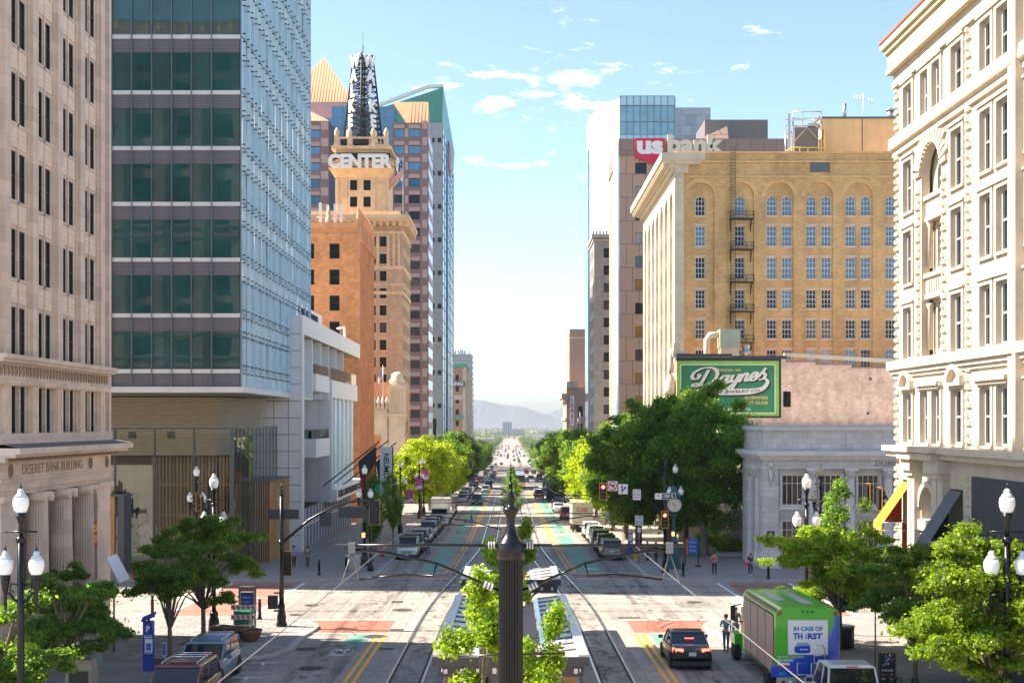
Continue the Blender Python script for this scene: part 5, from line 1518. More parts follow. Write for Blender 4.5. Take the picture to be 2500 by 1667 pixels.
for c in wc:
    b = MB('bank_plain')
    for k in range(5):
        u = c - .8 + .4 * k
        b.tube([FB(u + .13 * cos(a),-.3,2.05 + .13 * sin(a)) for a in [2 * pi * q / 8 for q in range(8)]],.04,4,False)
    b.build('scroll_panel',zb_b)
    put_window(zb_b,'n',FB,c,2.95,.5,window_mesh('window',1.7,2.45,4,3,'window_white','glass_dark2',fw=.08,bar=.045,hz=(.72,)))
    put_window(zb_b,'n',FB,c,-1.2,.5,window_mesh('window',1.7,2.95,4,3,'window_white','glass_dark2',fw=.08,bar=.045,hz=(.75,)))
def corinth(F,u,nm,zb0=-1.3,proud=.0):
    t = MB('bank_plain'); n0 = F(u,proud,0)
    t.lathe([(.36,zb0 + .5),(.34,zb0 + 2.5),(.30,5.15)],(n0[0],n0[1],0),n=36,smooth=False,flute=18,fd=.08)
    t.lathe([(.46,zb0),(.48,zb0 + .12),(.40,zb0 + .2),(.44,zb0 + .32),(.36,zb0 + .5)],(n0[0],n0[1],0),n=18)
    t.cbox((n0[0],n0[1],zb0 - .5),(1.0,1.0,1.0))
    o = t.build(nm,zb_b)
    c = MB('bank_plain')
    c.lathe([(.30,5.1),(.34,5.2),(.31,5.3),(.42,5.62),(.48,5.75)],(n0[0],n0[1],0),n=12)
    for k in range(8):
        a = 2 * pi * k / 8; cx_,cy_ = n0[0] + .36 * cos(a),n0[1] + .36 * sin(a)
        c.tube([(cx_,cy_,5.2),(cx_ + .06 * cos(a),cy_ + .06 * sin(a),5.42),(cx_ + .16 * cos(a),cy_ + .16 * sin(a),5.5),(cx_ + .13 * cos(a),cy_ + .13 * sin(a),5.42)],[.07,.06,.05,.03],5)
    c.cbox((n0[0],n0[1],5.85),(1.05,1.05,.22)); ob = c.build('capital',zb_b); ob.parent = o; ob.location = (0,0,0)
for u in (23.95,27.0,30.0,33.0): corinth(FB,u,'column',-1.4,-.05)
FBe = frame_e(XB)
for u in (99.8,102.6): corinth(FBe,u,'column',-1.5,-.15)
b = MB('bank_tile'); b.box(XB + .3,YB + 1.0,-2.6,XB + .6,106,6.0); fbox(b,FBe,YB + .36,106,-.4,0,5.98,6.7); fbox(b,FBe,104.6,106,-.4,0,-2.6,5.98)
b.build('street_wall',zb_b)
b = MB('glass_dark'); b.box(XB + .25,100.4,-1.5,XB + .29,102.0,5.0); b.build('entrance_glazing',zb_b)
b = MB('bank_plain')
b.box(XB - .55,YB - .6,6.95,60,106.6,7.3); b.box(XB - .35,YB - .4,6.78,60,106.4,6.95); b.box(XB - .2,YB - .22,6.6,60,106.2,6.78)
b.box(XB - .08,YB - .1,5.9,60,106.1,6.0); b.box(XB - .02,YB - .05,8.95,60,106.1,9.1); b.box(XB,YB,9.1,60,106.05,9.25)
b.box(XB - .15,YB - .15,gz(98),21.4,YB + 1,-.75); fbox(b,FB,21.4,60,-.3,.05,gz(98),-.9)
b.build('cornice',zb_b)
b = MB('bank_roof'); b.face([(XB - .55,YB - .6,7.305),(60,YB - .6,7.305),(60,YB + .2,7.42),(XB - .55,YB + .2,7.42)]); b.box(XB - .04,YB - .06,9.25,60,106.1,9.33); b.build('flashing',zb_b)
b = MB('bank_plain'); u = 21.3
while u < 45: fbox(b,FB,u,u + .1,0,.14,6.45,6.6); u += .2
b.build('dentil',zb_b,'stuff')
b = MB('bank_plain')
b.lathe([(.02,0),(.3,.02),(.34,.1),(.1,.16)],(0,0,0),n=14) if False else None
cp = [FB(20.65 + .34 * cos(a),.06,6.2 + .42 * sin(a)) for a in [2 * pi * q / 14 for q in range(15)]]
b.tube(cp,.07,5,False); b.tube([FB(20.65,.05,5.8),FB(20.65,.1,5.2),FB(20.65,.06,4.5)],[.22,.14,.05],6)
b.T = None
for s in (-1,1): b.tube([FB(20.65 + s * .2,.06,5.75),FB(20.65 + s * .36,.08,5.5),FB(20.65 + s * .14,.08,4.95)],[.06,.07,.04],5)
cc = FB(20.65,.05,6.2); b.lathe([(.24,-.2),(.27,0),(.2,.25)],cc,n=10)
b.build('cartouche',zb_b)
put_text('lettering',zb_b,text_mesh('ZIONS',.5,.04,0,width=1.75,squeeze=.42,m='dark_metal',space=1.15),FB(29.75,.02,6.3),'n')
b = MB('plaque'); fbox(b,FB,20.35,20.95,0,.05,.0,.95); b.build('plaque',zb_b)
for i,s in enumerate(('ZIONS','FIRST','BANK')): put_text('lettering',zb_b,text_mesh(s,.14,.005,0,width=.32,squeeze=.09,m='bank_plain'),FB(20.65,.06,.65 - .18 * i),'n')
mat('bounce_roof',(0.50,0.48,0.46),0.8,var=0.08)
b = MB('bank_tile'); shell(b,25,60,106.2,149.5,-3,9.0,roof=False); b.use('bounce_roof'); b.face([(25,106.2,9.0),(60,106.2,9.0),(60,149.5,9.0),(25,149.5,9.0)]); b.build('bounce_wing',zb_b)  # unseen wing added so its pale roof bounces sunlight onto the walls behind
# ------------------------------------------------------------------ C. painted-wall brick building
dy_ = thing('brick_building','low pink painted brick building with stepped coping and rooftop units','building',(35,152,gz(152)))
YD = 150.0; FD = frame_n(YD)
b = MB('pink_wall')
tops = [(20.25,27.0,17.6),(27.0,33.6,17.35),(33.6,37.2,16.95),(37.2,41.6,16.6),(41.6,60,16.2)]
for a,c,z in tops:
    if a == 27.0: wall(b,FD,a,c,-4,z,[(33.25,33.6,11.5,13.4)],.25)
    elif a == 33.6: wall(b,FD,a,c,-4,z,[(33.6,34.2,11.5,13.4)],.25)
    else: b.face([FD(a,0,-4),FD(c,0,-4),FD(c,0,z),FD(a,0,z)])
b.face([(20.25,YD,-4),(20.25,156,-4),(20.25,156,17.6),(20.25,YD,17.6)]); b.face([(20.25,YD,16.1),(60,YD,16.1),(60,156,16.1),(20.25,156,16.1)])
b.build('wall',dy_)
for i,(a,c,z) in enumerate(tops):
    bb = MB('coping_dark' if i < 2 else 'brown_top'); fbox(bb,FD,a,c,-.4,.08,z,z + (.38 if i < 2 else .2)); bb.build('coping',dy_)
b = MB('coping_pale'); b.loft([[FD(33.4,-.6,17.7),FD(60,-.6,16.0),FD(60,-.1,16.0),FD(33.4,-.1,17.7)],[FD(33.4,-.6,18.1),FD(60,-.6,16.6),FD(60,-.1,16.6),FD(33.4,-.1,18.1)]]); b.build('sloping_coping',dy_)
put_window(dy_,'n',FD,33.72,11.5,.23,window_mesh('window',.95,1.9,2,2,'bronze_frame','glass_dark'))
b = MB('iron')
for x,z in ((43.9,14.9),(43.6,10.7),(56.1,15.0),(56.1,10.8)): fbox(b,FD,x - .16,x + .16,0,.06,z - .16,z + .16)
b.build('anchor_plate',dy_)
b = MB('old_stone2')
b.box(19.2,150.4,-3,20.6,152.2,13); b.lathe([(.7,13),(.74,13.6),(.62,14.6),(.4,15.3),(.1,15.6)],(19.6,151.2,0),n=14)
b.box(19.8,150.1,17.6,21.6,151.5,18.3); b.box(19.9,150.2,18.3,20.7,151,19.3); b.lathe([(.3,15.6),(.42,16.4),(.26,17.2),(.36,17.8),(.12,18.6)],(19.7,150.9,0),n=8)
b.build('street_parapet',dy_)
ad = thing('wall_sign','large green painted jewelry advertisement with flowing cream lettering on the pink wall','sign',(26.6,YD - .05,10.3))
b = MB('sign_black'); fbox(b,FD,20.26,33.0,.0,.03,10.15,17.55); b.build('edge',ad)
b = MB('sign_lime'); fbox(b,FD,20.28,32.72,.03,.045,10.4,17.1); b.build('border',ad)
b = MB('sign_cream'); fbox(b,FD,20.68,32.3,.045,.055,10.7,16.7); b.build('line',ad)
b = MB('sign_green'); fbox(b,FD,20.8,32.18,.055,.065,10.82,16.58); b.build('field',ad)
def adtext(s,xc,z,wd,hgt,m,n=.08,tilt=0,bold=.01,shear=0): put_text('lettering',ad,text_mesh(s,hgt * 1.35,.01,bold,shear,width=wd,squeeze=hgt,m=m),FD(xc,n,z),'n',tilt)
adtext('ESTABLISHED 1862',26.4,15.98,3.35,.3,'sign_gold')
adtext('SILVERWARE',29.95,12.6,2.85,.4,'sign_gold',bold=.015); adtext('CUT GLASS',29.95,12.0,2.85,.4,'sign_gold',bold=.015)
adtext('HARDWARE CO.',27.2,11.2,4.2,.32,'sign_cream')
def crom(P,n=7):
    o = []
    P = [Vector(p) for p in P]
    for i in range(len(P) - 1):
        p0,p1,p2,p3 = P[max(i - 1,0)],P[i],P[i + 1],P[min(i + 2,len(P) - 1)]
        for k in range(n):
            t = k / n; o.append(.5 * ((2 * p1) + (p2 - p0) * t + (2 * p0 - 5 * p1 + 4 * p2 - p3) * t * t + (3 * p1 - p0 - 3 * p2 + p3) * t ** 3))
    o.append(P[-1]); return o
def ribbon(mb,P,wfun,F,n,tr):
    pts = crom(P)
    L = len(pts)
    rings = []
    for i,p in enumerate(pts):
        d = (pts[min(i + 1,L - 1)] - pts[max(i - 1,0)]).normalized(); nn = Vector((-d.y,d.x)) * wfun(d,i / (L - 1))
        rings.append((tr(p + nn),tr(p - nn)))
    for a,c in zip(rings,rings[1:]):
        n += .00025; mb.face([F(*(a[0][0],n,a[0][1])),F(*(c[0][0],n,c[0][1])),F(*(c[1][0],n,c[1][1])),F(*(a[1][0],n,a[1][1]))])
script = [
    [(.75,1.95),(.55,.95),(.3,.2),(-.1,.02),(-.3,.22),(.0,.36),(.6,.1),(1.2,.25),(1.62,1.0),(1.45,1.75),(.9,2.15),(.1,2.15),(-.5,1.7),(-.5,1.1),(-.1,.95),(.1,1.3),(-.15,1.5)],
    [(2.62,.98),(2.2,.92),(1.95,.4),(2.1,.05),(2.42,.25),(2.66,.98),(2.55,.3),(2.7,.05),(2.95,.35)],
    [(3.05,.98),(2.98,.4),(3.12,.1),(3.42,.3),(3.62,.98),(3.45,.05),(3.25,-.7),(2.95,-.85),(2.98,-.45),(3.55,.1),(3.8,.6)],
    [(3.78,.98),(3.72,.02),(3.86,.6),(4.1,.98),(4.3,.8),(4.24,.2),(4.4,.04),(4.65,.35)],
    [(4.62,.35),(5.0,.5),(5.12,.82),(4.9,1.0),(4.65,.6),(4.7,.12),(5.0,.05),(5.35,.5)],
    [(5.3,.4),(5.78,1.35),(5.62,.95),(5.9,.45),(5.75,.05),(5.4,.06)],
    [(5.75,.05),(6.05,.0),(6.25,-.5),(5.9,-1.15),(5.0,-1.3),(3.6,-1.15),(2.2,-1.0),(.8,-.8),(-.2,-.55),(-.75,-.45),(-.7,-.25)]]
def tr_s(dx,dz): return lambda p: (22.55 + dx + p.x * 1.42 + p.y * .28,13.95 + dz + p.y * 1.02 + p.x * .155)
for m,n,dx,dz,k in (('sign_black',.068,.16,-.16,1.15),('sign_cream',.10,0,0,1.0)):
    b = MB(m)
    for i,s in enumerate(script):
        if i == 6: wf = lambda d,t,k=k: k * (.07 + .30 * sin(pi * min(1,t * 1.05)) ** 2)
        else: wf = lambda d,t,k=k: k * (.075 + .085 * abs(d.y))
        ribbon(b,s,wf,FD,n + .0021 * i,tr_s(dx,dz))
    b.build('script',ad)
adtext('JEWELRY CO.',28.3,13.38,4.5,.42,'sign_black',.13,radians(3),.012,.15)
t = thing('rooftop_unit','pale green air handling unit with curved duct on the pink brick building roof','air conditioner',(27,153,17.2))
b = MB('hvac_green'); b.box(26.0,152.6,18.9,28.5,154.6,21.2); b.box(27.2,152.58,18.9,27.24,152.62,21.2); b.build('cabinet',t)
b = MB('coping_pale'); b.box(26.1,152.7,16.1,28.4,154.5,18.9); b.tube([(26,153.6,20.6),(24.9,153.6,20.5),(24.5,153.6,19.9),(24.5,153.6,16.5)],.4,8); b.build('duct',t)
t = thing('roof_vent','round galvanised roof vent next to the pale green air unit','vent',(29.4,153.4,16.1))
b = MB('galv'); b.lathe([(.5,0),(.5,2.0),(.62,2.05),(.62,2.4),(.5,2.5),(.5,3.0),(.62,3.1),(.4,3.2)],(29.4,153.4,16.1),n=14); b.build('stack',t)
# ------------------------------------------------------------------ D. buff brick block with arched bays
kb = thing('brick_building','tall buff brick block with arched window bays and a deep white street cornice','building',(45,175,gz(175)))
YK,XK = 157.0,20.9; FK = frame_n(YK); FKe = frame_e(XK)
centers = [24.2,29.25,34.3,39.35,44.4,49.5,54.6]
krow = [(32.1,2.6),(27.95,2.75),(24.15,2.4),(20.3,2.4),(16.4,2.5),(12.5,2.5)]
ops = []; kw = []
for i,c in enumerate(centers):
    xs_ = [c] if i < 2 else [c - .97,c + .97]
    for x in xs_:
        ops.append((x - .64,x + .64,36.0,38.5,'arch')); kw.append((x,36.0,2.5,True))
        for z,h in krow: ops.append((x - .64,x + .64,z,z + h)); kw.append((x,z,h,False))
b = MB('buff_brick'); wall(b,FK,21,60,-4,44.2,ops,.3)
FK2 = lambda u,n,z: FK(u,n + .2,z)
wall(b,FK2,21.0,60,6,43.9,[(c - 1.78,c + 1.78,6,40.2,'arch') for c in centers],.2,16)
shell(b,XK,60,YK,194,-4,44.2,skip='ne')
b.build('wall',kb)
b = MB('buff_arch'); n = 16
for c in centers:
    for r0,r1,dd in ((1.80,2.02,.26),(2.06,2.28,.24)):
        for k in range(n):
            a0,a1 = pi * k / n,pi * (k + 1) / n
            q = [(c + r * cos(a),38.42 + r * sin(a)) for r,a in ((r1,a0),(r1,a1),(r0,a1),(r0,a0))]
            b.loft([[FK(u,.19,z) for u,z in q],[FK(u,dd,z) for u,z in q]])
fbox(b,FK,21.0,60,.2,.3,40.85,41.05); fbox(b,FK,21,60,.2,.34,42.75,42.95); fbox(b,FK,21,60,.2,.28,42.4,42.5)
fbox(b,FK,21,60,-.4,.36,43.9,44.15)
b.build('arch_moulding',kb)
b = MB('lintel_pink'); b.box(-.8,-.12,-.2,.8,0,0); ms_ = b.mesh('sill')
b = MB('lintel_pink'); b.box(-.82,-.06,0,.82,0,.26); ml_ = b.mesh('lintel')
for x,z,h,ar in kw:
    place('sill',ms_,kb,FK(x,0,z))
    if not ar: place('lintel',ml_,kb,FK(x,0,z + h))
for x,z,h,ar in kw:
    g_ = 'glass_sash'
    if x < 31 or z < 25: g_ = R.choice(('glass_dark','glass_dark','glass_dark','glass_sash','glass_dark2'))
    if 38 < x < 41 and 16 < z < 17: g_ = 'glass_sash_pale'
    put_window(kb,'n',FK,x,z,.28,window_mesh('window',1.28,h,3,4,'window_white',g_,fw=.09,bar=.05,arch=ar,rail=2))
b = MB('terra_white')
FKe2 = FKe
ops = [(158.6 + 5.05 * i,162.0 + 5.05 * i,8,39.5,'arch') for i in range(7)]
wall(b,FKe,YK,194,-4,43,ops,.8,12)
b.box(XK,YK - .35,-4,22.05,YK + .02,41.6)
b.build('street_wall',kb)
b = MB('window_white'); b.face([(XK + .8,YK,6),(XK + .8,194,6),(XK + .8,194,42),(XK + .8,YK,42)]); b.build('street_bay',kb)
b = MB('glass_dark')
for i in range(7):
    for k in range(8): fbox(b,FKe,159.2 + 5.05 * i,161.4 + 5.05 * i,-.8,-.75,8.5 + 3.9 * k,10.9 + 3.9 * k)
b.build('street_glazing',kb,'stuff')
b = MB('terra_white')
b.box(XK - 1.85,155.6,42.8,XK + .2,195.5,43.75); b.box(XK - 1.6,155.8,42.45,XK + .2,195.3,42.8); b.box(XK - .9,156.2,42.0,XK,194.8,42.5); b.box(XK - .5,156.5,41.5,XK,194.4,42.0)
b.box(XK + .2,155.6,42.8,24.6,157.1,43.75); b.box(XK + .2,155.8,42.4,24.2,156.9,42.8); b.box(XK,156.3,41.4,22.6,157,42.4)
b.build('cornice',kb)
b = MB('terra_white'); y = 156.5
while y < 195: b.box(XK - 1.5,y,42.1,XK - .2,y + .35,42.45); y += .9
b.lathe([(.62,0),(.62,.1),(.3,.2)],(0,0,0),n=12) if False else None
b.T = Matrix.Translation((21.5,YK - .36,40.6)) @ Matrix.Rotation(pi / 2,4,'X'); b.lathe([(.62,0),(.6,.1),(.42,.06),(.3,.18),(.05,.22)],n=16); b.T = None
b.build('bracket',kb,'stuff')
b = MB('slate_grey'); fbox(b,FK,37.55,40.0,.2,.28,40.7,42.1) if False else fbox(b,FK,38.2,40.7,.2,.3,41.5,42.9); b.build('louvre_vent',kb)
fe = thing('fire_escape','black iron fire escape balconies and ladder on the buff brick wall','fire escape',(29.3,YK - .6,19))
for z in (35.4,31.5,27.35,23.6,19.7):
    b = MB('steel_dark'); b.box(27.85,YK - 1.25,z,30.85,YK - .2,z + .1)
    for x in (28.0,30.6): b.tube([(x,YK - .2,z - 1.2),(x,YK - 1.2,z)],.05,5); b.tube([(x,YK - .21,z - 1.5),(x,YK - .21,z)],.05,5)
    o = b.build('platform',fe)
    b = MB('steel_dark')
    for h in (.5,.95): b.tube([(27.85,YK - .2,z + h),(27.85,YK - 1.25,z + h),(30.85,YK - 1.25,z + h),(30.85,YK - .2,z + h)],.035,5)
    for x in (27.85,28.85,29.85,30.85): b.tube([(x,YK - 1.25,z),(x,YK - 1.25,z + 1.0)],.035,5)
    b.build('railing',fe)
b = MB('steel_dark')
for x in (28.05,28.6): b.tube([(x,YK - .45,19.7),(x,YK - .45,44.9)],.035,5)
z = 19.9
while z < 44.8: b.tube([(28.05,YK - .45,z),(28.6,YK - .45,z)],.025,4); z += .4
b.build('ladder',fe)
t = thing('roof_penthouse','tan rendered penthouse block with flues on the buff brick roof','penthouse',(50,170,44.2))
b = MB('tan_render'); b.box(42.3,168,44.2,62,178,51.1); b.build('wall',t)
b = MB('slate_grey'); b.box(42.1,167.8,51.1,62,178.2,51.35); b.box(48.0,167.93,44.2,48.1,168,51.1); b.build('edge',t)
b = MB('galv'); b.tube([(45.9,169,51.3),(45.9,169,53.4)],.28,8); b.tube([(52.2,169,51.3),(52.2,169,52.4)],.45,8); b.lathe([(.6,0),(.7,.2),(.2,.4)],(52.2,169,52.4),n=8); b.tube([(54.3,169,51.3),(54.3,169,53.2)],.12,6); b.build('flue',t)
b = MB('lintel_pink'); b.box(43.6,172,51.3,46.6,175,52.1); b.build('curb',t)
t = thing('roof_aerial','white television aerial on the tan penthouse roof','antenna',(48.6,169.5,51.3))
b = MB('letter_white'); b.tube([(48.6,169.5,51.3),(48.6,169.5,55)],.05,5); b.tube([(47.3,169.5,54.4),(50.0,169.5,53.7)],.05,5)
for i in range(7): x = 47.4 + .4 * i; b.tube([(x,169.5,54.4 - .1 * i - .45),(x,169.5,54.4 - .1 * i + .45)],.03,4)
b.build('rods',t)
t = thing('cooling_tower','steel framed cooling tower cage with yellow rails on the buff brick roof','cooling tower',(39.8,166,44.2))
b = MB('dark_metal'); b.box(38.2,165.4,44.3,41.4,169,49.3); b.build('screen',t)
b = MB('galv')
for x in (37.9,41.7):
    for y in (165,169.5): b.tube([(x,y,44.2),(x,y,50)],.1,5)
for z in (49.4,50.4,51.3): b.tube([(37.9,165,z),(41.7,165,z),(41.7,169.5,z),(37.9,169.5,z),(37.9,165,z)],.07,5)
for x in (37.9,39.2,40.5,41.7): b.tube([(x,165,49.4),(x,165,51.3)],.06,5)
b.tube([(38,165,47.2),(39.8,165,49.2),(41.6,165,47.2)],.08,5); b.box(37.2,164.8,44.2,37.5,165.1,51); b.box(40.0,165.2,49.5,41.9,168,49.8)
b.build('steel_frame',t)
b = MB('yellow_steel')
for z in (45.4,46.4): b.tube([(36,164.6,z - 1.1),(37.6,164.6,z),(42,164.6,z)],.07,5)
for x in (37.6,38.7,39.8,40.9,42): b.tube([(x,164.6,44.2),(x,164.6,46.4)],.06,5)
b.box(42.0,164.8,44.2,42.2,166,49); b.build('rail',t)
# ------------------------------------------------------------------ E. brown panel tower with bank sign
bt = block('office_tower','brown stone-panelled tower carrying a red and white bank sign',21,66,237,262,63.8,'e','brown_panel',N=dict(cols=[(25.1,2.2)],rows=[(57.6 - 4.5 * k,2.1) for k in range(13)],win=(2,1,'bronze_frame',['glass_dark','gold_glass','glass_blue_dark','gold_glass']),fw=.06),Sx=None)
b = MB('glass_pale'); b.box(20.7,237.1,-5,20.98,249,63.0); b.build('street_glazing',bt)
b = MB('brown_top'); b.box(20.8,236.8,61.0,66,262,64.3); b.build('top_band',bt)
b = MB('dark_metal'); b.box(39.5,250,64.3,52.3,262,71.2); b.build('plant_room',bt)
b = MB('brown_panel'); b.loft([[(33,242,64.3),(43,242,64.3),(43,250,64.3),(33,250,64.3)],[(36,243,65.0),(42.8,243,68.2),(42.8,250,68.2),(36,250,65.0)]]); b.build('skylight',bt)
sg = thing('bank_sign','red shield and large cream letters of a bank sign on the brown tower','sign',(30,236.5,56))
FS_ = frame_n(236.8); mat('bank_red',(0.60,0.008,0.06),0.5,var=0)
b = MB('bank_red'); q = [(24.0,64.4),(29.55,64.4),(29.55,60.6),(27.0,60.2),(24.0,61.4)]
q = [(24.0,64.3),(29.6,64.3),(29.6,60.2),(26.9,59.4),(24.0,60.7)]
b.loft([[FS_(u,.05,z) for u,z in q],[FS_(u,.4,z) for u,z in q]]); b.build('shield',sg)
put_letters('letter',sg,'us',5.0,2.6,.1,.05,'letter_white',FS_(26.8,.46,62.5))
put_letters('letter',sg,'bank',10.9,3.6,.3,.05,'sign_cream',FS_(35.6,.3,63.2))
# ------------------------------------------------------------------ F. grey brick tower
gb = block('brick_tower','slim weathered grey brick tower with a single column of windows',20,26.5,295,311,54.0,'e','grey_brick',
    N=dict(cols=[(23.05,1.5)],rows=[(49.2 - 4.17 * k,2.35) for k in range(13)],win=(1,2,'bronze_frame',['glass_dark','glass_dark','glass_blue_dark'])),
    Sx=dict(cols=[(297.5 + 2.7 * i,1.4) for i in range(5)],rows=[(49.2 - 4.17 * k,2.35) for k in range(13)],win=(1,2,'bronze_frame','glass_dark')),trim='grey_brick_pale')
b = MB('grey_brick_pale'); b.box(19.4,294.4,54,26.6,311.4,54.8); b.box(19.7,294.7,53.2,26.6,311.2,53.6)
for i in range(9): b.box(19.6 + .8 * i,294.5,54.8,20.0 + .8 * i,295,55.5)
b.build('cornice',gb)
# ------------------------------------------------------------------ G. white banded glass tower
wt2 = thing('glass_tower','tall white banded office tower with a teal glass crown behind the brown tower','building',(45,400,gz(400)))
A_,B_ = Vector((31.0,350.0)),Vector((23.8,370.5)); D_ = (B_ - A_).normalized(); N_ = Vector((-D_.y,D_.x)) * (1 if -D_.y < 0 else -1)
def facet(mb,u0,u1,z0,z1,n0,n1):
    L_ = (B_ - A_).length
    q = [A_ + D_ * (u0 * L_) + N_ * n0,A_ + D_ * (u1 * L_) + N_ * n0,A_ + D_ * (u1 * L_) + N_ * n1,A_ + D_ * (u0 * L_) + N_ * n1]
    mb.prism([tuple(v) for v in q],z0,z1)
b = MB('white_panel'); b.prism([(31,350),(66,350),(66,386),(23.8,386),(23.8,370.5)],-9,89); b.prism([(31,350.3),(47,350.3),(47,385),(23.8,385),(23.8,370.5)],89,102.2); b.build('body',wt2)
for k in range(20):
    z0 = 84.0 - 4.72 * k; b = MB('teal_pale' if k % 3 else 'glass_pale'); facet(b,.04,.96,z0,z0 + 2.5,0,.08); o = b.build('window_band',wt2)
    b = MB('mullion')
    for i in range(12): facet(b,.06 + .078 * i,.063 + .078 * i,z0,z0 + 2.5,.08,.12)
    q = b.build('mullion',wt2); q['kind'] = 'stuff'
b = MB('teal_glass'); b.box(23.3,370.6,-9,23.75,385.5,92); b.build('side_glazing',wt2)
b = MB('teal_glass'); b.box(31.0,349.7,87,46.6,350.2,102.4); b.build('crown_glazing',wt2)
for z0,z1 in ((99.8,102.6),(87.5,91.5)): b = MB('teal_pale'); b.box(31,349.5,z0,46.6,349.7,z1); b.build('crown_band',wt2)
b = MB('mullion')
for i in range(9): x = 31 + 1.95 * i; b.box(x - .07,349.3,86,x + .07,349.5,102.6)
for z in (91.5,95.2,99.8,102.5): b.box(31,349.35,z - .06,46.6,349.5,z + .06)
b.build('crown_mullion',wt2)
b = MB('grey_metal')
b.box(46.7,358,60,58.2,380,101.4); b.build('plant_screen',wt2)
# ------------------------------------------------------------------ H. far brick pair
lb = block('brick_building','far dark brick block with vertical LEASING and telephone banners',20.0,34,441,470,22.2,'e','brown_brick2',N=dict(cols=[(25.0,1.7)],rows=[(12.0 - 6.2 * k,3.6) for k in range(3)],win=(1,2,'bronze_frame','glass_dark')),Sx=None)
b = MB('old_stone'); b.box(18.2,440.2,18.5,20.2,470,20.2); b.box(18.8,440.6,17.4,20.2,470,18.5); b.box(19.5,440.8,10.5,20.2,470,11.4); b.box(20,440.5,22.2,24,444,24.4); b.box(29.5,440.5,22.2,31.5,444,25.8); b.build('cornice',lb)
for xx,s in ((22.0,'LEASING'),(28.6,'596-9900')):
    bn = thing('banner','white vertical banner reading LEASING on the far dark brick block' if s[0] == 'L' else 'white vertical banner with a telephone number on the far dark brick block','banner',(xx,440.8,5))
    b = MB('letter_white'); b.box(xx - .75,440.6,4.6,xx + .75,440.9,19.3); b.build('cloth',bn)
    n = len(s); pitch = 14.0 / n
    for i,ch in enumerate(s):
        if ch == '-':
            b = MB('sign_red'); b.box(xx - .25,440.5,19.0 - pitch * (i + .5) - .12,xx + .25,440.58,19.0 - pitch * (i + .5) + .12); b.build('lettering',bn); continue
        put_text('lettering',bn,text_mesh(ch,1.6,.05,.06,squeeze=pitch * .72,m='sign_red'),(xx,440.55,19.0 - pitch * (i + .5)),'n')
hb2 = thing('brick_building','far taller plain brown brick block with pale vertical strips','building',(30,480,gz(470)))
b = MB('brown_brick2'); b.box(22.6,471,-11,40,500,45.6); b.build('wall',hb2)
b = MB('cream_wall')
for i in range(4): b.box(22.3,472 + 7 * i,-11,22.6,475 + 7 * i,44)
b.box(22.5,470.8,42.0,40,471,42.4); b.build('strip',hb2)
us_flag(24.6,437,13.5,4.5,2.4,'flagpole in front of the far dark brick block','flag hanging limp in front of the far dark brick block',gz(437),-.5)
lw = thing('shop_building','low pale building in front of the far slim grey brick tower','building',(24,272,gz(272)))
b = MB('stone_white'); b.box(20.2,266,-7,40,292,5.5); b.box(20.0,265.8,5.5,40,292,6.1); b.build('wall',lw)
b = MB('glass_dark')
for i in range(5): b.box(20.1,267 + 5 * i,-3,20.25,270 + 5 * i,3.5)
b.build('window',lw)
# ================================================================== trees
import numpy as np
mat('bark',(0.16,0.12,0.085),0.9,var=0.25,vs=6,bump=0.6,stretch=(6,6,1))
mat('bark_pale',(0.20,0.16,0.12),0.9,var=0.25,vs=4,bump=0.5,stretch=(4,4,1))
leaf_mat('leaf_fresh',(0.12,0.21,0.012),(0.46,0.66,0.015),0.5,3.0)
leaf_mat('leaf_mid',(0.09,0.185,0.018),(0.30,0.50,0.02),0.5,3.0)
leaf_mat('leaf_plane',(0.075,0.165,0.02),(0.34,0.55,0.02),0.5,0.8)
leaf_mat('leaf_lime',(0.15,0.25,0.010),(0.72,0.88,0.015),0.55,0.8)
leaf_mat('leaf_deep',(0.04,0.085,0.024),(0.12,0.22,0.03),0.45,0.6)
leaf_mat('leaf_far',(0.07,0.11,0.025),(0.16,0.20,0.03),0.3,0.02)
def leaf_cloud(name,seed,clumps,per,size,m,flat=1.0,droop=0.3):
    g = np.random.default_rng(seed)
    C = np.array(clumps,dtype=np.float64)
    n = len(C) * per
    idx = np.repeat(np.arange(len(C)),per)
    d = g.normal(size=(n,3)); d /= np.linalg.norm(d,axis=1,keepdims=True)
    r = g.random(n) ** 0.42
    far = g.random(n) < .22; r = np.where(far,r * g.uniform(1.0,1.75,n),r)
    p = C[idx,:3] + d * (C[idx,3] * r)[:,None] * np.array([1,1,flat])
    nrm = d * 0.55 + g.normal(size=(n,3)) * 0.6 + np.array([0,0,0.75])
    nrm /= np.linalg.norm(nrm,axis=1,keepdims=True)
    a = np.cross(nrm,g.normal(size=(n,3))); a /= np.linalg.norm(a,axis=1,keepdims=True)
    a[:,2] -= droop * g.random(n); a /= np.linalg.norm(a,axis=1,keepdims=True)
    bb = np.cross(nrm,a); bb /= np.linalg.norm(bb,axis=1,keepdims=True)
    L = (size * g.uniform(0.7,1.35,n))[:,None]; W = L * 0.33
    fold = nrm * L * 0.10
    V = np.stack([p - a * L * .5,p + bb * W - fold + a * L * .02,p + a * L * .5,p - bb * W - fold + a * L * .02],axis=1).reshape(-1,3)
    me = bpy.data.meshes.new(name)
    me.vertices.add(len(V)); me.vertices.foreach_set('co',V.ravel())
    me.loops.add(n * 4); me.loops.foreach_set('vertex_index',np.arange(n * 4,dtype=np.int32))
    me.polygons.add(n); me.polygons.foreach_set('loop_start',np.arange(0,n * 4,4,dtype=np.int32))
    me.update(calc_edges=True)
    for k_ in range(3):
        me.materials.append(leaf_variant(m,k_))
    me.polygons.foreach_set('material_index',g.choice(3,n,p=(.5,.3,.2)).astype(np.int32))
    return me
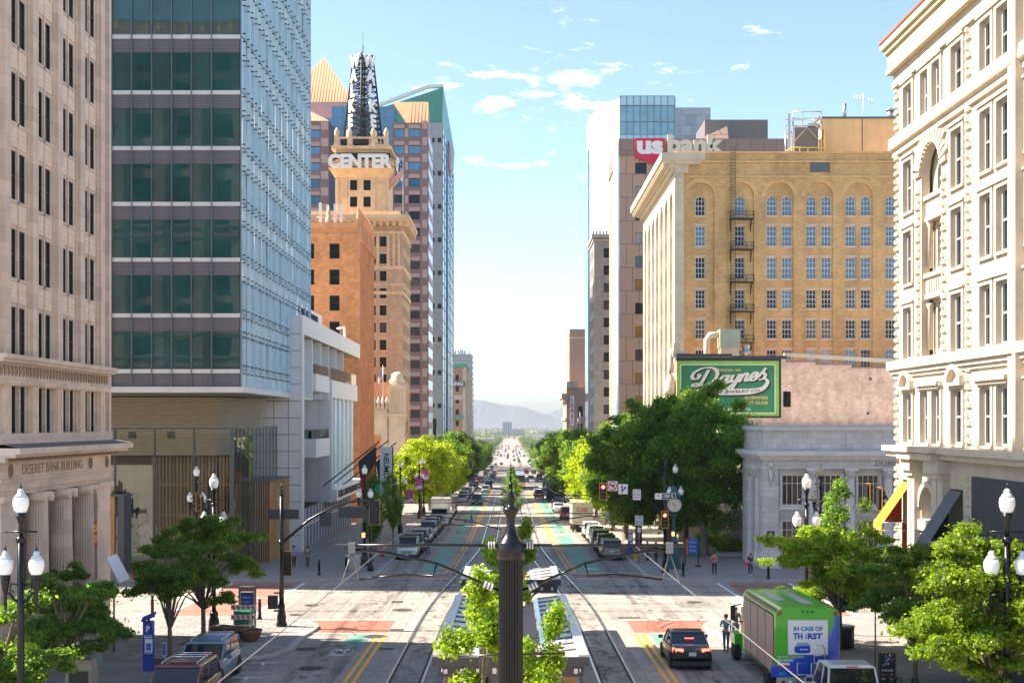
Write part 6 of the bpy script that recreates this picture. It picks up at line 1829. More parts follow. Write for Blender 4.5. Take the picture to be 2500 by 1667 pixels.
def leaf_variant(m,k):
    nm = m + ('','_dark','_pale')[k]
    if nm not in M:
        c,t,tw,vs = LEAF[m]; f,h = ((.55,.55),(1.35,1.5))[k - 1]
        leaf_mat(nm,tuple(v * f for v in c),(t[0] * h,t[1] * f,t[2] * f),tw,vs)
    return M[nm]
def crown_clumps(seed,n,rx,ry,zc,rz,cr,shape='round'):
    rr = random.Random(seed); out = []
    if shape == 'branch':
        nb = max(7,n // 9)
        for b_ in range(nb):
            az = 2 * pi * b_ / nb + rr.uniform(-.5,.5); ln = rr.uniform(.62,1.18); e = rr.uniform(-.85,1.05)
            if abs(e) > .75: ln *= .62
            for q in range(n // nb):
                t = rr.uniform(.3,1) ** .8; j = .16
                out.append((cos(az + rr.uniform(-.22,.22)) * ln * t * rx + rr.gauss(0,j) * rx * .5,sin(az + rr.uniform(-.22,.22)) * ln * t * ry + rr.gauss(0,j) * ry * .5,zc + rz * (e * t ** .7 - .18 * t * t) + rr.gauss(0,.07) * rz,cr * rr.uniform(.5,1.25) * (1.15 - .4 * t)))
        return out
    while len(out) < n:
        x,y,z = rr.uniform(-1,1),rr.uniform(-1,1),rr.uniform(-1,1)
        q = x * x + y * y + z * z
        if q > 1 or q < (0.16 if shape == 'round' else 0.05): continue
        if shape == 'vase' and hypot(x,y) > 0.35 + 0.65 * (z + 1) / 2 * 1.15: continue
        if shape == 'cone' and hypot(x,y) > 0.25 + 0.75 * (1 - z) / 2: continue
        k = cr * rr.uniform(.6,1.3)
        bulge = 1 + .16 * sin(3.1 * x + seed) + .14 * cos(4.3 * y + seed * 1.7)
        out.append((x * rx * bulge,y * ry * bulge,zc + z * rz * (1 + .1 * sin(5 * x + seed)),k))
    return out
def make_tree(name,seed,H,rx,zc,rz,n,per,leaf,m,cr,trunk_r=.14,fork=.35,barkm='bark',shape='round',flat=.75,droop=.3,ry=None):
    """returns (trunk mesh, crown mesh) in a local frame with the base at the origin"""
    cl = crown_clumps(seed,n,rx,ry or rx,zc,rz,cr,shape)
    crown = leaf_cloud('crown',seed,cl,per,leaf,m,flat,droop)
    rr = random.Random(seed + 5)
    b = MB(barkm); fz = H * fork
    b.tube([(0,0,-.1),(.02,.01,.15),(.03,0,fz * .5),(.0,.02,fz)],[trunk_r * 1.5,trunk_r * 1.1,trunk_r,trunk_r * .95],8)
    for c in sorted(cl,key=lambda q: rr.random())[:max(7,n // 5)]:
        mid = (c[0] * .35,c[1] * .35,fz + (c[2] - fz) * .55)
        b.tube([(0,0,fz - .05),mid,(c[0],c[1],c[2])],[trunk_r * .55,trunk_r * .32,trunk_r * .1],5,False)
    return b.mesh('trunk'),crown
def put_tree(name,meshes,x,y,label,group,rot=0.0,s=1.0,zoff=HP,sz=None):
    t = thing(name,label,'tree',(x,y,gz(y) + zoff),rot,group)
    for nm,me in zip(('trunk','crown'),meshes):
        o = bpy.data.objects.new(nm,me); COL.objects.link(o); o.parent = t
    t.scale = (s,s,sz or s)
    return t
tA = make_tree('a',1,6.6,2.0,4.3,1.75,90,330,.125,'leaf_mid',.46,.10,.22,shape='branch',flat=.5,droop=.5)
tB = make_tree('b',2,6.6,2.75,4.2,2.25,160,330,.125,'leaf_mid',.5,.11,.25,shape='branch',flat=.45,droop=.5)
tC = make_tree('c',3,5.0,2.4,3.0,1.75,140,330,.125,'leaf_mid',.48,.11,.2,shape='branch',flat=.5,droop=.6)
tD = make_tree('d',4,6.4,3.2,4.1,2.1,240,300,.125,'leaf_fresh',.54,.13,.3,shape='branch',flat=.45,droop=.55)
tE = make_tree('e',5,6.3,2.7,4.0,2.1,230,330,.12,'leaf_fresh',.5,.12,.3,shape='branch',flat=.5,droop=.6)
tM = make_tree('m',6,6.8,.85,4.4,2.3,70,120,.12,'leaf_fresh',.36,.06,.25,shape='branch',flat=.9,ry=.85)
tP = make_tree('p',7,15.0,5.0,8.7,6.2,150,330,.27,'leaf_plane',1.0,.34,.3,'bark_pale',flat=.8)
tQ = make_tree('q',8,14.0,4.6,8.2,5.8,165,300,.27,'leaf_plane',.95,.30,.3,'bark_pale',flat=.8)
tL = make_tree('l',9,12.0,4.4,7.2,4.7,130,300,.28,'leaf_lime',1.0,.24,.25,'bark',flat=.8)
tF = make_tree('f',10,15.0,5.2,8.6,6.4,120,230,.42,'leaf_plane',1.3,.3,.25,'bark',flat=.85)
tG = make_tree('g',12,15.0,5.2,8.6,6.4,120,230,.42,'leaf_deep',1.3,.3,.25,'bark',flat=.85)
tS = make_tree('s',13,6.5,.95,4.0,2.2,30,150,.15,'leaf_mid',.4,.06,.2,flat=1.0)
g_ = 'small trees on the near pavement corner'
put_tree('street_tree',tA,-15.1,54.4,'slim forked street tree beside the blue parking pay station',g_,.4)
put_tree('street_tree',tB,-15.0,60.0,'wide layered street tree in front of the black three-globe lamp and terracotta bowls',g_,1.9)
put_tree('street_tree',tC,-17.2,47.5,'low spreading tree beside the stone plinth, in front of the fluted columns',g_,0)
put_tree('street_tree',tC,-16.9,40.5,'fresh green tree under the nearest three-globe lamp on the bank side',g_,2.2,1.0)
put_tree('street_tree',tA,-18.7,53.5,'dark small tree close against the fluted columns of the bank',g_,3.0,.78)
g2 = 'trees on the cream building pavement'
put_tree('street_tree',tD,15.4,57.6,'broad fresh green tree rising behind the green delivery truck',g2,.3,0.97)
put_tree('street_tree',tS,19.5,72,'dark young tree before the pale classical bank windows',g2,.5,1.25)
put_tree('street_tree',tB,16.3,49.5,'dark green tree between the delivery truck and the cream building',g2,4.0,.88)
put_tree('street_tree',tE,15.3,39.0,'bright sunlit tree filling the frame corner below the three-globe lamp',g2,1.0,1.12)
put_tree('street_tree',tE,17.3,43.8,'bright sunlit tree hiding the dark shopfront below the lamp',g2,3.3,1.0)
g3 = 'trees growing on the tram platform'
put_tree('platform_tree',tM,-.8,32.0,'leafy tree hugging the bank side of the fluted black pole',g3,0,1.02,.24)
put_tree('platform_tree',tM,.85,31.0,'leafy tree hugging the truck side of the fluted black pole',g3,2.0,.88,.24)
put_tree('platform_tree',tM,-.4,43.5,'leafy tree in the middle of the canopy roof behind the fluted pole',g3,4.0,1.0,.24)
put_tree('platform_tree',tM,.4,57.5,'platform tree beside the small second canopy at the crossing',g3,1.0,1.0,.24)
g4 = 'big plane trees by the corner clock'
for i,(x,y,tm,r,s,lab) in enumerate(((17.3,110,tP,.3,1.0,'biggest plane tree, its crown covering the green painted advertisement'),
        (14.6,113.5,tQ,1.9,.98,'plane tree standing just behind the corner clock'),
        (12.4,119,tP,3.0,.92,'plane tree behind the mast-arm turn signs'),
        (17.5,123,tQ,4.4,1.05,'plane tree in the second row, in front of the pink brick wall'),
        (12.2,130,tQ,5.2,.9,'plane tree over the parked white vehicles')) ):
    put_tree('plane_tree',tm,x,y,lab,g4,r,s)
g5 = 'sunlit street trees past the first crossing'
for x,y,r,s,lab in ((11.9,143,.2,.95,'sunny lime green tree at the street edge of the plane trees'),(12.2,157,1.4,.95,'lime green tree behind the red traffic light on the curved arm'),(12.0,172,2.0,.88,'lime green tree below the slim grey brick tower'),
                        (-13.5,184.5,1.0,.95,'lime green tree beside the salmon and cream shop building'),(-12.6,191,3.0,.9,'lime green tree behind the row of three-globe lamps'),(-12.2,213,4.0,.9,'lime green tree at the mid-block traffic arm')):
    put_tree('street_tree',tL,x,y,lab,g5,r,s)
g6 = 'distant street trees lining the avenue'
rr = random.Random(21)
for s in (-1,1):
    for i in range(20):
        y = (230 if s < 0 else 205) + i * 18.5 + rr.uniform(-3,3)
        if 315 < y < 352 or 588 < y < 628: continue
        x = s * (12.3 + rr.uniform(-.6,1.6) + (0 if y < 350 else 1.5))
        put_tree('street_tree',tG if (s > 0 and 340 < y < 470) or (s < 0 and rr.random() < .45) else tF,x,y,ORD[i] + ' tree of the long row along the ' + ('glass tower' if s < 0 else 'leasing banner') + ' side of the avenue',g6 + (' on the glass tower side' if s < 0 else ' on the banner side'),rr.uniform(0,6),rr.uniform(.72,.98))
g7 = 'small trees in the median of the avenue'
for i in range(9):
    put_tree('median_tree',tS,rr.uniform(-.5,.5),152 + i * 17 + (35 if i > 8 else 0),ORD[i] + ' small green tree in the tram median beyond the third pole',g7,rr.uniform(0,6),rr.uniform(.75,1.05),0)
g8 = 'thin young trees on the theatre pavement'
for x,y,s,lab in ((-11.6,103.5,.9,'thin young tree beside the lamp on the theatre pavement'),(-12.3,112,1.2,'taller thin tree with the green banner in front of the theatre'),(-11.4,119,1.0,'thin tree beyond the white jeep on the theatre pavement'),(-12.2,127,1.15,'thin tree by the pink lamp-post banner')):
    put_tree('street_tree',tS,x,y,lab,g8,x * 3,s)
bed = thing('planting_bed','low bed of clipped yellow-green shrubs with a stone edge beside the pale bank','flower bed',(19.6,116,gz(116)))
bb = MB('kerb'); bb.prism([(18.2,108.5),(22,108.5),(22,126),(18.2,126)],lambda p: gz(p[1]) + .1,lambda p: gz(p[1]) + .45); bb.build('edge',bed)
cl = []
for i in range(60): cl.append((rr.uniform(18.6,21.8),rr.uniform(109,125.5),0,rr.uniform(.35,.7)))
cl = [(x,y,gz(y) + .8,r) for x,y,z,r in cl]
o = bpy.data.objects.new('foliage',leaf_cloud('foliage',40,[(x - bed.location.x,y - bed.location.y,z - bed.location.z,r) for x,y,z,r in cl],160,.16,'leaf_fresh')); COL.objects.link(o); o.parent = bed; o['kind'] = 'stuff'
gw = MB('stone_white'); gw.box(17.5,128,-2.9,40,128.4,1.4); gw.box(21,118,-2.7,32,118.4,1.2); o = gw.build('garden_wall',None); tag(o,'low pale garden wall behind the plane trees','wall')
for x,y in ((-15.1,54.4),(-15.0,60.0)):
    bb = MB('mulch_grate'); bb.prism([(x - .95,y - .85),(x + .95,y - .85),(x + .95,y + .85),(x - .95,y + .85)],lambda p: gz(p[1]) + HP + .002,lambda p: gz(p[1]) + HP + .022); o = bb.build('tree_grate',None)
    tag(o,'square brown tree pit grate under the ' + ('slim forked tree' if y < 58 else 'wide layered tree'),'tree grate','tree pit grates')
# ================================================================== street furniture
mat('black_paint',(0.006,0.006,0.007),0.26,var=0.15,vs=3,spec=0.4)
mat('globe',(0.86,0.86,0.84),0.18,var=0.03,spec=0.6,emit=((1,.97,.92),0.02))
mat('globe_top',(0.62,0.66,0.66),0.08,var=0,spec=0.8)
mat('globe_amber',(0.42,0.36,0.20),0.2,var=0.05)
mat('steel_grey',(0.20,0.205,0.21),0.4,metal=0.6,var=0.1)
mat('ceramic',(0.55,0.54,0.52),0.3,var=0.05)
mat('wire',(0.33,0.32,0.31),0.4,metal=0.7,var=0)
mat('sign_white',(0.78,0.77,0.75),0.5,var=0.03)
mat('sign_blk',(0.015,0.015,0.017),0.5,var=0)
mat('sign_back',(0.05,0.055,0.06),0.5,metal=0.3,var=0.1)
mat('signal_yellow',(0.75,0.33,0.0),0.5,var=0.05)
mat('lamp_red',(0.5,0.02,0.01),0.4,var=0,emit=((1.0,0.05,0.03),5.0))
mat('lamp_green',(0.0,0.3,0.2),0.4,var=0,emit=((0.05,1.0,0.6),4.0))
mat('lamp_off',(0.10,0.09,0.08),0.25,var=0)
mat('lamp_orange',(0.6,0.1,0.02),0.4,var=0,emit=((1.0,0.16,0.03),4.0))
mat('meter_blue',(0.012,0.055,0.32),0.4,var=0.05)
mat('barricade_orange',(0.75,0.13,0.02),0.5,var=0.05)
mat('terracotta_pot',(0.20,0.095,0.06),0.75,var=0.15,vs=3)
mat('bin_green',(0.01,0.15,0.085),0.45,var=0.08)
mat('hydrant_red',(0.55,0.02,0.02),0.4,var=0.05)
mat('hydrant_yellow',(0.65,0.35,0.01),0.4,var=0.05)
mat('clock_face',(0.72,0.64,0.50),0.5,var=0.02)
mat('clock_teal',(0.02,0.10,0.11),0.45,var=0.1)
mat('map_blue',(0.02,0.12,0.42),0.5,var=0.03)
mat('stone_plinth',(0.34,0.28,0.215),0.85,var=0.15,vs=2,bump=0.3)
def lamp_proto(loc,label,group,globe='globe'):
    t = thing('street_lamp',label,'street lamp',(0,0,0),0,group)
    b = MB('black_paint'); b.lathe([(.34,0),(.34,.12),(.29,.18),(.27,.7),(.20,.95),(.23,1.05),(.16,1.2)],n=16)
    b.lathe([(.11,1.2),(.10,6.6)],n=24,flute=12,fd=.12); b.lathe([(.13,6.5),(.16,6.6),(.12,6.7)],n=12)
    b.lathe([(.07,6.7),(.065,7.05),(.15,7.3),(.16,7.38)],n=12); b.build('post',t)
    b = MB('black_paint'); b.tube([(-.46,0,6.85),(.46,0,6.85)],.03,6); b.lathe([(.01,0),(.05,.03),(.01,.06)],(-.47,0,6.82),n=6); b.lathe([(.01,0),(.05,.03),(.01,.06)],(.47,0,6.82),n=6); b.build('ladder_bar',t)
    def globe_at(x,z):
        g = MB(globe); g.lathe([(.13,0),(.19,.08),(.235,.24),(.235,.38),(.21,.48)],(x,0,z),n=20)
        g.use('globe_top' if globe == 'globe' else globe); g.lathe([(.21,.48),(.14,.58),(.10,.62),(.095,.70),(.04,.76)],(x,0,z),n=20); o = g.build('globe',t)
        f = MB('black_paint'); f.lathe([(.03,.74),(.05,.80),(.015,.86),(.004,.98)],(x,0,z),n=8); f.lathe([(.15,-.12),(.16,.02),(.13,.02)],(x,0,z),n=12); q = f.build('finial',t); q.parent = o
    globe_at(0,7.42)
    for s in (-1,1):
        b = MB('black_paint'); b.tube([(0,0,4.6),(s * .2,0,4.75),(s * .36,0,4.95),(s * .47,0,4.9),(s * .48,0,4.78)],[.05,.05,.05,.04,.03],6)
        b.tube([(s * .1,0,5.2),(s * .3,0,5.25),(s * .34,0,5.05),(s * .22,0,4.98)],.03,5)
        b.lathe([(.01,4.35),(.06,4.6),(.05,4.9),(.08,5.0),(.14,5.3),(.15,5.42)],(s * .48,0,0),n=10); b.build('arm',t)
        globe_at(s * .48,5.5)
    return t
lp = lamp_proto((0,0,0),'','three-globe street lamps')
lamps = [(-15.15,38,'nearest three-globe black lamp on the bank side, rising over the tree at the frame edge'),
         (-15.1,62.5,'three-globe black lamp behind the layered tree, before the glass lobby'),
         (-11.9,100,'three-globe black lamp in front of the theatre sign beam'),
         (-12.5,139,'three-globe black lamp before the sunlit lime trees'),
         (-12.5,168,'three-globe lamp in the lime trees, with a pink banner beside it'),
         (-12.6,178,'three-globe lamp half hidden in the lime trees beside the traffic arm'),
         (15.05,62.5,'three-globe lamp in front of the pale classical bank'),
         (14.2,106,'three-globe lamp above the corner clock'),
         (15.35,38,'nearest three-globe lamp on the cream building side, by the dark shopfront'),
         (-23.4,91.5,'lamp seen between tree and glass lobby on the far kerb')]
for i,(x,y,lab) in enumerate(lamps):
    o = lp if i == 0 else copy_tree(lp)
    o.location = (x,y,gz(y) + HP); o['label'] = lab
lp2 = lamp_proto((0,0,0),'dark lamp with dull amber globes close to the pale bank wall','three-globe street lamps','globe_amber')
lp2.location = (23.2,92,gz(92) + HP)
def cat_pole(y,half,zarm,label,big=True):
    """fluted pole with two cross arms and lower struts"""
    z0 = gz(y) + .2; r = .235 if big else .2
    t = thing('tram_pole',label,'pole',(0,y,z0),group='fluted tram line poles in the median')
    zc = zarm - .02
    b = MB('black_paint'); b.lathe([(r * 1.9,0),(r * 1.9,.25),(r * 1.5,.35),(r * 1.35,1.1),(r * 1.05,1.25)],(0,y,z0),n=24)
    b.lathe([(r,z0 + 1.2),(r * .97,zc - .12)],(0,y,0),n=48,smooth=False,flute=24,fd=.10); b.build('column',t)
    b = MB('black_paint'); b.lathe([(r * 1.13,zc - .12),(r * 1.13,zc + .12),(r * 1.08,zc + .14),(r * 1.1,zc + .18),(r * .95,zc + .22),(r * .72,zc + .28),(r * .5,zc + .36),(r * .37,zc + .47),(r * .29,zc + .56),(r * .28,zc + .60),(r * .36,zc + .66),(r * .62,zc + .78),(r * .66,zc + .82),(r * .60,zc + .84),(r * .3,zc + .87),(r * .22,zc + .92),(r * .32,zc + .98),(r * .30,zc + 1.06),(r * .12,zc + 1.16),(.01,zc + 1.2)],(0,y,0),n=28); b.build('cap',t)
    for s in (-1,1):
        b = MB('black_paint'); b.tube([(s * r,y,zarm + .12),(s * half,y,zarm + .12)],.028,8); b.build('cross_arm',t)
        b = MB('black_paint'); b.tube([(s * r,y,zarm - .72),(s * half * .42,y,zarm - .22),(s * half * .7,y,zarm - .02),(s * half * .88,y,zarm + .04)],.028,8); b.build('strut',t)
        b = MB('ceramic')
        for k in range(3): b.tube([(s * (r + .06 + .05 * k),y,zarm + .12),(s * (r + .085 + .05 * k),y,zarm + .12)],.07,8); b.tube([(s * (r + .10 + .06 * k),y,zarm - .68 + .03 * k),(s * (r + .14 + .06 * k),y,zarm - .66 + .03 * k)],.065,8)
        b.build('insulator',t)
        b = MB('steel_grey'); b.box(min(s * half * .88,s * half * .92),y - .05,zarm - .03,max(s * half * .88,s * half * .92),y + .05,zarm + .17)
        b.tube([(s * half * .9,y,zarm),(s * half * .86,y,zarm - .55)],.012,5); b.tube([(s * half * .9,y,zarm),(s * half * .97,y,zarm - .68)],.012,5)
        b.build('hanger',t)
        b = MB('black_paint'); b.tube([(s * half * .42,y,zarm - .22),(s * half * .44,y,zarm - .46),(s * half * .6,y,zarm - .42),(s * half * .86,y,zarm - .52)],.022,6); b.build('steady_arm',t)
    return t
POLES = [(23.0,3.3,7.1,'nearest fluted black tram pole with its ornate cap in the middle of the view'),(60,5.2,4.98,'second fluted tram pole, just beyond the nearest one'),(94,5.8,3.9,'third tram pole, beyond the first crossing'),
         (133,4.6,2.8,'fourth tram pole down the avenue'),(172,4.4,1.9,'fifth tram pole down the avenue'),(212,4.4,1.0,'sixth tram pole down the avenue'),(255,4.4,.1,'seventh tram pole, far down the avenue'),(300,4.4,-.9,'eighth tram pole, before the second crossing')]
for i,(y,hf,za,lab) in enumerate(POLES): cat_pole(y,hf,za,lab,i == 0)
b = MB('black_paint'); b.tube([(-1.0,23,5.15),(1.0,23,5.2)],.018,6); o = b.build('banner_rod',bpy.data.objects['tram_pole'])
wires = MB
for s in (-1,1):
    for which in ('contact',):
        pts = []
        allp = [(-30,3.5,7.9)] + [(y,hf * (.97 if which == 'contact' else .9),za) for y,hf,za,_ in POLES] + [(345,2.4,-1.8)]
        for (y0,h0,z0),(y1,h1,z1) in zip(allp,allp[1:]):
            for k in range(6):
                t = k / 6; sag = (0 if which == 'contact' else -.35 * 4 * t * (1 - t))
                w0 = h0 if which == 'messenger' else h0; w1 = h1
                pts.append((s * (w0 + (w1 - w0) * t),y0 + (y1 - y0) * t,z0 + (z1 - z0) * t + (-.62 if which == 'contact' else .05) + sag))
        pts.append((s * allp[-1][1],allp[-1][0],allp[-1][2] - .6))
        b = MB('wire'); b.tube(pts,.008,5,False)
        o = b.build('overhead_wire',None); tag(o,('tram contact wire' if which == 'contact' else 'thin carrier wire of the tram line') + (' over the track on the bank side' if s < 0 else ' over the track on the truck side'),'wire','overhead tram wires')
mat('canopy_metal',(0.52,0.505,0.49),0.38,metal=0.35,var=0.06,vs=1)
mat('canopy_seam',(0.22,0.215,0.21),0.5,metal=0.4,var=0.1)
mat('canopy_dark',(0.045,0.042,0.04),0.6,var=0.1)
mat('canopy_blue',(0.25,0.40,0.52),0.1,var=0.05,spec=0.8)
mat('canopy_brown',(0.30,0.235,0.19),0.6,var=0.1)
def canopy(y0,y1,hw,z,label,sign=True):
    zf = lambda y: z + (y - y0) * -.022
    t = thing('tram_canopy',label,'shelter',(0,(y0 + y1) / 2,gz((y0 + y1) / 2) + .24),group='tram platform canopies')
    for s in (-1,1):
        a,c = sorted((s * hw,s * (hw - .32)))
        b = MB('canopy_metal'); b.prism([(a,y0),(c,y0),(c,y1),(a,y1)],lambda p: zf(p[1]) - .05,lambda p: zf(p[1]) + .10); b.build('edge_beam',t)
        n = max(2,int((y1 - y0) / 1.3))
        for i in range(n):
            ya,yb_ = y0 + .05 + (y1 - y0 - .1) * i / n,y0 + .05 + (y1 - y0 - .1) * (i + 1) / n
            xi,xo = s * hw * .48,s * (hw - .33)
            P = [(xi,ya + .03,zf(ya) - .10),(xo,ya + .03,zf(ya) + .02),(xo,yb_ - .03,zf(yb_) + .02),(xi,yb_ - .03,zf(yb_) - .10)]
            b = MB('canopy_metal'); b.loft([P,[(x,y,q - .05) for x,y,q in P]]); b.build('roof_panel',t)
            b = MB('canopy_seam'); b.tube([(xi,yb_,zf(yb_) - .07),(xo,yb_,zf(yb_) + .05)],.03,4); b.build('seam',t)
        b = MB('canopy_blue'); a,c = sorted((s * hw * .48,s * hw * .41)); b.prism([(a,y0 + .2),(c,y0 + .2),(c,y1 - .2),(a,y1 - .2)],lambda p: zf(p[1]) - .16,lambda p: zf(p[1]) - .08); b.build('gutter',t)
        n = max(2,int((y1 - y0) / .6))
        for i in range(n):
            ya = y0 + .3 + (y1 - y0 - .6) * i / n
            b = MB('canopy_brown'); P = [(s * hw * .40,ya,zf(ya) - .14),(s * .3,ya,zf(ya) - .55),(s * .3,ya + .5,zf(ya) - .55),(s * hw * .40,ya + .5,zf(ya) - .14)]
            b.loft([P,[(x,y,q - .04) for x,y,q in P]]); b.build('inner_panel',t)
        for k in range(int((y1 - y0) / 5) + 1):
            y = y0 + .9 + k * 4.6
            if y < y1: b = MB('black_paint'); b.tube([(s * .9,y,gz(y) + .24),(s * .9,y,zf(y) - .3)],.09,8); b.tube([(s * .9,y,zf(y) - 1.0),(s * hw * .85,y,zf(y) - .12)],.05,6); b.build('post',t)
    b = MB('canopy_dark'); b.box(-hw - .02,y0 - .04,zf(y0) - .28,hw + .02,y0 + .02,zf(y0) + .02); b.box(-hw + .15,y0 + .1,zf(y0) - .62,hw - .15,y0 + .2,zf(y0) - .28)
    b.box(-.35,y0,zf(y1) - .75,.35,y1,zf(y1) - .45); b.build('fascia',t)
    for i in range(9): b = MB('canopy_metal'); x = -hw + .4 + i * (2 * hw - .8) / 8; b.box(x - .06,y0 - .02,zf(y0) - .5,x + .06,y0 + .12,zf(y0) - .36); b.build('bracket',t)
    return t
cp1 = canopy(38.6,54.6,2.45,2.15,'long metal tram canopy with seamed roof panels behind the fluted pole')
cp2 = canopy(59.3,65.3,2.4,1.95,'short second tram canopy at the crossing end of the platform')
for xc,l1,l2,dots,lab in ((-1.75,'to SALT LAKE CENTRAL','to SALT LAKE AIRPORT',('map_blue','bin_green'),'white tram direction sign for the airport and central lines under the canopy edge'),(1.78,'to DRAPER TOWN CTR','to W. VALLEY CENTRAL',('map_blue','bin_green'),'white tram direction sign for the town centre and valley lines under the canopy edge')):
    t = thing('direction_sign',lab,'sign',(xc,38.2,1.0),group='tram direction signs')
    b = MB('sign_white'); b.box(xc - .56,38.25,.93,xc + .56,38.29,1.32); b.build('panel',t)
    b = MB('black_paint'); b.tube([(xc - .4,38.3,1.3),(xc - .4,38.5,1.9)],.02,5); b.tube([(xc + .4,38.3,1.3),(xc + .4,38.5,1.9)],.02,5); b.build('hanger',t)
    for s,z,m in ((l1,1.225,dots[0]),(l2,1.045,dots[1])):
        put_text('lettering',t,text_mesh(s,.15,.004,.003,width=.88,squeeze=.105,m='sign_blk'),(xc + .07,38.245,z),'n')
        b = MB(m); b.face([(xc - .48 + .055 * cos(2 * pi * k / 12),38.244,z + .055 * sin(2 * pi * k / 12)) for k in range(12)]); b.build('line_dot',t)
def signal_head(par,x,y,z,ang,lit,sc=1.0,backplate=True):
    """three-lamp head; ang = heading of the face (0 = towards the camera)"""
    o = MB('sign_blk'); o.box(-.17,-.06,-.52,.17,.14,.52)
    o.box(-.27,.0,-.64,.27,.03,.64)
    hd = o.build('signal_head',None); hd.parent = par
    b = MB('signal_yellow')
    b.box(-.29,-.012,-.66,-.24,.02,.66); b.box(.24,-.012,-.66,.29,.02,.66); b.box(-.24,-.012,-.66,.24,.02,-.61); b.box(-.24,-.012,.61,.24,.02,.66)
    e = b.build('backplate_edge',None); e.parent = hd
    for k,(zz,m) in enumerate(((.34,'lamp_red'),(0,'lamp_off'),(-.34,'lamp_green'))):
        on = (lit == 'red' and k == 0) or (lit == 'green' and k == 2)
        b = MB(m if on else 'lamp_off'); b.T = Matrix.Translation((0,-.07,zz)) @ Matrix.Rotation(pi / 2,4,'X'); b.lathe([(.13,-.01),(.12,.02),(.06,.04)],n=14); b.T = None
        q = b.build('lens',None); q.parent = hd
        b = MB('sign_blk'); b.T = Matrix.Translation((0,-.06,zz))
        n = 8
        for i in range(n):
            a0,a1 = -.2 + (pi + .4) * i / n,-.2 + (pi + .4) * (i + 1) / n
            b.face([(.15 * cos(a0),0,.15 * sin(a0)),(.15 * cos(a1),0,.15 * sin(a1)),(.15 * cos(a1),-.2,.15 * sin(a1)),(.15 * cos(a0),-.2,.15 * sin(a0))])
        b.T = None; q = b.build('visor',None); q.parent = hd
    hd.location = Vector((x,y,z)) - absloc(par); hd.rotation_euler = (0,0,ang); hd.scale = (sc,) * 3
    return hd
def mast(name,x,y,arm,zarm0,zarm1,H,label,heads=(),group='traffic signal masts',arm2=None):
    z0 = gz(y) + (HP if abs(x) > 9 else 0)
    t = thing('signal_mast',label,'traffic signal',(x,y,z0),group=group)
    b = MB('black_paint'); b.lathe([(.30,0),(.30,.15),(.24,.25),(.25,.5),(.17,.95),(.2,1.05),(.15,1.2)],(x,y,z0),n=16)
    b.lathe([(.135,z0 + 1.2),(.10,z0 + H - .6)],(x,y,0),n=20,flute=10,fd=.1); b.lathe([(.13,z0 + H - .62),(.14,z0 + H - .55),(.05,z0 + H - .5),(.09,z0 + H - .38),(.05,z0 + H - .3),(.07,z0 + H - .2),(.01,z0 + H)],(x,y,0),n=12); b.build('post',t)
    if arm:
        ax,ay = arm
        P = [(x,y,zarm0),(x + ax * .12,y + ay * .12,zarm0 + (zarm1 - zarm0) * .22),(x + ax * .3,y + ay * .3,zarm0 + (zarm1 - zarm0) * .55),(x + ax * .55,y + ay * .55,zarm0 + (zarm1 - zarm0) * .84),(x + ax * .8,y + ay * .8,zarm0 + (zarm1 - zarm0) * .98),(x + ax,y + ay,zarm1)]
        b = MB('black_paint'); b.tube(P,[.085,.08,.075,.065,.06,.05],8); b.lathe([(.16,zarm0 - .2),(.16,zarm0 + .2)],(x,y,0),n=12); b.build('mast_arm',t)
    for (hx,hy,hz,ang,lit) in heads: signal_head(t,hx,hy,hz,ang,lit)
    return t
m1 = mast('m',-12.2,65.4,(4.95,0),3.1,5.42,7.6,'black mast-arm signal seen from behind at the near pavement corner',heads=[(-7.25,65.4,4.75,pi,None),(-12.0,65.75,2.0,pi,None)])
b = MB('sign_back'); b.box(-12.9,65.5,4.4,-11.3,65.54,4.92); b.build('street_name_plate',m1)
b = MB('sign_back'); b.box(-10.2,65.5,4.0,-9.55,65.54,4.75); b.build('sign_plate',m1)
b = MB('sign_back'); b.box(-9.2,65.5,4.45,-7.7,65.54,5.05); b.build('sign_plate',m1)
b = MB('sign_blk'); b.box(-12.9,65.2,-.35,-12.4,65.5,.35); b.box(-12.6,65.3,-.5,-12.2,65.4,-.42); b.box(-12.6,65.3,.45,-12.2,65.4,.52); b.build('pedestrian_signal',m1)
m2 = mast('m',11.8,94,(-4.75,0),2.55,4.55,8.6,'black mast-arm signal facing us beside the corner clock, with turn signs and a red light',heads=[(7.05,93.8,4.3,0,'red'),(11.75,93.75,2.15,0,'red')])
def plate(par,x,y,z,w_,h_,nm='sign_plate',m='sign_white'):
    b = MB('sign_back'); b.box(x - w_ / 2 - .02,y,z - h_ / 2 - .02,x + w_ / 2 + .02,y + .02,z + h_ / 2 + .02); b.use(m); b.box(x - w_ / 2,y - .012,z - h_ / 2,x + w_ / 2,y - .002,z + h_ / 2); return b.build(nm,par)
def flat(mb,pts,y): mb.face([(x,y,z) for x,z in pts])
plate(m2,7.77,93.8,4.72,.74,.74,'no_turn_sign')
b = MB('bank_red'); c_ = (7.77,4.72)
for k in range(24):
    a0,a1 = 2 * pi * k / 24,2 * pi * (k + 1) / 24
    flat(b,[(c_[0] + r * cos(a),c_[1] + r * sin(a)) for r,a in ((.34,a0),(.34,a1),(.27,a1),(.27,a0))],93.775)
flat(b,[(c_[0] - .25,c_[1] + .19),(c_[0] - .2,c_[1] + .25),(c_[0] + .25,c_[1] - .19),(c_[0] + .2,c_[1] - .25)],93.772); b.build('red_ring',m2)
b = MB('sign_blk'); flat(b,[(7.83,4.55),(7.93,4.55),(7.93,4.82),(7.75,4.82),(7.75,4.9),(7.58,4.77),(7.75,4.64),(7.75,4.73),(7.83,4.73)],93.778); b.build('arrow',m2)
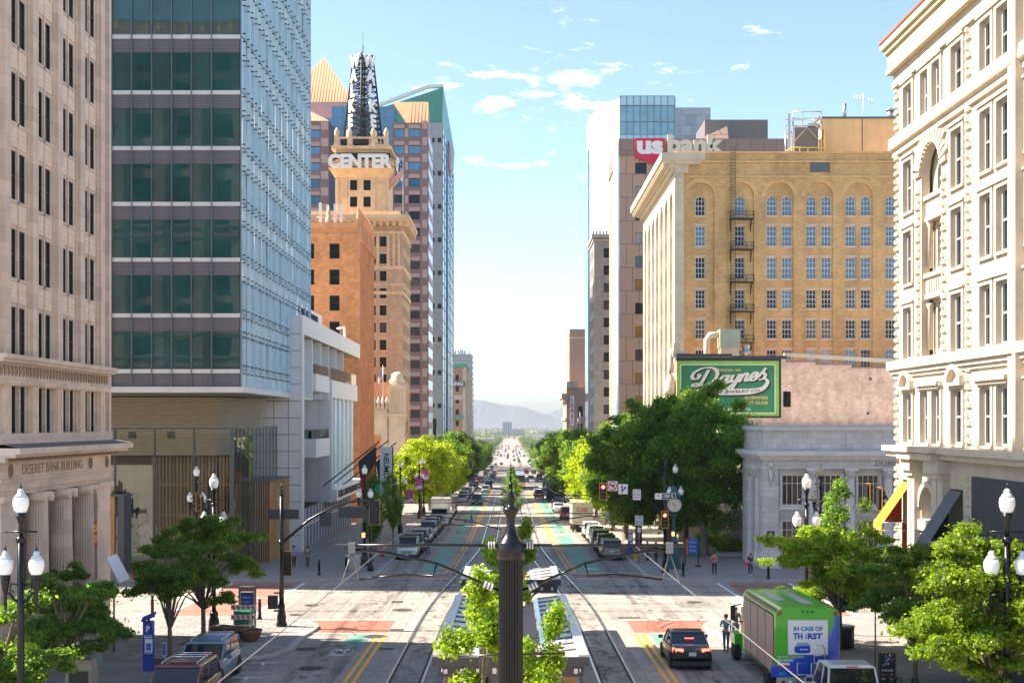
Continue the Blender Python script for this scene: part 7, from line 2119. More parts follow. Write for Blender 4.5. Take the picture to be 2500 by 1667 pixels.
plate(m2,8.57,93.8,4.48,.72,.76,'lane_sign')
b = MB('sign_blk'); flat(b,[(8.46,4.2),(8.53,4.2),(8.53,4.62),(8.6,4.62),(8.495,4.78),(8.39,4.62),(8.46,4.62)],93.78); flat(b,[(8.53,4.3),(8.72,4.52),(8.76,4.46),(8.84,4.68),(8.62,4.62),(8.67,4.57),(8.53,4.42)],93.779); b.build('arrow',m2)
plate(m2,9.62,93.8,4.06,.6,.8,'block_sign')
for s,z,w_,h_ in (('DO NOT',4.31,.46,.14),('BLOCK',4.08,.46,.15),('INTERSECTION',3.84,.5,.09)): put_text('lettering',m2,text_mesh(s,.2,.004,.004,width=w_,squeeze=h_,m='sign_blk'),(9.62,93.78,z),'n')
b = MB('sign_white'); b.box(10.97,93.5,3.72,12.55,93.53,4.18); b.build('street_name_plate',m2)
b = MB('sign_blk'); b.box(11.5,93.485,3.76,12.51,93.498,4.14); b.build('name_field',m2)
put_text('lettering',m2,text_mesh('100 S.',.3,.004,.008,width=.78,squeeze=.24,m='sign_white'),(12.0,93.48,3.95),'n')
b = MB('barricade_orange'); flat(b,[(11.14,4.05),(11.32,4.05),(11.23,3.85)],93.49); b.use('meter_blue'); flat(b,[(11.17,4.08),(11.29,4.08),(11.23,4.0)],93.488); b.build('crest',m2)
b = MB('sign_blk'); b.box(12.15,93.5,.85,12.6,93.8,1.35); b.build('pedestrian_signal',m2)
b = MB('lamp_orange')
for i in range(4): b.box(12.26 + .05 * i,93.48,1.1,12.295 + .05 * i,93.49,1.26 - .02 * abs(i - 1.5))
b.box(12.26,93.48,.95,12.45,93.49,1.1); b.build('hand_symbol',m2)
m3 = mast('m',-22.6,92,(0,-5.2),2.6,4.2,7.4,'mast-arm signal reaching over the cross street before the glass lobby',heads=[(-22.3,87.2,3.9,-pi / 2 + .1,None),(-22.3,88.6,3.7,-pi / 2 + .1,None)])
m4 = mast('m',21.3,66.5,(0,6.8),3.6,5.9,7.4,'mast-arm signal curving out from the cream corner toward the pale bank',heads=[(21.1,72.6,5.3,pi / 2 + .2,None),(21.0,69.9,5.2,pi / 2 + .2,None)])
m5 = mast('m',11.2,226,(-4.6,0),1.0,3.0,7.6,'mid-block signal on a curved arm showing red before the lime trees',heads=[(6.6,225.8,2.6,0,'red')])
m6 = mast('m',-11.3,205,(4.6,0),1.0,3.4,8.0,'mid-block mast arm seen from behind among the lime trees',heads=[(-6.7,205,2.6,pi,None)])
m7 = mast('m',11.5,345,(-4.4,0),-1.5,-.6,7.6,'distant green signal with turn signs at the second crossing',heads=[(5.3,344.8,-1.2,0,'green')])
for x in (6.4,9.2): plate(m7,x,344.8,-.7,.9,.9)
for x,y,lab,face in ((-10.9,95.5,'black pedestrian signal post with an orange hand on the theatre corner',True),):
    t = thing('pedestrian_signal',lab,'pedestrian signal',(x,y,gz(y) + HP))
    z = gz(y) + HP
    b = MB('black_paint'); b.lathe([(.26,0),(.24,.3),(.13,.6),(.08,.7),(.07,3.9)],(x,y,z),n=14); b.build('post',t)
    b = MB('sign_blk'); b.box(x - .75,y - .2,z + 2.55,x - .25,y + .05,z + 3.05); b.build('housing',t)
    if face:
        b = MB('lamp_orange')
        for i in range(4): b.box(x - .64 + .06 * i,y - .215,z + 2.8,x - .6 + .06 * i,y - .205,z + 2.97)
        b.box(x - .64,y - .215,z + 2.62,x - .42,y - .205,z + 2.8); b.build('hand_symbol',t)
    b = MB('sign_back'); b.box(x - .55,y + .1,z + 3.75,x + .35,y + .14,z + 4.75); b.build('sign_plate',t)
def bollard(loc,lab):
    t = thing('bollard',lab,'bollard',(0,0,0),group='short black bollards at the crossing')
    b = MB('black_paint'); b.lathe([(.15,0),(.15,.06),(.11,.12),(.095,.2),(.09,.86),(.11,.9),(.08,.95),(.06,1.0),(.09,1.06),(.07,1.14),(.01,1.17)],n=14); b.build('post',t)
    return t
bol = [((634,1518),'bollard next to the barricade on the near corner'),((372,1510),'bollard on the far side of the blue pay station'),((779,1408),'bollard beside the orange-hand pedestrian signal'),((845,1400),'bollard by the traffic cabinet'),((873,1394),'bollard between the cabinet and the theatre lamp'),((1668,1410),'bollard below the corner clock'),((1876,1418),'bollard near the woman with the pink bag')]
for i,((px,py),lab) in enumerate(bol):
    x,y = G(px,py)
    o = bollard(None,lab) if i == 0 else copy_tree(b0)
    if i == 0: b0 = o
    o['label'] = lab; o.location = (x,y,gz(y) + HP)
x,y = G(860,1400); t = thing('traffic_cabinet','grey signal control cabinet between two bollards on the theatre corner','cabinet',(x,y + .6,gz(y) + HP))
b = MB('galv'); b.box(x - .55,y + .3,gz(y),x + .55,y + 1,gz(y) + 1.3); b.box(x - .6,y + .25,gz(y) + 1.3,x + .6,y + 1.05,gz(y) + 1.38); b.build('body',t)
x,y = G(600,1560); z = gz(y) + HP
t = thing('barricade','orange and white striped construction barricade behind the terracotta bowls','barricade',(x - .3,y,z))
for zz in (.35,.85,1.35):
    b = MB('sign_white'); x0_,w_ = x - .75,1.25
    b.box(x0_,y,z + zz,x0_ + w_,y + .03,z + zz + .24); b.use('barricade_orange')
    for k in range(5):
        u = x0_ + .02 + .25 * k
        b.face([(u,y - .004,z + zz + .22),(u + .13,y - .004,z + zz + .22),(u + .2,y - .004,z + zz + .02),(u + .07,y - .004,z + zz + .02)])
    b.build('board',t)
b = MB('galv')
for u in (x - .6,x + .35): b.box(u - .03,y + .03,z,u + .03,y + .07,z + 1.62); b.box(u - .03,y - .5,z,u + .03,y + .6,z + .06)
b.build('stand',t)
t = thing('litter_bin','green litter bin behind the striped barricade','bin',(x - .3,y + .9,z),group='green litter bins')
b = MB('bin_green'); b.box(x - .75,y + .6,z,x + .05,y + 1.3,z + 1.15); b.build('body',t)
b = MB('sign_blk'); b.box(x - .55,y + .595,z + .7,x - .15,y + .6,z + .95); b.build('opening',t)
t = thing('direction_board','tall dark brown pedestrian map board by the striped barricade','sign',(x - .3,y + 1.6,z))
b = MB('brown_top'); b.box(x - .72,y + 1.6,z,x - .62,y + 1.7,z + 2.3); b.box(x + .08,y + 1.6,z,x + .18,y + 1.7,z + 2.3); b.box(x - .72,y + 1.58,z + 2.05,x + .18,y + 1.72,z + 2.3); b.build('frame',t)
b = MB('meter_blue'); b.box(x - .6,y + 1.62,z + .9,x + .06,y + 1.68,z + 2.0); b.build('panel',t)
for k in range(3): put_text('lettering',t,text_mesh(('Museum','Gallery','Station')[k],.1,.004,0,width=.4,squeeze=.08,m='sign_white'),(x - .3,y + 1.615,z + 1.75 - .25 * k),'n')
for px,py,r,lab in ((538,1562,.55,'terracotta planter bowl nearest the lamp base'),(575,1567,.62,'largest middle terracotta planter bowl full of soil'),(613,1571,.52,'terracotta planter bowl nearest the kerb')):
    x,y = G(px,py); t = thing('planter_bowl',lab,'planter',(x,y,gz(y) + HP),group='terracotta planter bowls')
    b = MB('terracotta_pot'); b.lathe([(r * .5,0),(r * .8,.18),(r,.46),(r * 1.06,.5),(r * 1.06,.56),(r * .94,.56),(r * .9,.48)],(x,y,gz(y) + HP),n=24); b.build('bowl',t)
    b = MB('soil'); b.lathe([(r * .9,.46),(r * .5,.53),(.05,.56)],(x,y,gz(y) + HP),n=16); b.build('soil',t)
x,y = G(363,1645); z = gz(y) + HP
t = thing('pay_station','tall blue parking pay station with a white P and solar cap','parking meter',(x,y,z))
b = MB('meter_blue'); b.box(x - .21,y - .14,z,x + .21,y + .14,z + 2.12); b.build('body',t)
b = MB('meter_blue'); b.T = Matrix.Translation((x,y,z + 2.3)) @ Matrix.Rotation(radians(-22),4,'Y') @ Matrix.Rotation(radians(15),4,'X'); b.box(-.3,-.24,-.03,.3,.24,.03); b.T = None; b.tube([(x,y,z + 2.1),(x,y,z + 2.3)],.06,6); b.build('solar_cap',t)
put_text('lettering',t,text_mesh('P',.3,.004,.012,squeeze=.26,m='sign_white'),(x,y - .145,z + 1.8),'n')
put_text('lettering',t,text_mesh('PAY FROM YOUR',.06,.004,0,width=.32,squeeze=.045,m='sign_white'),(x + .02,y - .145,z + 1.54),'n')
put_text('lettering',t,text_mesh('PHONE',.1,.004,.004,width=.34,squeeze=.085,m='sign_white'),(x + .02,y - .145,z + 1.45),'n')
put_text('lettering',t,text_mesh('ZONE 500',.08,.004,.002,width=.34,squeeze=.06,m='sign_white'),(x + .02,y - .145,z + .79),'n')
b = MB('sign_white'); b.box(x - .12,y - .147,z + .84,x + .2,y - .141,z + 1.38); b.use('map_blue'); b.box(x - .06,y - .151,z + .9,x + .14,y - .148,z + 1.2); b.use('sign_white'); b.lathe([(.055,0),(.055,.01)],(x + .04,y - .152,z + 1.04),n=10); b.build('poster',t)
for (px,py,z1,lab) in ((401,1640,1.15,'small blue and white kerbside number sign beside the blue pay station'),(2160,1665,1.1,'small blue kerbside number sign by the chalkboard')):
    x,y = G(px,py); z = gz(y) + HP
    t = thing('kerb_sign',lab,'sign',(x,y,z),group='small blue kerb signs')
    b = MB('galv'); b.tube([(x,y,z),(x,y,z + .7)],.03,6); b.build('post',t)
    b = MB('sign_white'); b.box(x - .085,y - .03,z + .55,x + .085,y + .01,z + z1); b.use('map_blue'); b.box(x - .07,y - .036,z + .62,x + .07,y - .031,z + z1 - .05); b.build('panel',t)
    for k,ch in enumerate('5107'): put_text('lettering',t,text_mesh(ch,.1,.002,.002,squeeze=.06,m='sign_white'),(x,y - .04,z + z1 - .11 - .1 * k),'n')
x,y = G(200,1700); y = 47.0; x = (200 - 1247) * y / 3000; z = gz(y) + HP
t = thing('stone_plinth','square stone plinth with a dark plaque at the frame bottom','monument',(x,y,z))
b = MB('stone_plinth'); b.loft([[(x - .55,y - .4,z),(x + .55,y - .4,z),(x + .55,y + .4,z),(x - .55,y + .4,z)],[(x - .48,y - .36,z + 1.25),(x + .48,y - .36,z + 1.25),(x + .48,y + .36,z + 1.25),(x - .48,y + .36,z + 1.25)],[(x - .38,y - .3,z + 1.4),(x + .38,y - .3,z + 1.4),(x + .38,y + .3,z + 1.4),(x - .38,y + .3,z + 1.4)]]); b.build('block',t)
b = MB('plaque'); b.box(x - .36,y - .42,z + .35,x + .36,y - .385,z + 1.0); b.build('plaque',t)
x,y = -18.6,54.5; z = gz(y) + HP
t = thing('info_kiosk','slim grey kiosk with two lit green displays by the bank corner','kiosk',(x,y,z))
b = MB('galv'); b.box(x - .22,y - .15,z,x + .5,y + .3,z + 3.6); b.build('body',t)
b = MB('lamp_off'); b.box(x - .2,y - .16,z + 3.25,x + .16,y - .151,z + 3.5); b.box(x - .2,y - .16,z + 1.9,x + .16,y - .151,z + 2.15); b.build('bezel',t)
mat('display_green',(0.1,0.3,0.03),0.4,var=0,emit=((0.35,0.8,0.08),0.8)); b = MB('display_green'); b.box(x - .16,y - .17,z + 3.28,x + .12,y - .162,z + 3.47); b.box(x - .16,y - .17,z + 1.93,x + .12,y - .162,z + 2.12); b.build('display',t)
x,y = -18.4,57; z = gz(y) + HP
t = thing('solar_panel_post','white tilted panel on a thin post beside the bank corner pilaster','solar panel',(x,y,z))
b = MB('galv'); b.tube([(x,y,z),(x,y,z + 3.4)],.05,6); b.build('post',t)
b = MB('sign_white'); b.T = Matrix.Translation((x + .2,y - .1,z + 3.9)) @ Matrix.Rotation(radians(62),4,'Y') @ Matrix.Rotation(radians(20),4,'X'); b.box(-.65,-.4,-.03,.65,.4,.03); b.T = None; b.build('panel',t)
def hydrant(x,y,m,lab):
    z = gz(y) + HP; t = thing('fire_hydrant',lab,'fire hydrant',(x,y,z))
    b = MB(m); b.lathe([(.2,0),(.2,.06),(.14,.1),(.13,.55),(.18,.58),(.18,.64),(.14,.72),(.06,.84),(.05,.9)],(x,y,z),n=14); b.tube([(x - .26,y,z + .42),(x + .26,y,z + .42)],.07,8); b.tube([(x,y - .26,z + .4),(x,y,z + .4)],.09,8); b.build('barrel',t)
hydrant(-27.5,89.6,'hydrant_red','red fire hydrant on the far kerb below the glass lobby')
x,y = G(1553,1372); hydrant(x,y,'hydrant_yellow','yellow fire hydrant behind the tan parked van')
x,y = G(933,1362); hydrant(x,y,'hydrant_red','red fire hydrant by the white jeep')
x,y = 12.95,97.5; z = gz(y) + HP
t = thing('street_clock','ornate teal corner clock with a cream Roman dial','clock',(x,y,z))
b = MB('clock_teal'); b.box(x - .5,y - .5,z,x + .5,y + .5,z + .5); b.box(x - .38,y - .38,z + .5,x + .38,y + .38,z + 2.0); b.lathe([(.32,2.0),(.2,2.3),(.14,2.6),(.13,4.1),(.3,4.3)],(x,y,z),n=14); b.build('pedestal',t)
zc = z + 5.05
b = MB('clock_teal'); b.T = Matrix.Translation((x,y,zc)) @ Matrix.Rotation(pi / 2,4,'X'); b.lathe([(.62,-.25),(.66,-.18),(.66,.18),(.60,.25)],n=32); b.T = None; b.lathe([(.5,.5),(.62,.75),(.4,.95),(.2,1.1),(.3,1.25),(.05,1.5)],(x,y,zc),n=12); b.build('case',t)
b = MB('clock_face'); b.face([(x + .53 * cos(2 * pi * k / 32),y - .265,zc + .53 * sin(2 * pi * k / 32)) for k in range(32)]); b.build('dial',t)
b = MB('sign_blk')
for k in range(12):
    a = 2 * pi * k / 12; ca,sa = sin(a),cos(a)
    for o_ in ((-.02,.02) if k % 3 else (-.03,0,.03)):
        q = [(.38,o_ - .009),(.48,o_ - .009),(.48,o_ + .009),(.38,o_ + .009)]; b.face([(x + r * ca + o * sa,y - .27,zc + r * sa - o * ca) for r,o in q])
b.build('numerals',t)
def hand(a,L,wd):
    b = MB('sign_blk'); ca,sa = sin(a),cos(a); q = [(-.08,-wd),(L,-wd * .4),(L,wd * .4),(-.08,wd)]
    b.face([(x + r * ca + o * sa,y - .28,zc + r * sa - o * ca) for r,o in q]); b.build('hand',t)
hand(radians(-48),.28,.035); hand(radians(158),.42,.025)
x,y = G(1693,1386); z = gz(y) + HP
t = thing('direction_board','blue visitor map board on two posts beside the plane tree trunk','sign',(x,y,z))
b = MB('map_blue'); b.box(x - .45,y,z + .95,x + .35,y + .06,z + 2.25); b.use('barricade_orange'); b.box(x - .62,y,z + .95,x - .46,y + .05,z + 2.2); b.build('panel',t)
b = MB('black_paint'); b.box(x + .36,y,z,x + .43,y + .07,z + 2.5); b.box(x - .7,y,z,x - .63,y + .07,z + 2.5); b.box(x + .15,y - .3,z,x + .6,y + .3,z + .06); b.build('post',t)
for k in range(3): put_text('lettering',t,text_mesh(('Temple Square','Gallivan Center','Visitor Center')[k],.12,.004,0,width=.5,squeeze=.15,m='sign_white'),(x - .08,y - .01,z + 1.95 - .33 * k),'n')
def post_sign(x,y,lab,plates,m='galv',H=3.4):
    z = gz(y) + HP; t = thing('post_sign',lab,'sign',(x,y,z))
    b = MB(m); b.tube([(x,y,z),(x,y,z + H)],.035,6); b.build('post',t)
    for zz,w_,h_,rows_ in plates:
        plate(t,x,y - .05,z + zz,w_,h_)
        for s,dz,ww,hh in rows_: put_text('lettering',t,text_mesh(s,.15,.003,.003,width=ww,squeeze=hh,m='sign_blk'),(x,y - .075,z + zz + dz),'n')
    return t
x,y = G(1560,1378)
ps = post_sign(x,y,'white cycle sign reading MAY USE FULL LANE by the plane trees',[(3.55,.66,.8,[('MAY USE',-.08,.5,.11),('FULL LANE',-.25,.54,.11)]),(2.75,.28,.4,[])],H=3.9)
b = MB('sign_blk')
for s in (-.12,.12): b.tube([(x + s + .09 * cos(a),y - .08,gz(y) + HP + 3.78 + .09 * sin(a)) for a in [2 * pi * q / 10 for q in range(11)]],.012,4,False)
b.tube([(x - .12,y - .08,gz(y) + HP + 3.78),(x - .02,y - .08,gz(y) + HP + 3.9),(x + .1,y - .08,gz(y) + HP + 3.9),(x + .12,y - .08,gz(y) + HP + 3.78)],.012,4); b.build('cycle_symbol',ps)
x,y = 11.3,124
post_sign(x,y,'grey speed limit 20 sign among the parked vehicles by the plane trees',[(3.4,.6,.75,[('SPEED',.25,.4,.1),('LIMIT',.1,.34,.1),('20',-.16,.4,.28)])])
x,y = 10.9,112
t = thing('pay_station','bright blue parking pay station under the plane trees by the parked van','parking meter',(x,y,gz(y) + HP)); z = gz(y) + HP
b = MB('map_blue'); b.box(x - .22,y - .15,z,x + .22,y + .15,z + 1.8); b.use('sign_white'); b.box(x - .18,y - .155,z + 1.15,x + .18,y - .151,z + 1.75); b.lathe([(.2,1.8),(.05,2.2)],(x,y,z),n=8); b.build('body',t)
x,y = G(2062,1590); z = gz(y) + HP
t = thing('litter_bin','green litter bin behind the slatted black bin and the truck','bin',(x - .5,y + 1.2,z),group='green litter bins')
b = MB('bin_green'); b.box(x - 1.0,y + 1.0,z,x - .1,y + 1.7,z + 1.2); b.build('body',t)
t = thing('slatted_bin','black slatted iron litter bin beside the tree trunk at the truck','bin',(x,y,z))
b = MB('sign_blk'); b.lathe([(.36,.08),(.36,1.0)],(x,y,z),n=16); b.build('liner',t)
for k in range(20):
    a = 2 * pi * k / 20; b = MB('steel_grey'); b.tube([(x + .42 * cos(a),y + .42 * sin(a),z + .05),(x + .42 * cos(a),y + .42 * sin(a),z + .95),(x + .46 * cos(a),y + .46 * sin(a),z + 1.1)],.022,4); b.build('slat',t)
b = MB('steel_grey'); b.lathe([(.44,.9),(.47,1.08),(.40,1.1)],(x,y,z),n=20); b.build('rim',t)
y = 49.0; x = (2166 - 1247) * y / 3000; z = gz(y) + HP
t = thing('chalkboard','dark folding chalkboard with coloured drawings by the kerb behind the pickup','signboard',(x,y,z))
b = MB('wood_dark'); b.box(x - .36,y,z,x + .36,y + .05,z + 1.3); b.build('frame',t)
b = MB('sign_blk'); b.box(x - .31,y - .008,z + .12,x + .31,y - .001,z + 1.25); b.build('board',t)
rr = random.Random(2)
for m in ('map_blue','sign_white','barricade_orange','canopy_blue'):
    b = MB(m)
    for k in range(4): u,v = x + rr.uniform(-.24,.2),z + rr.uniform(.75,1.15); b.face([(u,y - .012,v),(u + .06,y - .012,v + .03),(u + .05,y - .012,v + .1),(u - .02,y - .012,v + .09)])
    b.build('chalk_drawing',t)
for k,s in enumerate(('STORE HOURS','6 - 8','10 - 9 CL')): put_text('lettering',t,text_mesh(s,.1,.002,.002,width=.46,squeeze=.09,m='sign_white' if k != 1 else 'barricade_orange'),(x,y - .012,z + .6 - .17 * k),'n')
y = 53.0; x = (2137 - 1247) * y / 3000; z = gz(y) + HP
t = thing('post_sign','yellow sign on a thin grey post half hidden by leaves behind the truck','sign',(x,y,z)); b = MB('galv'); b.tube([(x,y,z),(x,y,z + 3.1)],.035,6); b.build('post',t)
b = MB('signal_yellow'); b.box(x - .22,y - .05,z + 2.4,x + .22,y - .03,z + 3.1); b.use('sign_blk'); b.face([(x - .1,y - .055,z + 2.6),(x + .1,y - .055,z + 2.7),(x + .05,y - .055,z + 2.9),(x - .1,y - .055,z + 2.8)]); b.build('panel',t)
for i,px in enumerate((2175,2195,2235)):
    y = 45.5 - i * .2; x = (px - 1247) * y / 3000; z = gz(y) + HP
    b = MB('black_paint'); b.tube([(x,y - .4,z),(x,y - .4,z + .8),(x,y - .25,z + .95),(x,y + .25,z + .95),(x,y + .4,z + .8),(x,y + .4,z)],.03,6); o = b.build('cycle_rack',None); tag(o,'black hoop cycle rack on the pavement by the pickup, ' + ('nearest the chalkboard','in the middle of three','nearest the bright tree')[i],'cycle rack','hoop cycle racks')
for k,(x,y,zt,mcol,lab) in enumerate(((-14.0,128,7.2,'sign_blk','black banner with an orange and red wedge on a slanted pole beyond the theatre'),(-13.3,131,7.3,'sign_white','white vertical banner with dark lettering beyond the theatre'),(-12.8,134,7.0,'sign_blk','black banner nearest the street on a slanted pole beyond the theatre'))):
    t = thing('banner',lab,'banner',(x,y,zt - 5),group='slanted banners beyond the theatre')
    b = MB('black_paint'); b.tube([(x - 5.5,y,zt - 4.2),(x + .3,y,zt + .4)],.07,6); b.build('pole',t)
    b = MB(mcol); b.loft([[(x - 1.9,y,zt - 1.7),(x,y,zt),(x,y,zt - 5.8),(x - 1.4,y,zt - 5.9)],[(x - 1.9,y + .04,zt - 1.7),(x,y + .04,zt),(x,y + .04,zt - 5.8),(x - 1.4,y + .04,zt - 5.9)]]) if k != 1 else b.box(x - .65,y,zt - 6.2,x + .65,y + .04,zt - .3); b.build('cloth',t)
    if k == 0:
        b = MB('barricade_orange'); b.face([(x - .1,y - .01,zt - 1.9),(x - .1,y - .01,zt - 3.0),(x - 1.3,y - .01,zt - 4.4),(x - 1.0,y - .01,zt - 3.3)]); b.use('sign_red'); b.face([(x - 1.7,y - .012,zt - 3.4),(x - .9,y - .012,zt - 3.2),(x - 1.1,y - .012,zt - 4.8),(x - 1.6,y - .012,zt - 4.6)]); b.build('print',t)
    if k == 1: put_text('lettering',t,text_mesh('NEUMONT',.9,.02,.02,width=3.6,squeeze=.6,m='sign_blk'),(x,y - .02,zt - 2.8),'n',-pi / 2)
mat('banner_pink',(0.6,0.08,0.22),0.7,var=0.4,vs=2)
for x,y,z,lab in ((-11.9,140,1.0,'pink and white pageant banner on a lamp post by the thin trees'),(-12.0,168,2.3,'pink lamp-post banner in front of the lime trees'),(-11.7,152,1.9,'multicoloured lamp-post banner between the thin trees and lime trees')):
    t = thing('banner',lab,'banner',(x,y,z - 1)); b = MB('banner_pink'); b.box(x - .1,y - .05,z - .6,x + .75,y,z + .9); b.use('sign_white'); b.face([(x - .1,y - .06,z - .6),(x + .75,y - .06,z - .4),(x + .75,y - .06,z + .0),(x - .1,y - .06,z - .25)]); b.build('cloth',t)
    b = MB('black_paint'); b.tube([(x - .4,y,z + .95),(x + .8,y,z + .95)],.03,5); b.build('rod',t)
t = thing('banner','bright green banner among the thin trees before the theatre','banner',(-12.2,112,.5)); b = MB('bin_green'); b.use('lamp_off'); b.use(mat('banner_green',(0.01,0.35,0.17),.6,var=.1)); b.box(-12.35,111.9,1.8,-11.9,111.95,4.2); b.build('cloth',t)
for i in range(6):
    y = 116 + 3.2 * i; b = MB('galv'); b.tube([(-17.5 + .5 * i,y,gz(y) + .1),(-17.5 + .5 * i,y,gz(y) + 1.0),(-16.2 + .5 * i,y,gz(y) + 1.0),(-15.6 + .5 * i,y,gz(y) + .1)],.03,5); o = b.build('hand_rail',None); tag(o,ORD[i] + ' thin metal handrail from the crossing on the theatre pavement','railing','handrails in front of the theatre')
# ================================================================== vehicles
def paintmat(n,c,metal=0.0): mat('car_' + n,c,0.28,metal=metal,var=0.04,spec=0.6,coat=0.6)
for n,c in (('white',(.70,.70,.68)),('black',(.012,.012,.014)),('silver',(.42,.43,.44)),('grey',(.16,.165,.175)),('blue',(.10,.19,.28)),('maroon',(.13,.015,.022)),('red',(.35,.02,.025)),('tan',(.30,.26,.21)),('navy',(.03,.05,.11)),('cream',(.62,.56,.46))): paintmat(n,c)
mat('car_glass',(0.010,0.016,0.02),0.03,var=0,spec=0.5,ior=1.5)
mat('tyre',(0.02,0.02,0.021),0.85,var=0.15,vs=8)
mat('rim',(0.45,0.45,0.46),0.3,metal=0.9,var=0)
mat('trim_black',(0.02,0.02,0.022),0.55,var=0)
mat('chrome',(0.7,0.7,0.7),0.15,metal=1.0,var=0)
mat('tail_red',(0.35,0.008,0.01),0.2,var=0,spec=0.7)
mat('tail_lit',(0.5,0.01,0.01),0.3,var=0,emit=((1,.06,.03),3.0))
mat('head_lens',(0.6,0.62,0.63),0.08,var=0,spec=0.8)
mat('plate_white',(0.6,0.6,0.58),0.5,var=0.1)
def wheel_mesh(r,wd):
    t = MB('tyre'); t.T = Matrix.Rotation(pi / 2,4,'Y'); t.lathe([(r * .62,-wd / 2),(r * .95,-wd / 2),(r,-wd * .3),(r,wd * .3),(r * .95,wd / 2),(r * .62,wd / 2)],n=20)
    m = MB('rim'); m.T = t.T; m.lathe([(r * .63,-wd * .42),(r * .63,wd * .42)],n=20)
    m.use('trim_black')
    for k in range(5):
        a = 2 * pi * k / 5
        for sx in (-1,1): m.cbox((.34 * r * cos(a),.34 * r * sin(a),sx * wd * .44),(r * .2,r * .2,.01))
    return t.mesh('tyre'),m.mesh('rim')
_wh = {}
def car(label,group,colr,L=4.6,W=1.82,H=1.48,kind='sedan',lit=False,rack=False,face_jeep=False):
    """front towards +y, origin on the road under the middle"""
    t = thing('pickup_truck' if kind == 'pickup' else 'parked_car',label,'pickup' if kind == 'pickup' else 'car',(0,0,0),0,group)
    P = 'car_' + colr; hw = W / 2; h2 = L / 2; gc = .2 if kind == 'sedan' else .28
    r = .33 if kind == 'sedan' else .38
    if kind == 'sedan': st = [(-h2,.55,.80,.80),(-h2 + .12,.45,.98,.90),(-h2 + .75,.3,1.02,.97),(-.3,.2,.96,1.0),(.8,.2,.93,1.0),(1.35,.2,.90,.99),(h2 - .5,.3,.78,.95),(h2 - .12,.4,.68,.86),(h2,.5,.60,.74)]
    elif kind == 'suv': st = [(-h2,.5,.98,.86),(-h2 + .1,.4,1.06,.95),(-h2 + .7,.3,1.08,.99),(0,.28,1.05,1.0),(1.0,.28,1.03,1.0),(1.35,.28,1.04,.99),(h2 - .35,.35,.98,.95),(h2 - .1,.4,.9,.9),(h2,.5,.75,.84)]
    else: st = [(-h2,.5,1.02,.92),(-h2 + .1,.45,1.08,.97),(-h2 + .7,.35,1.08,.99),(0,.33,1.08,1.0),(1.0,.33,1.08,1.0),(1.5,.33,1.10,.99),(h2 - .35,.4,1.06,.96),(h2 - .1,.45,.98,.92),(h2,.55,.85,.88)]
    b = MB(P); secs = []
    for y,z0,zt,k in st:
        w_ = hw * k; zm = (z0 + zt) / 2
        secs.append([(-w_ * .90,y,z0),(-w_,y,z0 + .12),(-w_,y,zm + .08),(-w_ * .97,y,zt - .10),(-w_ * .88,y,zt),(w_ * .88,y,zt),(w_ * .97,y,zt - .10),(w_,y,zm + .08),(w_,y,z0 + .12),(w_ * .90,y,z0)])
    b.loft(secs,smooth=True)
    b.use('trim_black')
    wy = (-h2 + .78,h2 - .80)
    for y in wy:
        for sx in (-1,1):
            n = 14; b.face([(sx * (hw + .004),y + (r + .07) * cos(pi * k / n),r * .8 + (r + .09) * sin(pi * k / n)) for k in range(n + 1)])
    b.box(-hw * .93,-h2 + .2,gc - .04,hw * .93,h2 - .2,gc + .08)
    for y in ((-.25,.85) if kind != 'pickup' else (.2,1.2)):
        for sx in (-1,1): b.box(sx * (hw + .001) - .004,y - .008,gc + .15,sx * (hw + .001) + .004,y + .008,st[3][2] - .12)
    b.build('body',t)
    if kind == 'sedan': bl = (-h2 + .80,h2 - 1.2); tl = (-.62,.40); zb0 = .95
    elif kind == 'suv': bl = (-h2 + .10,h2 - 1.15); tl = (-h2 + .45,.55); zb0 = 1.05
    else: bl = (-.75,h2 - 1.45); tl = (-.50,.85); zb0 = 1.07
    kt = .80 if kind != 'suv' else .84; kb_ = .90
    B = [(-hw * kb_,bl[0]),(hw * kb_,bl[0]),(hw * kb_,bl[1]),(-hw * kb_,bl[1])]
    T = [(-hw * kt,tl[0]),(hw * kt,tl[0]),(hw * kt,tl[1]),(-hw * kt,tl[1])]
    names = ('rear_window','side_window','windscreen','side_window')
    for i in range(4):
        j = (i + 1) % 4
        g = MB('car_glass'); g.face([(*B[i],zb0),(*B[j],zb0),(*T[j],H - .06),(*T[i],H - .06)]); g.build(names[i],t)
    for i in range(4): f = MB(P); f.tube([(*B[i],zb0 - .04),(*T[i],H - .05)],.045,6); f.build('window_post',t)
    for sx in (-1,1):
        for yy in ((-.05,) if kind == 'sedan' else (-.35,.75) if kind == 'suv' else (.25,)):
            u = (yy - bl[0]) / (bl[1] - bl[0]); f = MB(P); f.tube([(sx * hw * kb_,yy,zb0),(sx * hw * kt,tl[0] + (tl[1] - tl[0]) * u,H - .05)],.035,5); f.build('window_post',t)
    rf = MB(P); m_ = .1
    rf.loft([[(x * 1.03,y + (-.06 if y == tl[0] else .06),H - .075) for x,y in T],[(x * .98,y,H - .02) for x,y in T],[(x * .8,y + (m_ if y == tl[0] else -m_ * 2),H + .01) for x,y in T]],smooth=False); rf.build('roof',t)
    if kind == 'suv' or rack:
        k = MB('chrome' if colr in ('maroon','blue') else 'trim_black')
        for sx in (-1,1): k.tube([(sx * hw * .68,tl[0] + .1,H + .02),(sx * hw * .68,tl[0] + .2,H + .08),(sx * hw * .68,tl[1] - .2,H + .08),(sx * hw * .68,tl[1] - .1,H + .02)],.022,5)
        if rack:
            for yy in (tl[0] + .3,tl[0] + .75,tl[0] + 1.2): k.tube([(-hw * .68,yy,H + .09),(hw * .68,yy,H + .09)],.022,5)
        k.build('roof_rack',t)
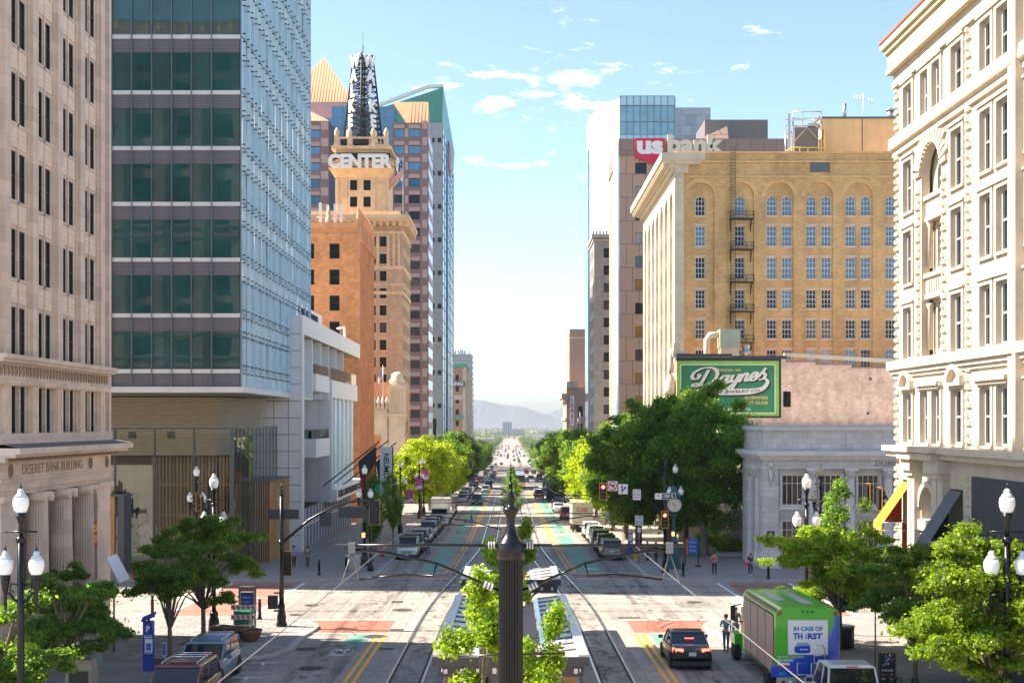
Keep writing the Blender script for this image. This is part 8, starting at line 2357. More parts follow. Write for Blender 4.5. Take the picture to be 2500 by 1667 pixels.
    key = round(r,3)
    if key not in _wh: _wh[key] = wheel_mesh(r,.22)
    for y in wy:
        for sx in (-1,1):
            o = bpy.data.objects.new('wheel',_wh[key][0]); COL.objects.link(o); o.parent = t; o.location = (sx * (hw - .10),y,r)
            q = bpy.data.objects.new('rim',_wh[key][1]); COL.objects.link(q); q.parent = o
    zl = st[-2][2] - .12
    for sx in (-1,1):
        hb_ = MB('head_lens'); hb_.box(sx * hw * .55 if sx > 0 else -hw * .82,h2 - .10,zl - .10,hw * .82 if sx > 0 else -hw * .55,h2 + .005,zl + .06); hb_.build('headlight',t)
        tb = MB('tail_lit' if lit else 'tail_red')
        if kind == 'sedan': tb.loft([[(sx * hw * .45,-h2 - .01,.80),(sx * hw * .80,-h2 + .05,.72),(sx * hw * .80,-h2 + .05,.93),(sx * hw * .45,-h2 - .01,.92)],[(sx * hw * .45,-h2 + .15,.80),(sx * hw * .93,-h2 + .3,.76),(sx * hw * .93,-h2 + .3,.95),(sx * hw * .45,-h2 + .15,.92)]])
        else: tb.box(min(sx * hw * .76,sx * hw * .9),-h2 - .015,.72,max(sx * hw * .76,sx * hw * .9),-h2 + .12,1.06)
        tb.build('taillight',t)
        mb_ = MB(P if kind != 'pickup' else 'trim_black'); mb_.cbox((sx * (hw + .12),bl[1] - .35,zb0 + .08),(.20,.10,.14)); mb_.build('mirror',t)
    g = MB('trim_black'); g.box(-hw * .5,h2 - .03,gc + .25,hw * .5,h2 + .012,zl + .02)
    if face_jeep: g.use(P); [g.box(-.42 + .135 * k,h2,gc + .27,-.36 + .135 * k,h2 + .02,zl) for k in range(7)]
    g.build('grille',t)
    g = MB('trim_black' if kind != 'sedan' else P); g.box(-hw * .92,h2 - .05,gc,hw * .92,h2 + .05,gc + .2); g.box(-hw * .92,-h2 - .05,gc,hw * .92,-h2 + .05,gc + .2); g.build('bumper',t)
    for y,s_ in ((-h2 - .052,-1),(h2 + .055,1)):
        g = MB('plate_white'); z = (.62 if kind == 'sedan' else .72) if s_ < 0 else gc + .1
        yy = -h2 - .02 if s_ < 0 else y; g.box(-.16,yy - .006,z,.16,yy + .006,z + .16); g.build('number_plate',t)
    return t
def park(o,x,y,facing='away',tilt=0.0):
    k = 1 if facing == 'away' else -1
    o.location = (x,y,gz(y) + .01)
    o.rotation_euler = (-.022 * k,0,(0 if facing == 'away' else pi) + tilt)
sed = car('black saloon waiting at the red brick crossing with its brake lights on',None,'black',4.55,1.8,1.45,'sedan',lit=True); park(sed,7.85,55.3)
b = MB('tail_lit'); b.box(-.2,-.62 - .03,1.40,.2,-.58 - .05,1.43); o = b.build('brake_lamp',None); o.parent = sed; o.location = (0,-.62,-.18)
blue = car('blue estate car with roof bars parked at the kerb by the forked tree',None,'blue',4.75,1.85,1.66,'suv',rack=True); park(blue,-12.5,50.8,'us')
mar = car('maroon estate car with a ribbed roof cut by the frame bottom',None,'maroon',4.8,1.88,1.74,'suv',rack=True); park(mar,-12.0,44.9,'us')
pick = car('silver grey pickup parked behind the green delivery truck at the frame bottom',None,'silver',5.8,2.0,1.92,'pickup'); park(pick,12.0,43.7)
b = MB('trim_black'); b.box(-.86,-2.8,.95,.86,-.85,1.09); o = b.build('cargo_bed',None); o.parent = pick
b = MB('tail_red'); b.box(-.2,-.55,1.83,.2,-.5,1.9); o = b.build('brake_lamp',None); o.parent = pick
gc_ = 'cars parked along the theatre kerb'
jeep = car('white jeep-like off-roader with a slotted grille, first in the row on the theatre side',gc_,'white',4.2,1.87,1.84,'suv',rack=True,face_jeep=True); park(jeep,-9.05,108.5,'us')
b = MB('trim_black'); b.box(-.78,-.9,1.55,.78,.62,1.86); o = b.build('soft_top',None); o.parent = jeep
protos = {}
def parked(label,group,colr,kind,x,y,facing):
    key = (colr,kind)
    if key not in protos:
        o = car(label,group,colr,4.6 if kind == 'sedan' else 4.75,1.82,1.47 if kind == 'sedan' else 1.76,kind); protos[key] = o
    else:
        o = copy_tree(protos[key]); o['label'] = label; o['group'] = group
    park(o,x,y,facing); return o
for y,c,k,lab in ((114.4,'black','suv','black off-roader right behind the white jeep on the theatre side'),(121,'silver','suv','silver car third in the row behind the white jeep'),(127.8,'silver','sedan','silver saloon fourth in the row behind the white jeep'),(134.5,'tan','suv','tan car fifth in the row behind the white jeep'),(141.3,'navy','suv','navy car sixth in the row behind the white jeep'),(148,'grey','suv','grey car just ahead of the cream box truck'),
                     (170,'white','suv','white car first behind the cream box truck'),(177,'silver','suv','silver car second behind the cream box truck'),(184,'maroon','suv','dark red car third behind the cream box truck')):
    parked(lab,gc_,c,k,-9.0,y,'us')
gr_ = 'cars parked along the plane tree kerb'
for x,y,c,k,lab in ((8.75,108.2,'tan','suv','tan van nearest of the row under the plane trees'),(8.8,114.8,'black','suv','black car second in the row under the plane trees'),(8.75,121.4,'silver','suv','silver car third in the row under the plane trees'),(8.8,128,'white','suv','white car fourth in the row, ahead of the silver one'),(8.75,134.5,'white','suv','white off-roader just behind the beige box truck'),
                        (7.7,169,'red','suv','red estate car beside the beige box truck'),(7.4,190,'white','sedan','white saloon beyond the red estate car'),(7.6,200,'black','suv','black car beyond the white saloon')):
    parked(lab,gr_,c,k,x,y,'away')
parked('blue car driving toward us in the open lane on the theatre side','cars driving in the avenue','navy','suv',-5.9,214,'us')['label'] = 'blue car driving toward us in the open lane on the theatre side'
parked('dark pickup-like car in the lane on the lime tree side','cars driving in the avenue','navy','suv',7.3,256,'away')
rr = random.Random(31)
keys = list(protos.keys()); near_ = []
for i in range(105):
    u = rr.random(); y = 225 + 1500 * u ** 1.6
    if 318 < y < 349: y += 32
    s = rr.choice((-1,1)); x = s * rr.choice((5.6,8.9,9.0) if y < 318 else (6.2,9.2,11.3))
    if y > 620: x = s * rr.choice((2.5,5.5,8.5,11.5))
    src = protos[keys[rr.randrange(len(keys))]]
    o = copy_tree(src) if y < 420 else None
    if o is None:
        o = src.copy(); COL.objects.link(o)
        for ch in src.children:
            if ch.name.split('.')[0] in ('body','roof','windscreen','rear_window','side_window'): c = ch.copy(); COL.objects.link(c); c.parent = o
    near_.append((y,s,o)); o['label'] = 'small distant car in the traffic far down the avenue'
    o['group'] = 'distant cars in the avenue' if y > 420 else 'cars beyond the mid-block signals'
    park(o,x,y + rr.uniform(-1,1),'away' if s > 0 else 'us')
    if y > 600: o.location.z = gz(y) + .42
for s in (-1,1):
    row = sorted([q for q in near_ if q[1] == s and q[0] <= 420],key=lambda q: q[0])
    for i,(y,s_,o) in enumerate(row): o['label'] = (ORD[i] if i < 20 else 'one of the last') + ' car past the mid-block signal in the ' + ('theatre' if s < 0 else 'lime tree') + ' side lanes'
mat('truck_green',(0.04,0.42,0.008),0.3,var=0.03,coat=0.5); mat('truck_blue',(0.010,0.06,0.45),0.3,var=0.12,vs=1.5,coat=0.5); mat('truck_lblue',(0.02,0.22,0.52),0.3,var=0,coat=0.4)
mat('shutter',(0.46,0.33,0.27),0.5,var=0.12,vs=1.2); mat('truck_dkblue',(0.015,0.05,0.13),0.3,var=0.05,coat=0.4); mat('alu',(0.55,0.55,0.54),0.35,metal=0.8,var=0.08)
TX,TY = 11.45,47.4
tk = thing('delivery_truck','bright green water delivery truck with shuttered side and a white poster on the back','truck',(TX,TY,gz(TY)))
gz0 = gz(TY); Bx = 1.24; Ln = 6.6; zl,zh = gz0 + .75,gz0 + 3.42
def tz(y): return -.022 * (y - TY)
b = MB('truck_green')
prof = lambda y: [(TX - Bx,y,zl + tz(y)),(TX - Bx,y,zh - .22 + tz(y)),(TX - Bx + .10,y,zh - .06 + tz(y)),(TX - Bx + .26,y,zh + tz(y)),(TX + Bx - .26,y,zh + tz(y)),(TX + Bx - .10,y,zh - .06 + tz(y)),(TX + Bx,y,zh - .22 + tz(y)),(TX + Bx,y,zl + tz(y))]
b.loft([prof(TY),prof(TY + Ln)]); b.build('body',tk)
b = MB('truck_dkblue'); Y0,Y1 = TY + .15,TY + Ln - .3
b.face([(TX - Bx - .006,Y0,zh - .24 + tz(Y0)),(TX - Bx + .10,Y0,zh - .048 + tz(Y0)),(TX - Bx + .10,Y1,zh - .048 + tz(Y1)),(TX - Bx - .006,Y1,zh - .24 + tz(Y1))]); b.build('roof_edge',tk)
b = MB('alu')
for i,u in enumerate((TX - .5,TX + .35)):
    y0,y1 = TY + (1.3 if i else 2.4),TY + (5.0 if i else 5.6); b.face([(u - .22,y0,zh + .006 + tz(y0)),(u + .22,y0,zh + .006 + tz(y0)),(u + .22,y1,zh + .006 + tz(y1)),(u - .22,y1,zh + .006 + tz(y1))])
b.build('roof_light',tk)
for i in range(4):
    y0 = TY + .35 + 1.5 * i; y1 = y0 + 1.36
    b = MB('trim_black'); b.box(TX - Bx - .012,y0 - .03,zl + .05 + tz(y0),TX - Bx - .003,y1 + .03,zh - .3 + tz(y0)); sd_ = b.build('shutter_frame',tk)
    for k in range(18):
        z = zl + .12 + k * .122
        if z > zh - .42: break
        b = MB('shutter'); b.box(TX - Bx - .03,y0,z + tz(y0),TX - Bx - .012,y1,z + .112 + tz(y0)); b.build('shutter_slat',tk)
b = MB('truck_blue'); yb = TY - .006; q = [(TX + Bx - .02,zl + .02),(TX + Bx - .02,zh - .35),(TX + Bx - .16,zh - .2)]
curve = [(TX + .98 - .45 * (1 - t) ** 1.0 - 1.75 * t ** 2.2 + .02,0) for t in (0,)]
pts = []
for k in range(13):
    t = k / 12
    x = TX + 1.05 - 2.25 * t ** 2.3 - .22 * t; z = zh - .25 - 1.95 * t ** .75 - .05 * t
    pts.append((x,z))
poly = pts + [(TX - Bx + .05,zl + .02),(TX + Bx - .02,zl + .02),(TX + Bx - .02,zh - .3)]
for a,c in zip(pts,pts[1:]):
    b.face([(a[0],yb,a[1]),(c[0],yb,c[1]),(c[0],yb,zl + .02),(a[0],yb,zl + .02)])
b.face([(pts[0][0],yb,pts[0][1]),(TX + Bx - .02,yb,zh - .3),(TX + Bx - .02,yb,zl + .02),(pts[0][0],yb,zl + .02)]); b.build('blue_wave',tk)
b = MB('truck_lblue')
for a,c in zip(pts,pts[1:]): b.face([(a[0] - .02,yb - .003,a[1] + .02),(c[0] - .02,yb - .003,c[1] + .05),(c[0] + .05,yb - .003,c[1] - .03),(a[0] + .05,yb - .003,a[1] - .03)])
b.build('wave_edge',tk)
b = MB('alu'); b.box(TX - .78,yb - .04,gz0 + 1.62,TX + .78,yb - .004,gz0 + 2.98); b.build('poster_frame',tk)
b = MB('sign_white'); b.box(TX - .75,yb - .048,gz0 + 1.65,TX + .75,yb - .041,gz0 + 2.95); b.build('poster',tk)
yt = yb - .052
def ttx(s,x,z,wd,h,m,bold=.006,al='CENTER',shear=0): put_text('lettering',tk,text_mesh(s,h * 1.35,.003,bold,shear,width=wd,squeeze=h,m=m),(x,yt,z),'n')
ttx('IN CASE OF',TX + 0,gz0 + 2.63,1.12,.17,'truck_lblue',.012); ttx('TH',TX - .38,gz0 + 2.34,.36,.24,'truck_blue',.016); ttx('RST',TX + .26,gz0 + 2.34,.56,.24,'truck_blue',.016)
b = MB('canopy_blue'); b.box(TX - .10,yt - .002,gz0 + 2.24,TX - .04,yt,gz0 + 2.4); b.use('truck_blue'); b.box(TX - .085,yt - .004,gz0 + 2.4,TX - .055,yt,gz0 + 2.45)
b.use('truck_blue'); b.face([(TX - .52,yt,gz0 + 1.75),(TX - .42,yt,gz0 + 1.69),(TX + .05,yt,gz0 + 1.70),(TX + .1,yt,gz0 + 1.78),(TX + .08,yt,gz0 + 1.98),(TX - .35,yt,gz0 + 1.97),(TX - .52,yt,gz0 + 1.93)])
b.use('canopy_blue'); b.face([(TX - .52,yt - .001,gz0 + 1.93),(TX - .35,yt - .001,gz0 + 1.97),(TX + .08,yt - .001,gz0 + 1.98),(TX + .0,yt - .001,gz0 + 2.1),(TX - .4,yt - .001,gz0 + 2.1)]); b.build('bottle_print',tk)
ttx('Best Water',TX - .15,gz0 + 1.84,.3,.06,'sign_white',.003)
yt = yb - .008
ttx('Home & Office Water Delivery',TX - .66,gz0 + 1.55,1.02,.085,'sign_white',.002); ttx('800-4-WATERS',TX - .86,gz0 + 1.41,.6,.11,'sign_white',.003)
b = MB('sign_red'); b.box(TX - 1.16,yt - .002,gz0 + 1.13,TX - .70,yt,gz0 + 1.22); b.use('sign_white'); b.box(TX - 1.16,yt - .002,gz0 + 1.23,TX - .70,yt,gz0 + 1.32); b.use('truck_lblue'); b.box(TX - 1.12,yt - .002,gz0 + .84,TX - .86,yt,gz0 + .96); b.build('decal',tk)
ttx('Mount Olympus',TX + .74,gz0 + 1.37,.72,.15,'sign_white',.003,shear=.3); ttx('mtolympuswater.com',TX + .85,gz0 + 1.14,.6,.05,'sign_white',.001); ttx('Family',TX + .7,gz0 + .98,.3,.07,'sign_white',.002)
for x,z,m in ((TX - 1.08,zh - .2,'tail_red'),(TX + 1.08,zh - .2,'tail_red'),(TX - .18,zh - .14,'trim_black'),(TX,zh - .14,'trim_black'),(TX + .18,zh - .14,'trim_black')):
    b = MB(m); b.T = Matrix.Translation((x,yb - .01,z)) @ Matrix.Rotation(pi / 2,4,'X'); rr_ = .07 if 'tail' in m else .035; b.lathe([(rr_ * 1.25,-.01),(rr_,.02)],n=14); b.T = None; b.build('marker_lamp',tk)
b = MB('alu'); b.box(TX - 1.2,yb - .05,gz0 + .38,TX + 1.2,TY + .02,zl); b.build('rear_step',tk)
for x,m in ((TX - .95,'tail_red'),(TX - .68,'sign_white'),(TX + .95,'tail_red')):
    b = MB(m); b.T = Matrix.Translation((x,yb - .06,gz0 + .58)) @ Matrix.Rotation(pi / 2,4,'X'); b.lathe([(.075,-.01),(.07,.02)],n=14); b.T = None; b.build('taillight',tk)
b = MB('alu')
b.tube([(TX - .45,yb - .2,gz0 + .4),(TX - .45,yb - .2,gz0 + 1.35),(TX + .1,yb - .2,gz0 + 1.35),(TX + .1,yb - .2,gz0 + .4)],.03,6); b.tube([(TX - .45,yb - .2,gz0 + .9),(TX + .1,yb - .2,gz0 + .9)],.025,5); b.build('rear_gate',tk)
ht = thing('hand_truck','chrome hand truck strapped upright to the back of the green truck','hand truck',(TX + .4,TY - .35,gz0 + .5))
b = MB('chrome'); hx = TX + .38
b.tube([(hx - .2,TY - .3,gz0 + .5),(hx - .2,TY - .3,gz0 + 1.9),(hx - .12,TY - .3,gz0 + 2.05),(hx + .12,TY - .3,gz0 + 2.05),(hx + .2,TY - .3,gz0 + 1.9),(hx + .2,TY - .3,gz0 + .5)],.025,6)
for z in (.75,1.05,1.35,1.65): b.tube([(hx - .2,TY - .3,gz0 + z),(hx + .2,TY - .3,gz0 + z)],.02,5)
b.build('frame',ht); b = MB('sign_white'); b.box(hx - .16,TY - .34,gz0 + .65,hx + .16,TY - .31,gz0 + .95); b.build('nose_plate',ht)
b = MB('truck_green'); yc = TY + Ln
b.loft([[(TX - 1.15,yc,gz0 + .6 + tz(yc)),(TX + 1.15,yc,gz0 + .6 + tz(yc)),(TX + 1.15,yc,gz0 + 2.7 + tz(yc)),(TX - 1.15,yc,gz0 + 2.7 + tz(yc))],[(TX - 1.15,yc + 1.3,gz0 + .6 + tz(yc)),(TX + 1.15,yc + 1.3,gz0 + .6 + tz(yc)),(TX + 1.05,yc + .9,gz0 + 2.7 + tz(yc)),(TX - 1.05,yc + .9,gz0 + 2.7 + tz(yc))]])
b.loft([[(TX - 1.0,yc + 1.2,gz0 + .6 + tz(yc)),(TX + 1.0,yc + 1.2,gz0 + .6 + tz(yc)),(TX + 1.0,yc + 1.2,gz0 + 1.75 + tz(yc)),(TX - 1.0,yc + 1.2,gz0 + 1.75 + tz(yc))],[(TX - .9,yc + 2.6,gz0 + .65 + tz(yc)),(TX + .9,yc + 2.6,gz0 + .65 + tz(yc)),(TX + .85,yc + 2.55,gz0 + 1.5 + tz(yc)),(TX - .85,yc + 2.55,gz0 + 1.5 + tz(yc))]])
for sx in (-1,1): b.box(TX + sx * 1.22 - .16,yc + 1.3,gz0 + .75 + tz(yc),TX + sx * 1.22 + .16,yc + 2.35,gz0 + 1.2 + tz(yc))
b.build('cab',tk)
b = MB('car_glass'); b.box(TX - 1.17,yc + .15,gz0 + 1.75 + tz(yc),TX - 1.1,yc + .85,gz0 + 2.5 + tz(yc)); b.build('side_window',tk)
b = MB('trim_black'); b.box(TX - 1.62,yc + .9,gz0 + 1.9 + tz(yc),TX - 1.42,yc + .98,gz0 + 2.55 + tz(yc)); b.tube([(TX - 1.15,yc + .95,gz0 + 2.6 + tz(yc)),(TX - 1.5,yc + .94,gz0 + 2.55 + tz(yc))],.025,5); b.tube([(TX - 1.15,yc + .95,gz0 + 1.8 + tz(yc)),(TX - 1.5,yc + .94,gz0 + 1.95 + tz(yc))],.025,5); b.build('mirror',tk)
b = MB('trim_black'); b.box(TX - .9,TY + .3,gz0 + .3,TX + .9,TY + Ln + 1,gz0 + .62); b.build('chassis',tk)
wt_ = wheel_mesh(.50,.3)
for x,y in ((-1.08,TY + 1.9),(1.08,TY + 1.9),(-1.2,yc + 1.85),(1.2,yc + 1.85)):
    o = place('wheel',wt_[0],tk,(TX + x,y,gz(y) + .5)); q = bpy.data.objects.new('rim',wt_[1]); COL.objects.link(q); q.parent = o
b = MB('trim_black'); n = 14
b.face([(TX - Bx - .008,TY + 1.9 + .66 * cos(pi * k / n),gz0 + .55 + .7 * sin(pi * k / n)) for k in range(n + 1)]); b.build('wheel_arch',tk)
def box_truck(x,y,facing,m,label,script=None,L=6.5):
    t = thing('box_truck',label,'truck',(x,y,gz(y))); z = gz(y); s = 1 if facing == 'away' else -1
    b = MB(m); y0,y1 = y - L / 2,y + L / 2; b.box(x - 1.2,y0,z + .9,x + 1.2,y1,z + 3.5); b.build('box',t)
    b = MB('car_white'); yc0,yc1 = (y1,y1 + 1.9) if s > 0 else (y0 - 1.9,y0); b.box(x - 1.1,yc0,z + .5,x + 1.1,yc1,z + 1.5); b.box(x - 1.05,yc0,z + 1.5,x + 1.05,yc0 + (1.3 if s > 0 else 0) if s > 0 else yc1,z + 2.4) if s > 0 else b.box(x - 1.05,yc0 + .6,z + 1.5,x + 1.05,yc1,z + 2.4); b.build('cab',t)
    b = MB('car_glass'); b.box(x - .95,(yc0 + .57 if s < 0 else yc0 + 1.28),z + 1.6,x + .95,(yc0 + .61 if s < 0 else yc0 + 1.34),z + 2.3); b.build('windscreen',t)
    b = MB('trim_black'); b.box(x - 1.0,y0,z + .4,x + 1.0,y1,z + .9); b.build('chassis',t)
    for xx in (-1,1):
        for yy in (y0 + 1.2,y1 - 1.2): o = place('wheel',_wh[.38][0],t,(x + xx * 1.05,yy,gz(yy) + .42)); q = bpy.data.objects.new('rim',_wh[.38][1]); COL.objects.link(q); q.parent = o
    b = MB('trim_black')
    for k in range(5): b.box(x - 1.15,y0 - .02,z + 1.2 + .42 * k,x + 1.15,y0 - .003,z + 1.23 + .42 * k)
    b.build('shutter_line',t)
    if script: put_text('lettering',t,text_mesh(script,.6,.01,.01,.25,width=1.2,squeeze=.45,m='sign_red'),(x - .1,y0 - .03,z + 2.7),'n')
box_truck(8.35,146,'away','car_cream','beige box truck with red script on its back, parked ahead of the white vehicles','Cola')
box_truck(-8.9,158,'us','car_cream','cream box truck parked in the row on the theatre side')
box_truck(7.9,232,'away','trim_black','dark box truck in the lime tree lane far down the street')
tr = thing('tram','dark blue tram with two red tail lights far down the truck-side track','tram',(2.2,340,gz(340)))
b = MB('car_navy'); b.box(.95,300,gz(300) + .4,3.45,326,gz(326) + 4.0) ; b.build('body',tr)
b = MB('car_glass'); b.box(1.1,299.95,gz(300) + 2.2,3.3,300.0,gz(300) + 3.4); b.build('rear_window',tr)
b = MB('car_white'); b.box(.93,299.96,gz(300) + 1.3,3.47,300.0,gz(300) + 1.7); b.build('stripe',tr)
for x in (1.4,3.0): b = MB('tail_lit'); b.box(x - .2,299.9,gz(300) + .8,x + .2,299.97,gz(300) + 1.1); b.build('taillight',tr)
# ================================================================== people
mat('skin',(0.45,0.26,0.18),0.6,var=0.05); mat('hair_dark',(0.03,0.02,0.015),0.7,var=0.1); mat('hair_brown',(0.12,0.06,0.03),0.7,var=0.1)
for n,c in (('shirt_blue',(.22,.33,.58)),('shirt_grey',(.13,.13,.14)),('shirt_coral',(.55,.13,.10)),('shirt_white',(.6,.6,.62)),('shirt_teal',(.08,.24,.24)),('cloth_black',(.018,.018,.022)),('cloth_navy',(.025,.035,.07)),('cloth_denim',(.06,.10,.18)),('cloth_grey',(.07,.07,.075)),('pink',(.62,.04,.20)),('shoe',(.03,.025,.02)),('shoe_white',(.7,.7,.7)),('purple',(.25,.05,.22)),('camo',(.12,.11,.09))): mat(n,c,0.8,var=0.1)
def skin_mesh(V,E,rad,m,root=0,sub=1):
    me = bpy.data.meshes.new('figure'); me.from_pydata(V,E,[]); o = bpy.data.objects.new('figure',me); COL.objects.link(o)
    md = o.modifiers.new('skin','SKIN'); md.branch_smoothing = .4
    for i,r in enumerate(rad):
        sv = me.skin_vertices[0].data[i]; sv.radius = r if isinstance(r,tuple) else (r,r); sv.use_root = (i == root)
    o.modifiers.new('sub','SUBSURF').levels = sub
    dg = bpy.context.evaluated_depsgraph_get(); res = bpy.data.meshes.new_from_object(o.evaluated_get(dg))
    bpy.data.objects.remove(o); bpy.data.meshes.remove(me)
    res.materials.clear(); res.materials.append(M[m]); res.polygons.foreach_set('use_smooth',[True] * len(res.polygons)); return res
def person(x,y,head,label,shirt,trousers,hair='hair_dark',stride=.22,H=1.75,larm=None,rarm=None,shoe='shoe',bag=None,hold=None,sleeves=.5,cap=None,group=None,z=None):
    """head = heading angle; the figure looks along local +y"""
    k = H / 1.75
    zz = (gz(y) + (HP if (abs(x) > 10.2) else .015)) if z is None else z
    t = thing('person',label,'person',(x,y,zz),head,group)
    la = larm or [(-.23,.03,1.18),(-.24,.10,.93)]; ra = rarm or [(.23,.0,1.18),(.25,.04,.93)]
    J = {'pel': (0,0,.96),'wai': (0,.01,1.12),'che': (0,0,1.32),'nec': (0,.01,1.50),'hd': (0,.03,1.60),'crn': (0,.03,1.70),
         'ls': (-.17,0,1.42),'rs': (.17,0,1.42),'le': la[0],'lw': la[1],'re': ra[0],'rw': ra[1],
         'lh': (-.09,0,.90),'rh': (.09,0,.90),'lk': (-.10,stride * .45,.50),'rk': (.10,-stride * .15,.49),'la': (-.10,stride,.08),'ra': (.10,-stride,.10 if stride > .1 else .08),'lt': (-.11,stride + .17,.04),'rt': (.11,-stride + .16,.035)}
    N = list(J); V = [tuple(c * k for c in J[n]) for n in N]; ix = {n: i for i,n in enumerate(N)}
    E = [(ix[a],ix[b_]) for a,b_ in (('pel','wai'),('wai','che'),('che','nec'),('nec','hd'),('hd','crn'),('che','ls'),('che','rs'),('ls','le'),('le','lw'),('rs','re'),('re','rw'),('pel','lh'),('pel','rh'),('lh','lk'),('lk','la'),('rh','rk'),('rk','ra'),('la','lt'),('ra','rt'))]
    rad = {'pel': (.13,.10),'wai': (.12,.09),'che': (.14,.10),'nec': .055,'hd': .088,'crn': .07,'ls': .065,'rs': .065,'le': .045,'re': .045,'lw': .03,'rw': .03,'lh': .085,'rh': .085,'lk': .06,'rk': .06,'la': .042,'ra': .042,'lt': .035,'rt': .035}
    Rr = [(rad[n] if isinstance(rad[n],tuple) else (rad[n],rad[n])) for n in N]; Rr = [(a * k,b_ * k) for a,b_ in Rr]
    for wn,en in (('lw','le'),('rw','re')):
        w_ = Vector(V[ix[wn]]); d = (w_ - Vector(V[ix[en]])).normalized(); side = d.cross(Vector((0,0,1)) if abs(d.z) < .8 else Vector((0,1,0))).normalized()
        V.append(tuple(w_ + d * .07)); Rr.append((.032,.022)); pi_ = len(V) - 1; E.append((ix[wn],pi_))
        for f in range(4):
            V.append(tuple(w_ + d * (.10 + .005 * (f % 2)) + side * (f - 1.5) * .02)); Rr.append((.009,.009)); a = len(V) - 1
            V.append(tuple(w_ + d * (.145 - .008 * abs(f - 1.2)) + side * (f - 1.5) * .022)); Rr.append((.008,.008)); E += [(pi_,a),(a,a + 1)]
        V.append(tuple(w_ + d * .06 + side * .045)); Rr.append((.010,.010)); E.append((ix[wn],len(V) - 1))
    def add(nm,me): o = bpy.data.objects.new(nm,me); COL.objects.link(o); o.parent = t; return o
    body = add('body',skin_mesh(V,E,Rr,'skin'))
    def sub(names,edges,m,grow,nm,clip=None):
        v = []; r = []; i2 = {}
        for n in names: i2[n] = len(v); v.append(tuple(c * k for c in (clip or {}).get(n,J[n]))); q = rad[n]; q = q if isinstance(q,tuple) else (q,q); r.append((q[0] * grow * k + .006,q[1] * grow * k + .006))
        return add(nm,skin_mesh(v,[(i2[a],i2[b_]) for a,b_ in edges],r,m))
    def lerp(a,c,u): return tuple(a[i] + (c[i] - a[i]) * u for i in range(3))
    cl = {'le': J['le'],'re': J['re']} if sleeves < 1 else {}
    names = ['pel','wai','che','nec','ls','rs','le','re']; ed = [('pel','wai'),('wai','che'),('che','nec'),('che','ls'),('che','rs'),('ls','le'),('rs','re')]
    clip = {'nec': (0,0,1.46),'pel': (0,0,.98),'le': lerp(J['ls'],J['le'],.8 if sleeves < 1 else 1),'re': lerp(J['rs'],J['re'],.8 if sleeves < 1 else 1)}
    if sleeves >= 1: names += ['lw','rw']; ed += [('le','lw'),('re','rw')]; clip['lw'] = lerp(J['le'],J['lw'],.92); clip['rw'] = lerp(J['re'],J['rw'],.92)
    sub(names,ed,shirt,1.1,'shirt',clip)
    sub(['pel','lh','rh','lk','rk','la','ra'],[('pel','lh'),('pel','rh'),('lh','lk'),('lk','la'),('rh','rk'),('rk','ra')],trousers,1.1,'trousers',{'pel': (0,0,1.0)})
    for a,c in (('la','lt'),('ra','rt')): sub([a,c],[(a,c)],shoe,1.15,'shoe')
    b = MB(cap or hair); b.lathe([(.02,1.745),(.075,1.725),(.098,1.68),(.096,1.63),(.08,1.585)],(0,0,0),n=12)
    o = b.build('cap' if cap else 'hair',None); o.parent = t; o.location = (0,.015 * k,0); o.scale = (k,k,k)
    b = MB('hair_dark')
    for s in (-1,1): b.box(s * .034 - .012,.112,1.612,s * .034 + .012,.118,1.622)
    b.use('skin'); b.box(-.011,.108,1.575,.011,.134,1.605)
    for s in (-1,1): b.box(s * .092 - .006,.02,1.57,s * .092 + .006,.045,1.62)
    b.use('sign_red'); b.box(-.022,.105,1.546,.022,.113,1.553); o = b.build('face',None); o.parent = t; o.scale = (k,k,k)
    if bag == 'shoulder':
        g = thing('handbag','bright pink shoulder bag hanging at the side of the woman by the pale bank','bag',(x - .27,y,zz + .8)); q = MB('pink'); q.loft([[(x - .42,y - .1,zz + .72),(x - .16,y - .1,zz + .72),(x - .20,y - .08,zz + 1.02),(x - .38,y - .08,zz + 1.02)],[(x - .42,y + .1,zz + .72),(x - .16,y + .1,zz + .72),(x - .20,y + .08,zz + 1.02),(x - .38,y + .08,zz + 1.02)]]); q.tube([(x - .36,y,zz + 1.0),(x - .22,y,zz + 1.42),(x - .2,y + .02,zz + 1.0)],.012,5); q.build('pouch',g)
    if bag == 'back': b = MB('cloth_black'); b.box(-.15 * k,-.26,1.0,.15 * k,-.12,1.4); o = b.build('backpack',None); o.parent = t
    return t
person(-17.3,98,.05,'man in a pale blue shirt and dark trousers walking away past the signal mast','shirt_blue','cloth_black','hair_dark',.24,1.8,sleeves=1)
person(-16.2,98,-.1,'man in a grey jumper and grey trousers walking away beside the man in blue','shirt_grey','cloth_grey','hair_dark',.2,1.74,sleeves=1)
person(15.3,92.4,pi,'man in a coral red shirt and black trousers standing at the far kerb','shirt_coral','cloth_black','hair_dark',.06,1.76,rarm=[(.24,.12,1.2),(.06,.2,1.5)],larm=[(-.25,.1,1.15),(-.05,.2,1.1)])
person(17.95,92.0,pi,'woman in dark jacket and white top on the phone by the pale bank','cloth_navy','cloth_navy','hair_brown',.05,1.7,rarm=[(.24,.12,1.2),(.08,.16,1.55)],larm=[(-.22,.1,1.15),(-.06,.2,1.15)],shoe='shoe_white',bag='shoulder',sleeves=1)
gp_ = 'people gathered in front of the green truck'
person(10.15,57.9,2.6,'man in a teal T-shirt and jeans standing at the front corner of the green truck','shirt_teal','cloth_denim','hair_brown',.08,1.8,rarm=[(.25,.1,1.18),(.1,.24,1.2)],group=gp_)
person(10.9,59.6,pi,'man in a grey cap and camouflage top facing us beyond the green truck','camo','cloth_denim','hair_dark',.05,1.8,cap='cloth_grey',group=gp_)
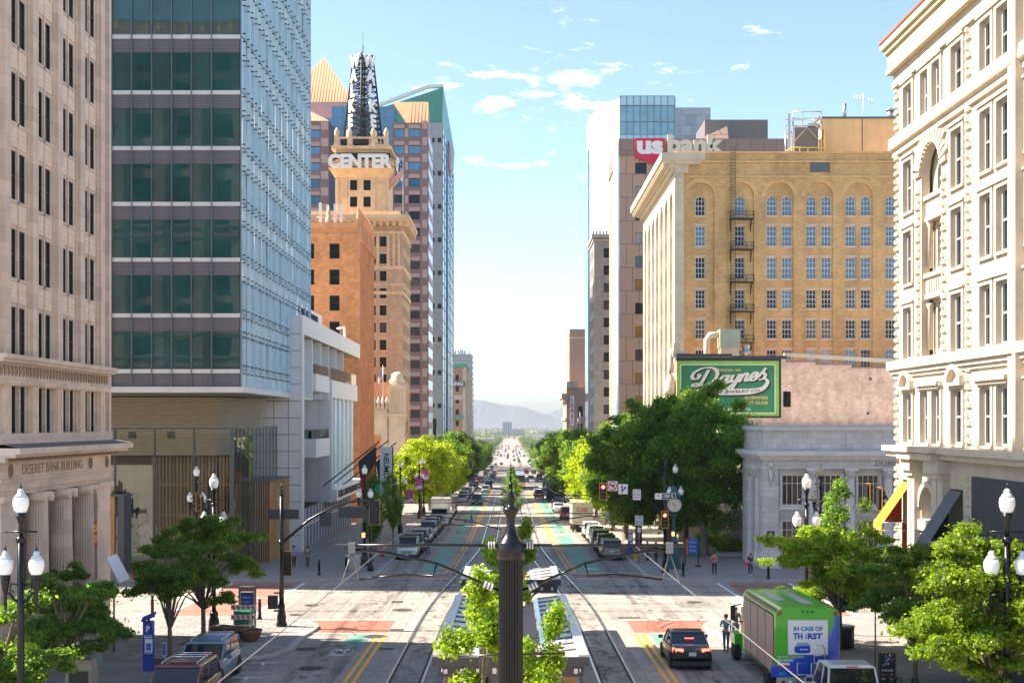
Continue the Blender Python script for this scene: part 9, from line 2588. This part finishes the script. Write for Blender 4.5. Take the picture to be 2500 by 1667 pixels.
person(11.6,60.2,pi,'dark haired person barely visible over the roof of the green truck','cloth_black','cloth_navy','hair_dark',.05,1.72,group=gp_)
person(-7.55,111.5,pi + .3,'man in dark blue clothes standing in the road beside the parked black off-roader','cloth_navy','cloth_navy','hair_dark',.15,1.78,sleeves=1)
person(-5.15,161,-1.3,'woman in a white top and dark trousers crossing the sunlit street mid-block','shirt_white','cloth_black','hair_brown',.25,1.7)
person(11.6,104.2,1.2,'person in a purple top in the shade by the corner clock','purple','cloth_black','hair_dark',.05,1.65)
person(12.2,103.2,1.0,'person in black clothes in the shade by the corner clock','cloth_black','cloth_black','hair_brown',.05,1.7,sleeves=1)
person(-18.0,50.5,.6,'person in white shoes and pale trousers half hidden by the low tree near the bank','shirt_white','shirt_white','hair_dark',.2,1.75,shoe='shoe_white')
person(9.9,231,0,'small distant person at the kerb near the mid-block signal','shirt_coral','cloth_navy','hair_dark',.1,1.75)
# ================================================================== the plain beyond
mat('far_white',(0.62,0.60,0.57),0.8,var=0.05); mat('far_tan',(0.40,0.34,0.28),0.8,var=0.05); mat('far_glass',(0.18,0.24,0.30),0.3,var=0.05); mat('mountain',(0.13,0.15,0.17),0.95,var=0.06,vs=0.003)
rr = random.Random(77); cl = []
def on_road(x,y): return abs(x) < 15 + y * .004
for i in range(2600):
    y = 640 + 6500 * rr.random() ** 1.9
    sp = 60 + y * .16
    x = rr.uniform(-sp,sp)
    if on_road(x,y): continue
    if rr.random() < .35: x = (18 + abs(rr.gauss(0,8))) * rr.choice((-1,1)) + (0 if y < 2200 else x * .3)
    r = rr.uniform(3.2,6.0)
    cl.append((x,y,gz(y) + r * .75 + 1.5,r))
me = leaf_cloud('woodland',90,cl,55,1.7,'leaf_far',.85,0)
o = bpy.data.objects.new('woodland',me); COL.objects.link(o); o['kind'] = 'stuff'
n_b = 0
def far_building(x,y,w_,d_,h,m,label,group=None,win=True):
    z = gz(y) - .5; t = thing('far_building',label,'building',(x,y,z),group=group)
    b = MB(m); b.box(x - w_ / 2,y - d_ / 2,z,x + w_ / 2,y + d_ / 2,z + h); b.build('wall',t)
    b = MB('far_tan'); b.box(x - w_ / 2 - .4,y - d_ / 2 - .4,z + h,x + w_ / 2 + .4,y + d_ / 2 + .4,z + h + .5); b.build('roof',t)
    if win:
        n = max(1,int(h / 3.8))
        for k in range(n): b = MB('far_glass'); b.box(x - w_ / 2 + 1,y - d_ / 2 - .1,z + 1.3 + 3.8 * k,x + w_ / 2 - 1,y - d_ / 2,z + 3.0 + 3.8 * k); b.build('window',t)
    return t
t = far_building(-9,3300,24,20,36,'far_glass','tall bluish office slab standing out on the horizon plain',None,False)
b = MB('far_white')
for k in range(5): x = -21 + 6 * k; b.box(x - .6,3289.6,gz(3300),x + .6,3290,gz(3300) + 36)
b.build('pier',t)
far_building(20,3300,32,24,17,'far_tan','low brown office block beside the bluish slab on the horizon plain')
far_building(-34,3350,22,20,10,'far_tan','low block on the other side of the bluish slab')
far_building(-170,3600,20,20,26,'far_glass','faint small tower alone on the horizon')
far_building(-128,1500,56,30,15,'far_white','white horizontal building above the trees on the plain')
far_building(-84,1560,28,20,13,'far_white','smaller white building beside the white horizontal one')
far_building(-50,900,34,26,8,'far_white','flat pale roofed building among trees beside the distant avenue')
far_building(-58,760,32,26,6,'far_glass','low grey roofed building beside the distant avenue')
far_building(60,880,40,26,9,'far_white','long pale building beyond the dark trees')
far_building(82,1250,44,30,12,'far_white','white building among trees on the banner side of the plain')
gfb = 'low buildings scattered over the plain'
for i in range(46):
    y = rr.uniform(900,4600); sp = y * .13; x = rr.uniform(-sp,sp)
    if on_road(x,y) or abs(x) < 26: continue
    far_building(x,y,rr.uniform(16,44),rr.uniform(14,30),rr.uniform(5,12),rr.choice(('far_white','far_white','far_tan')),'small low building among the trees on the far plain',gfb,False)
t = thing('chimney','thin pale chimney with a dark top rising from the plain','chimney',(56,1150,gz(1150)))
b = MB('far_white'); b.lathe([(1.6,0),(1.1,29)],(56,1150,gz(1150)),n=10); b.build('stack',t); b = MB('trim_black'); b.lathe([(2.0,29),(2.2,30.5),(1.2,31)],(56,1150,gz(1150)),n=10); b.build('top',t)
def ridge(name,y0,prof,depth):
    b = MB('mountain'); rows_ = []
    r_ = random.Random(4)
    for j in range(7):
        f = j / 6; row = []
        for px,py in prof:
            h = (1033 - py) / 3000.0 * y0
            x = (px - 1247) / 3000.0 * y0
            hh = -26 + (h + 26) * sin(f * pi / 2) ** 1.15 * (1 + (.02 * r_.uniform(-1,1) if 0 < j < 6 else 0))
            row.append((x * (1 - .0 * f),y0 - depth * (1 - f),hh))
        rows_.append(row)
    for j in range(6):
        for i in range(len(prof) - 1): b.face([rows_[j][i],rows_[j][i + 1],rows_[j + 1][i + 1],rows_[j + 1][i]],True)
    for i in range(len(prof) - 1): b.face([rows_[6][i],rows_[6][i + 1],(rows_[6][i + 1][0],y0 + depth,-26),(rows_[6][i][0],y0 + depth,-26)],True)
    b.build(name,kind='structure')
def dens(P,n=5):
    o = crom([(a,c) for a,c in P],n); r_ = random.Random(8); return [(p.x,p.y + r_.uniform(-.5,.5)) for p in o]
ridge('mountains',8600,dens([(300,990),(600,960),(900,985),(1050,978),(1120,976),(1160,972),(1198,978),(1235,986),(1268,988),(1300,998),(1327,1006),(1365,1018),(1420,1026),(1600,1024),(1900,1020),(2300,1026)]),1800)
ridge('mountains',9900,dens([(600,1010),(1000,1022),(1200,1020),(1300,1012),(1335,1006),(1375,992),(1420,986),(1500,984),(1700,986),(2100,992)]),900)
hz = MB(); hm = bpy.data.materials.new('haze'); hm.use_nodes = True; ht_ = hm.node_tree; ht_.nodes.clear()
pv = ht_.nodes.new('ShaderNodeVolumePrincipled'); pv.inputs['Color'].default_value = (0.40,0.45,0.49,1); pv.inputs['Density'].default_value = HAZE; pv.inputs['Anisotropy'].default_value = 0.2
ou = ht_.nodes.new('ShaderNodeOutputMaterial'); ht_.links.new(pv.outputs[0],ou.inputs['Volume'])
hz.use(hm); hz.box(-8000,-420,-27,8000,12400,192); hz.build('haze',kind='stuff')
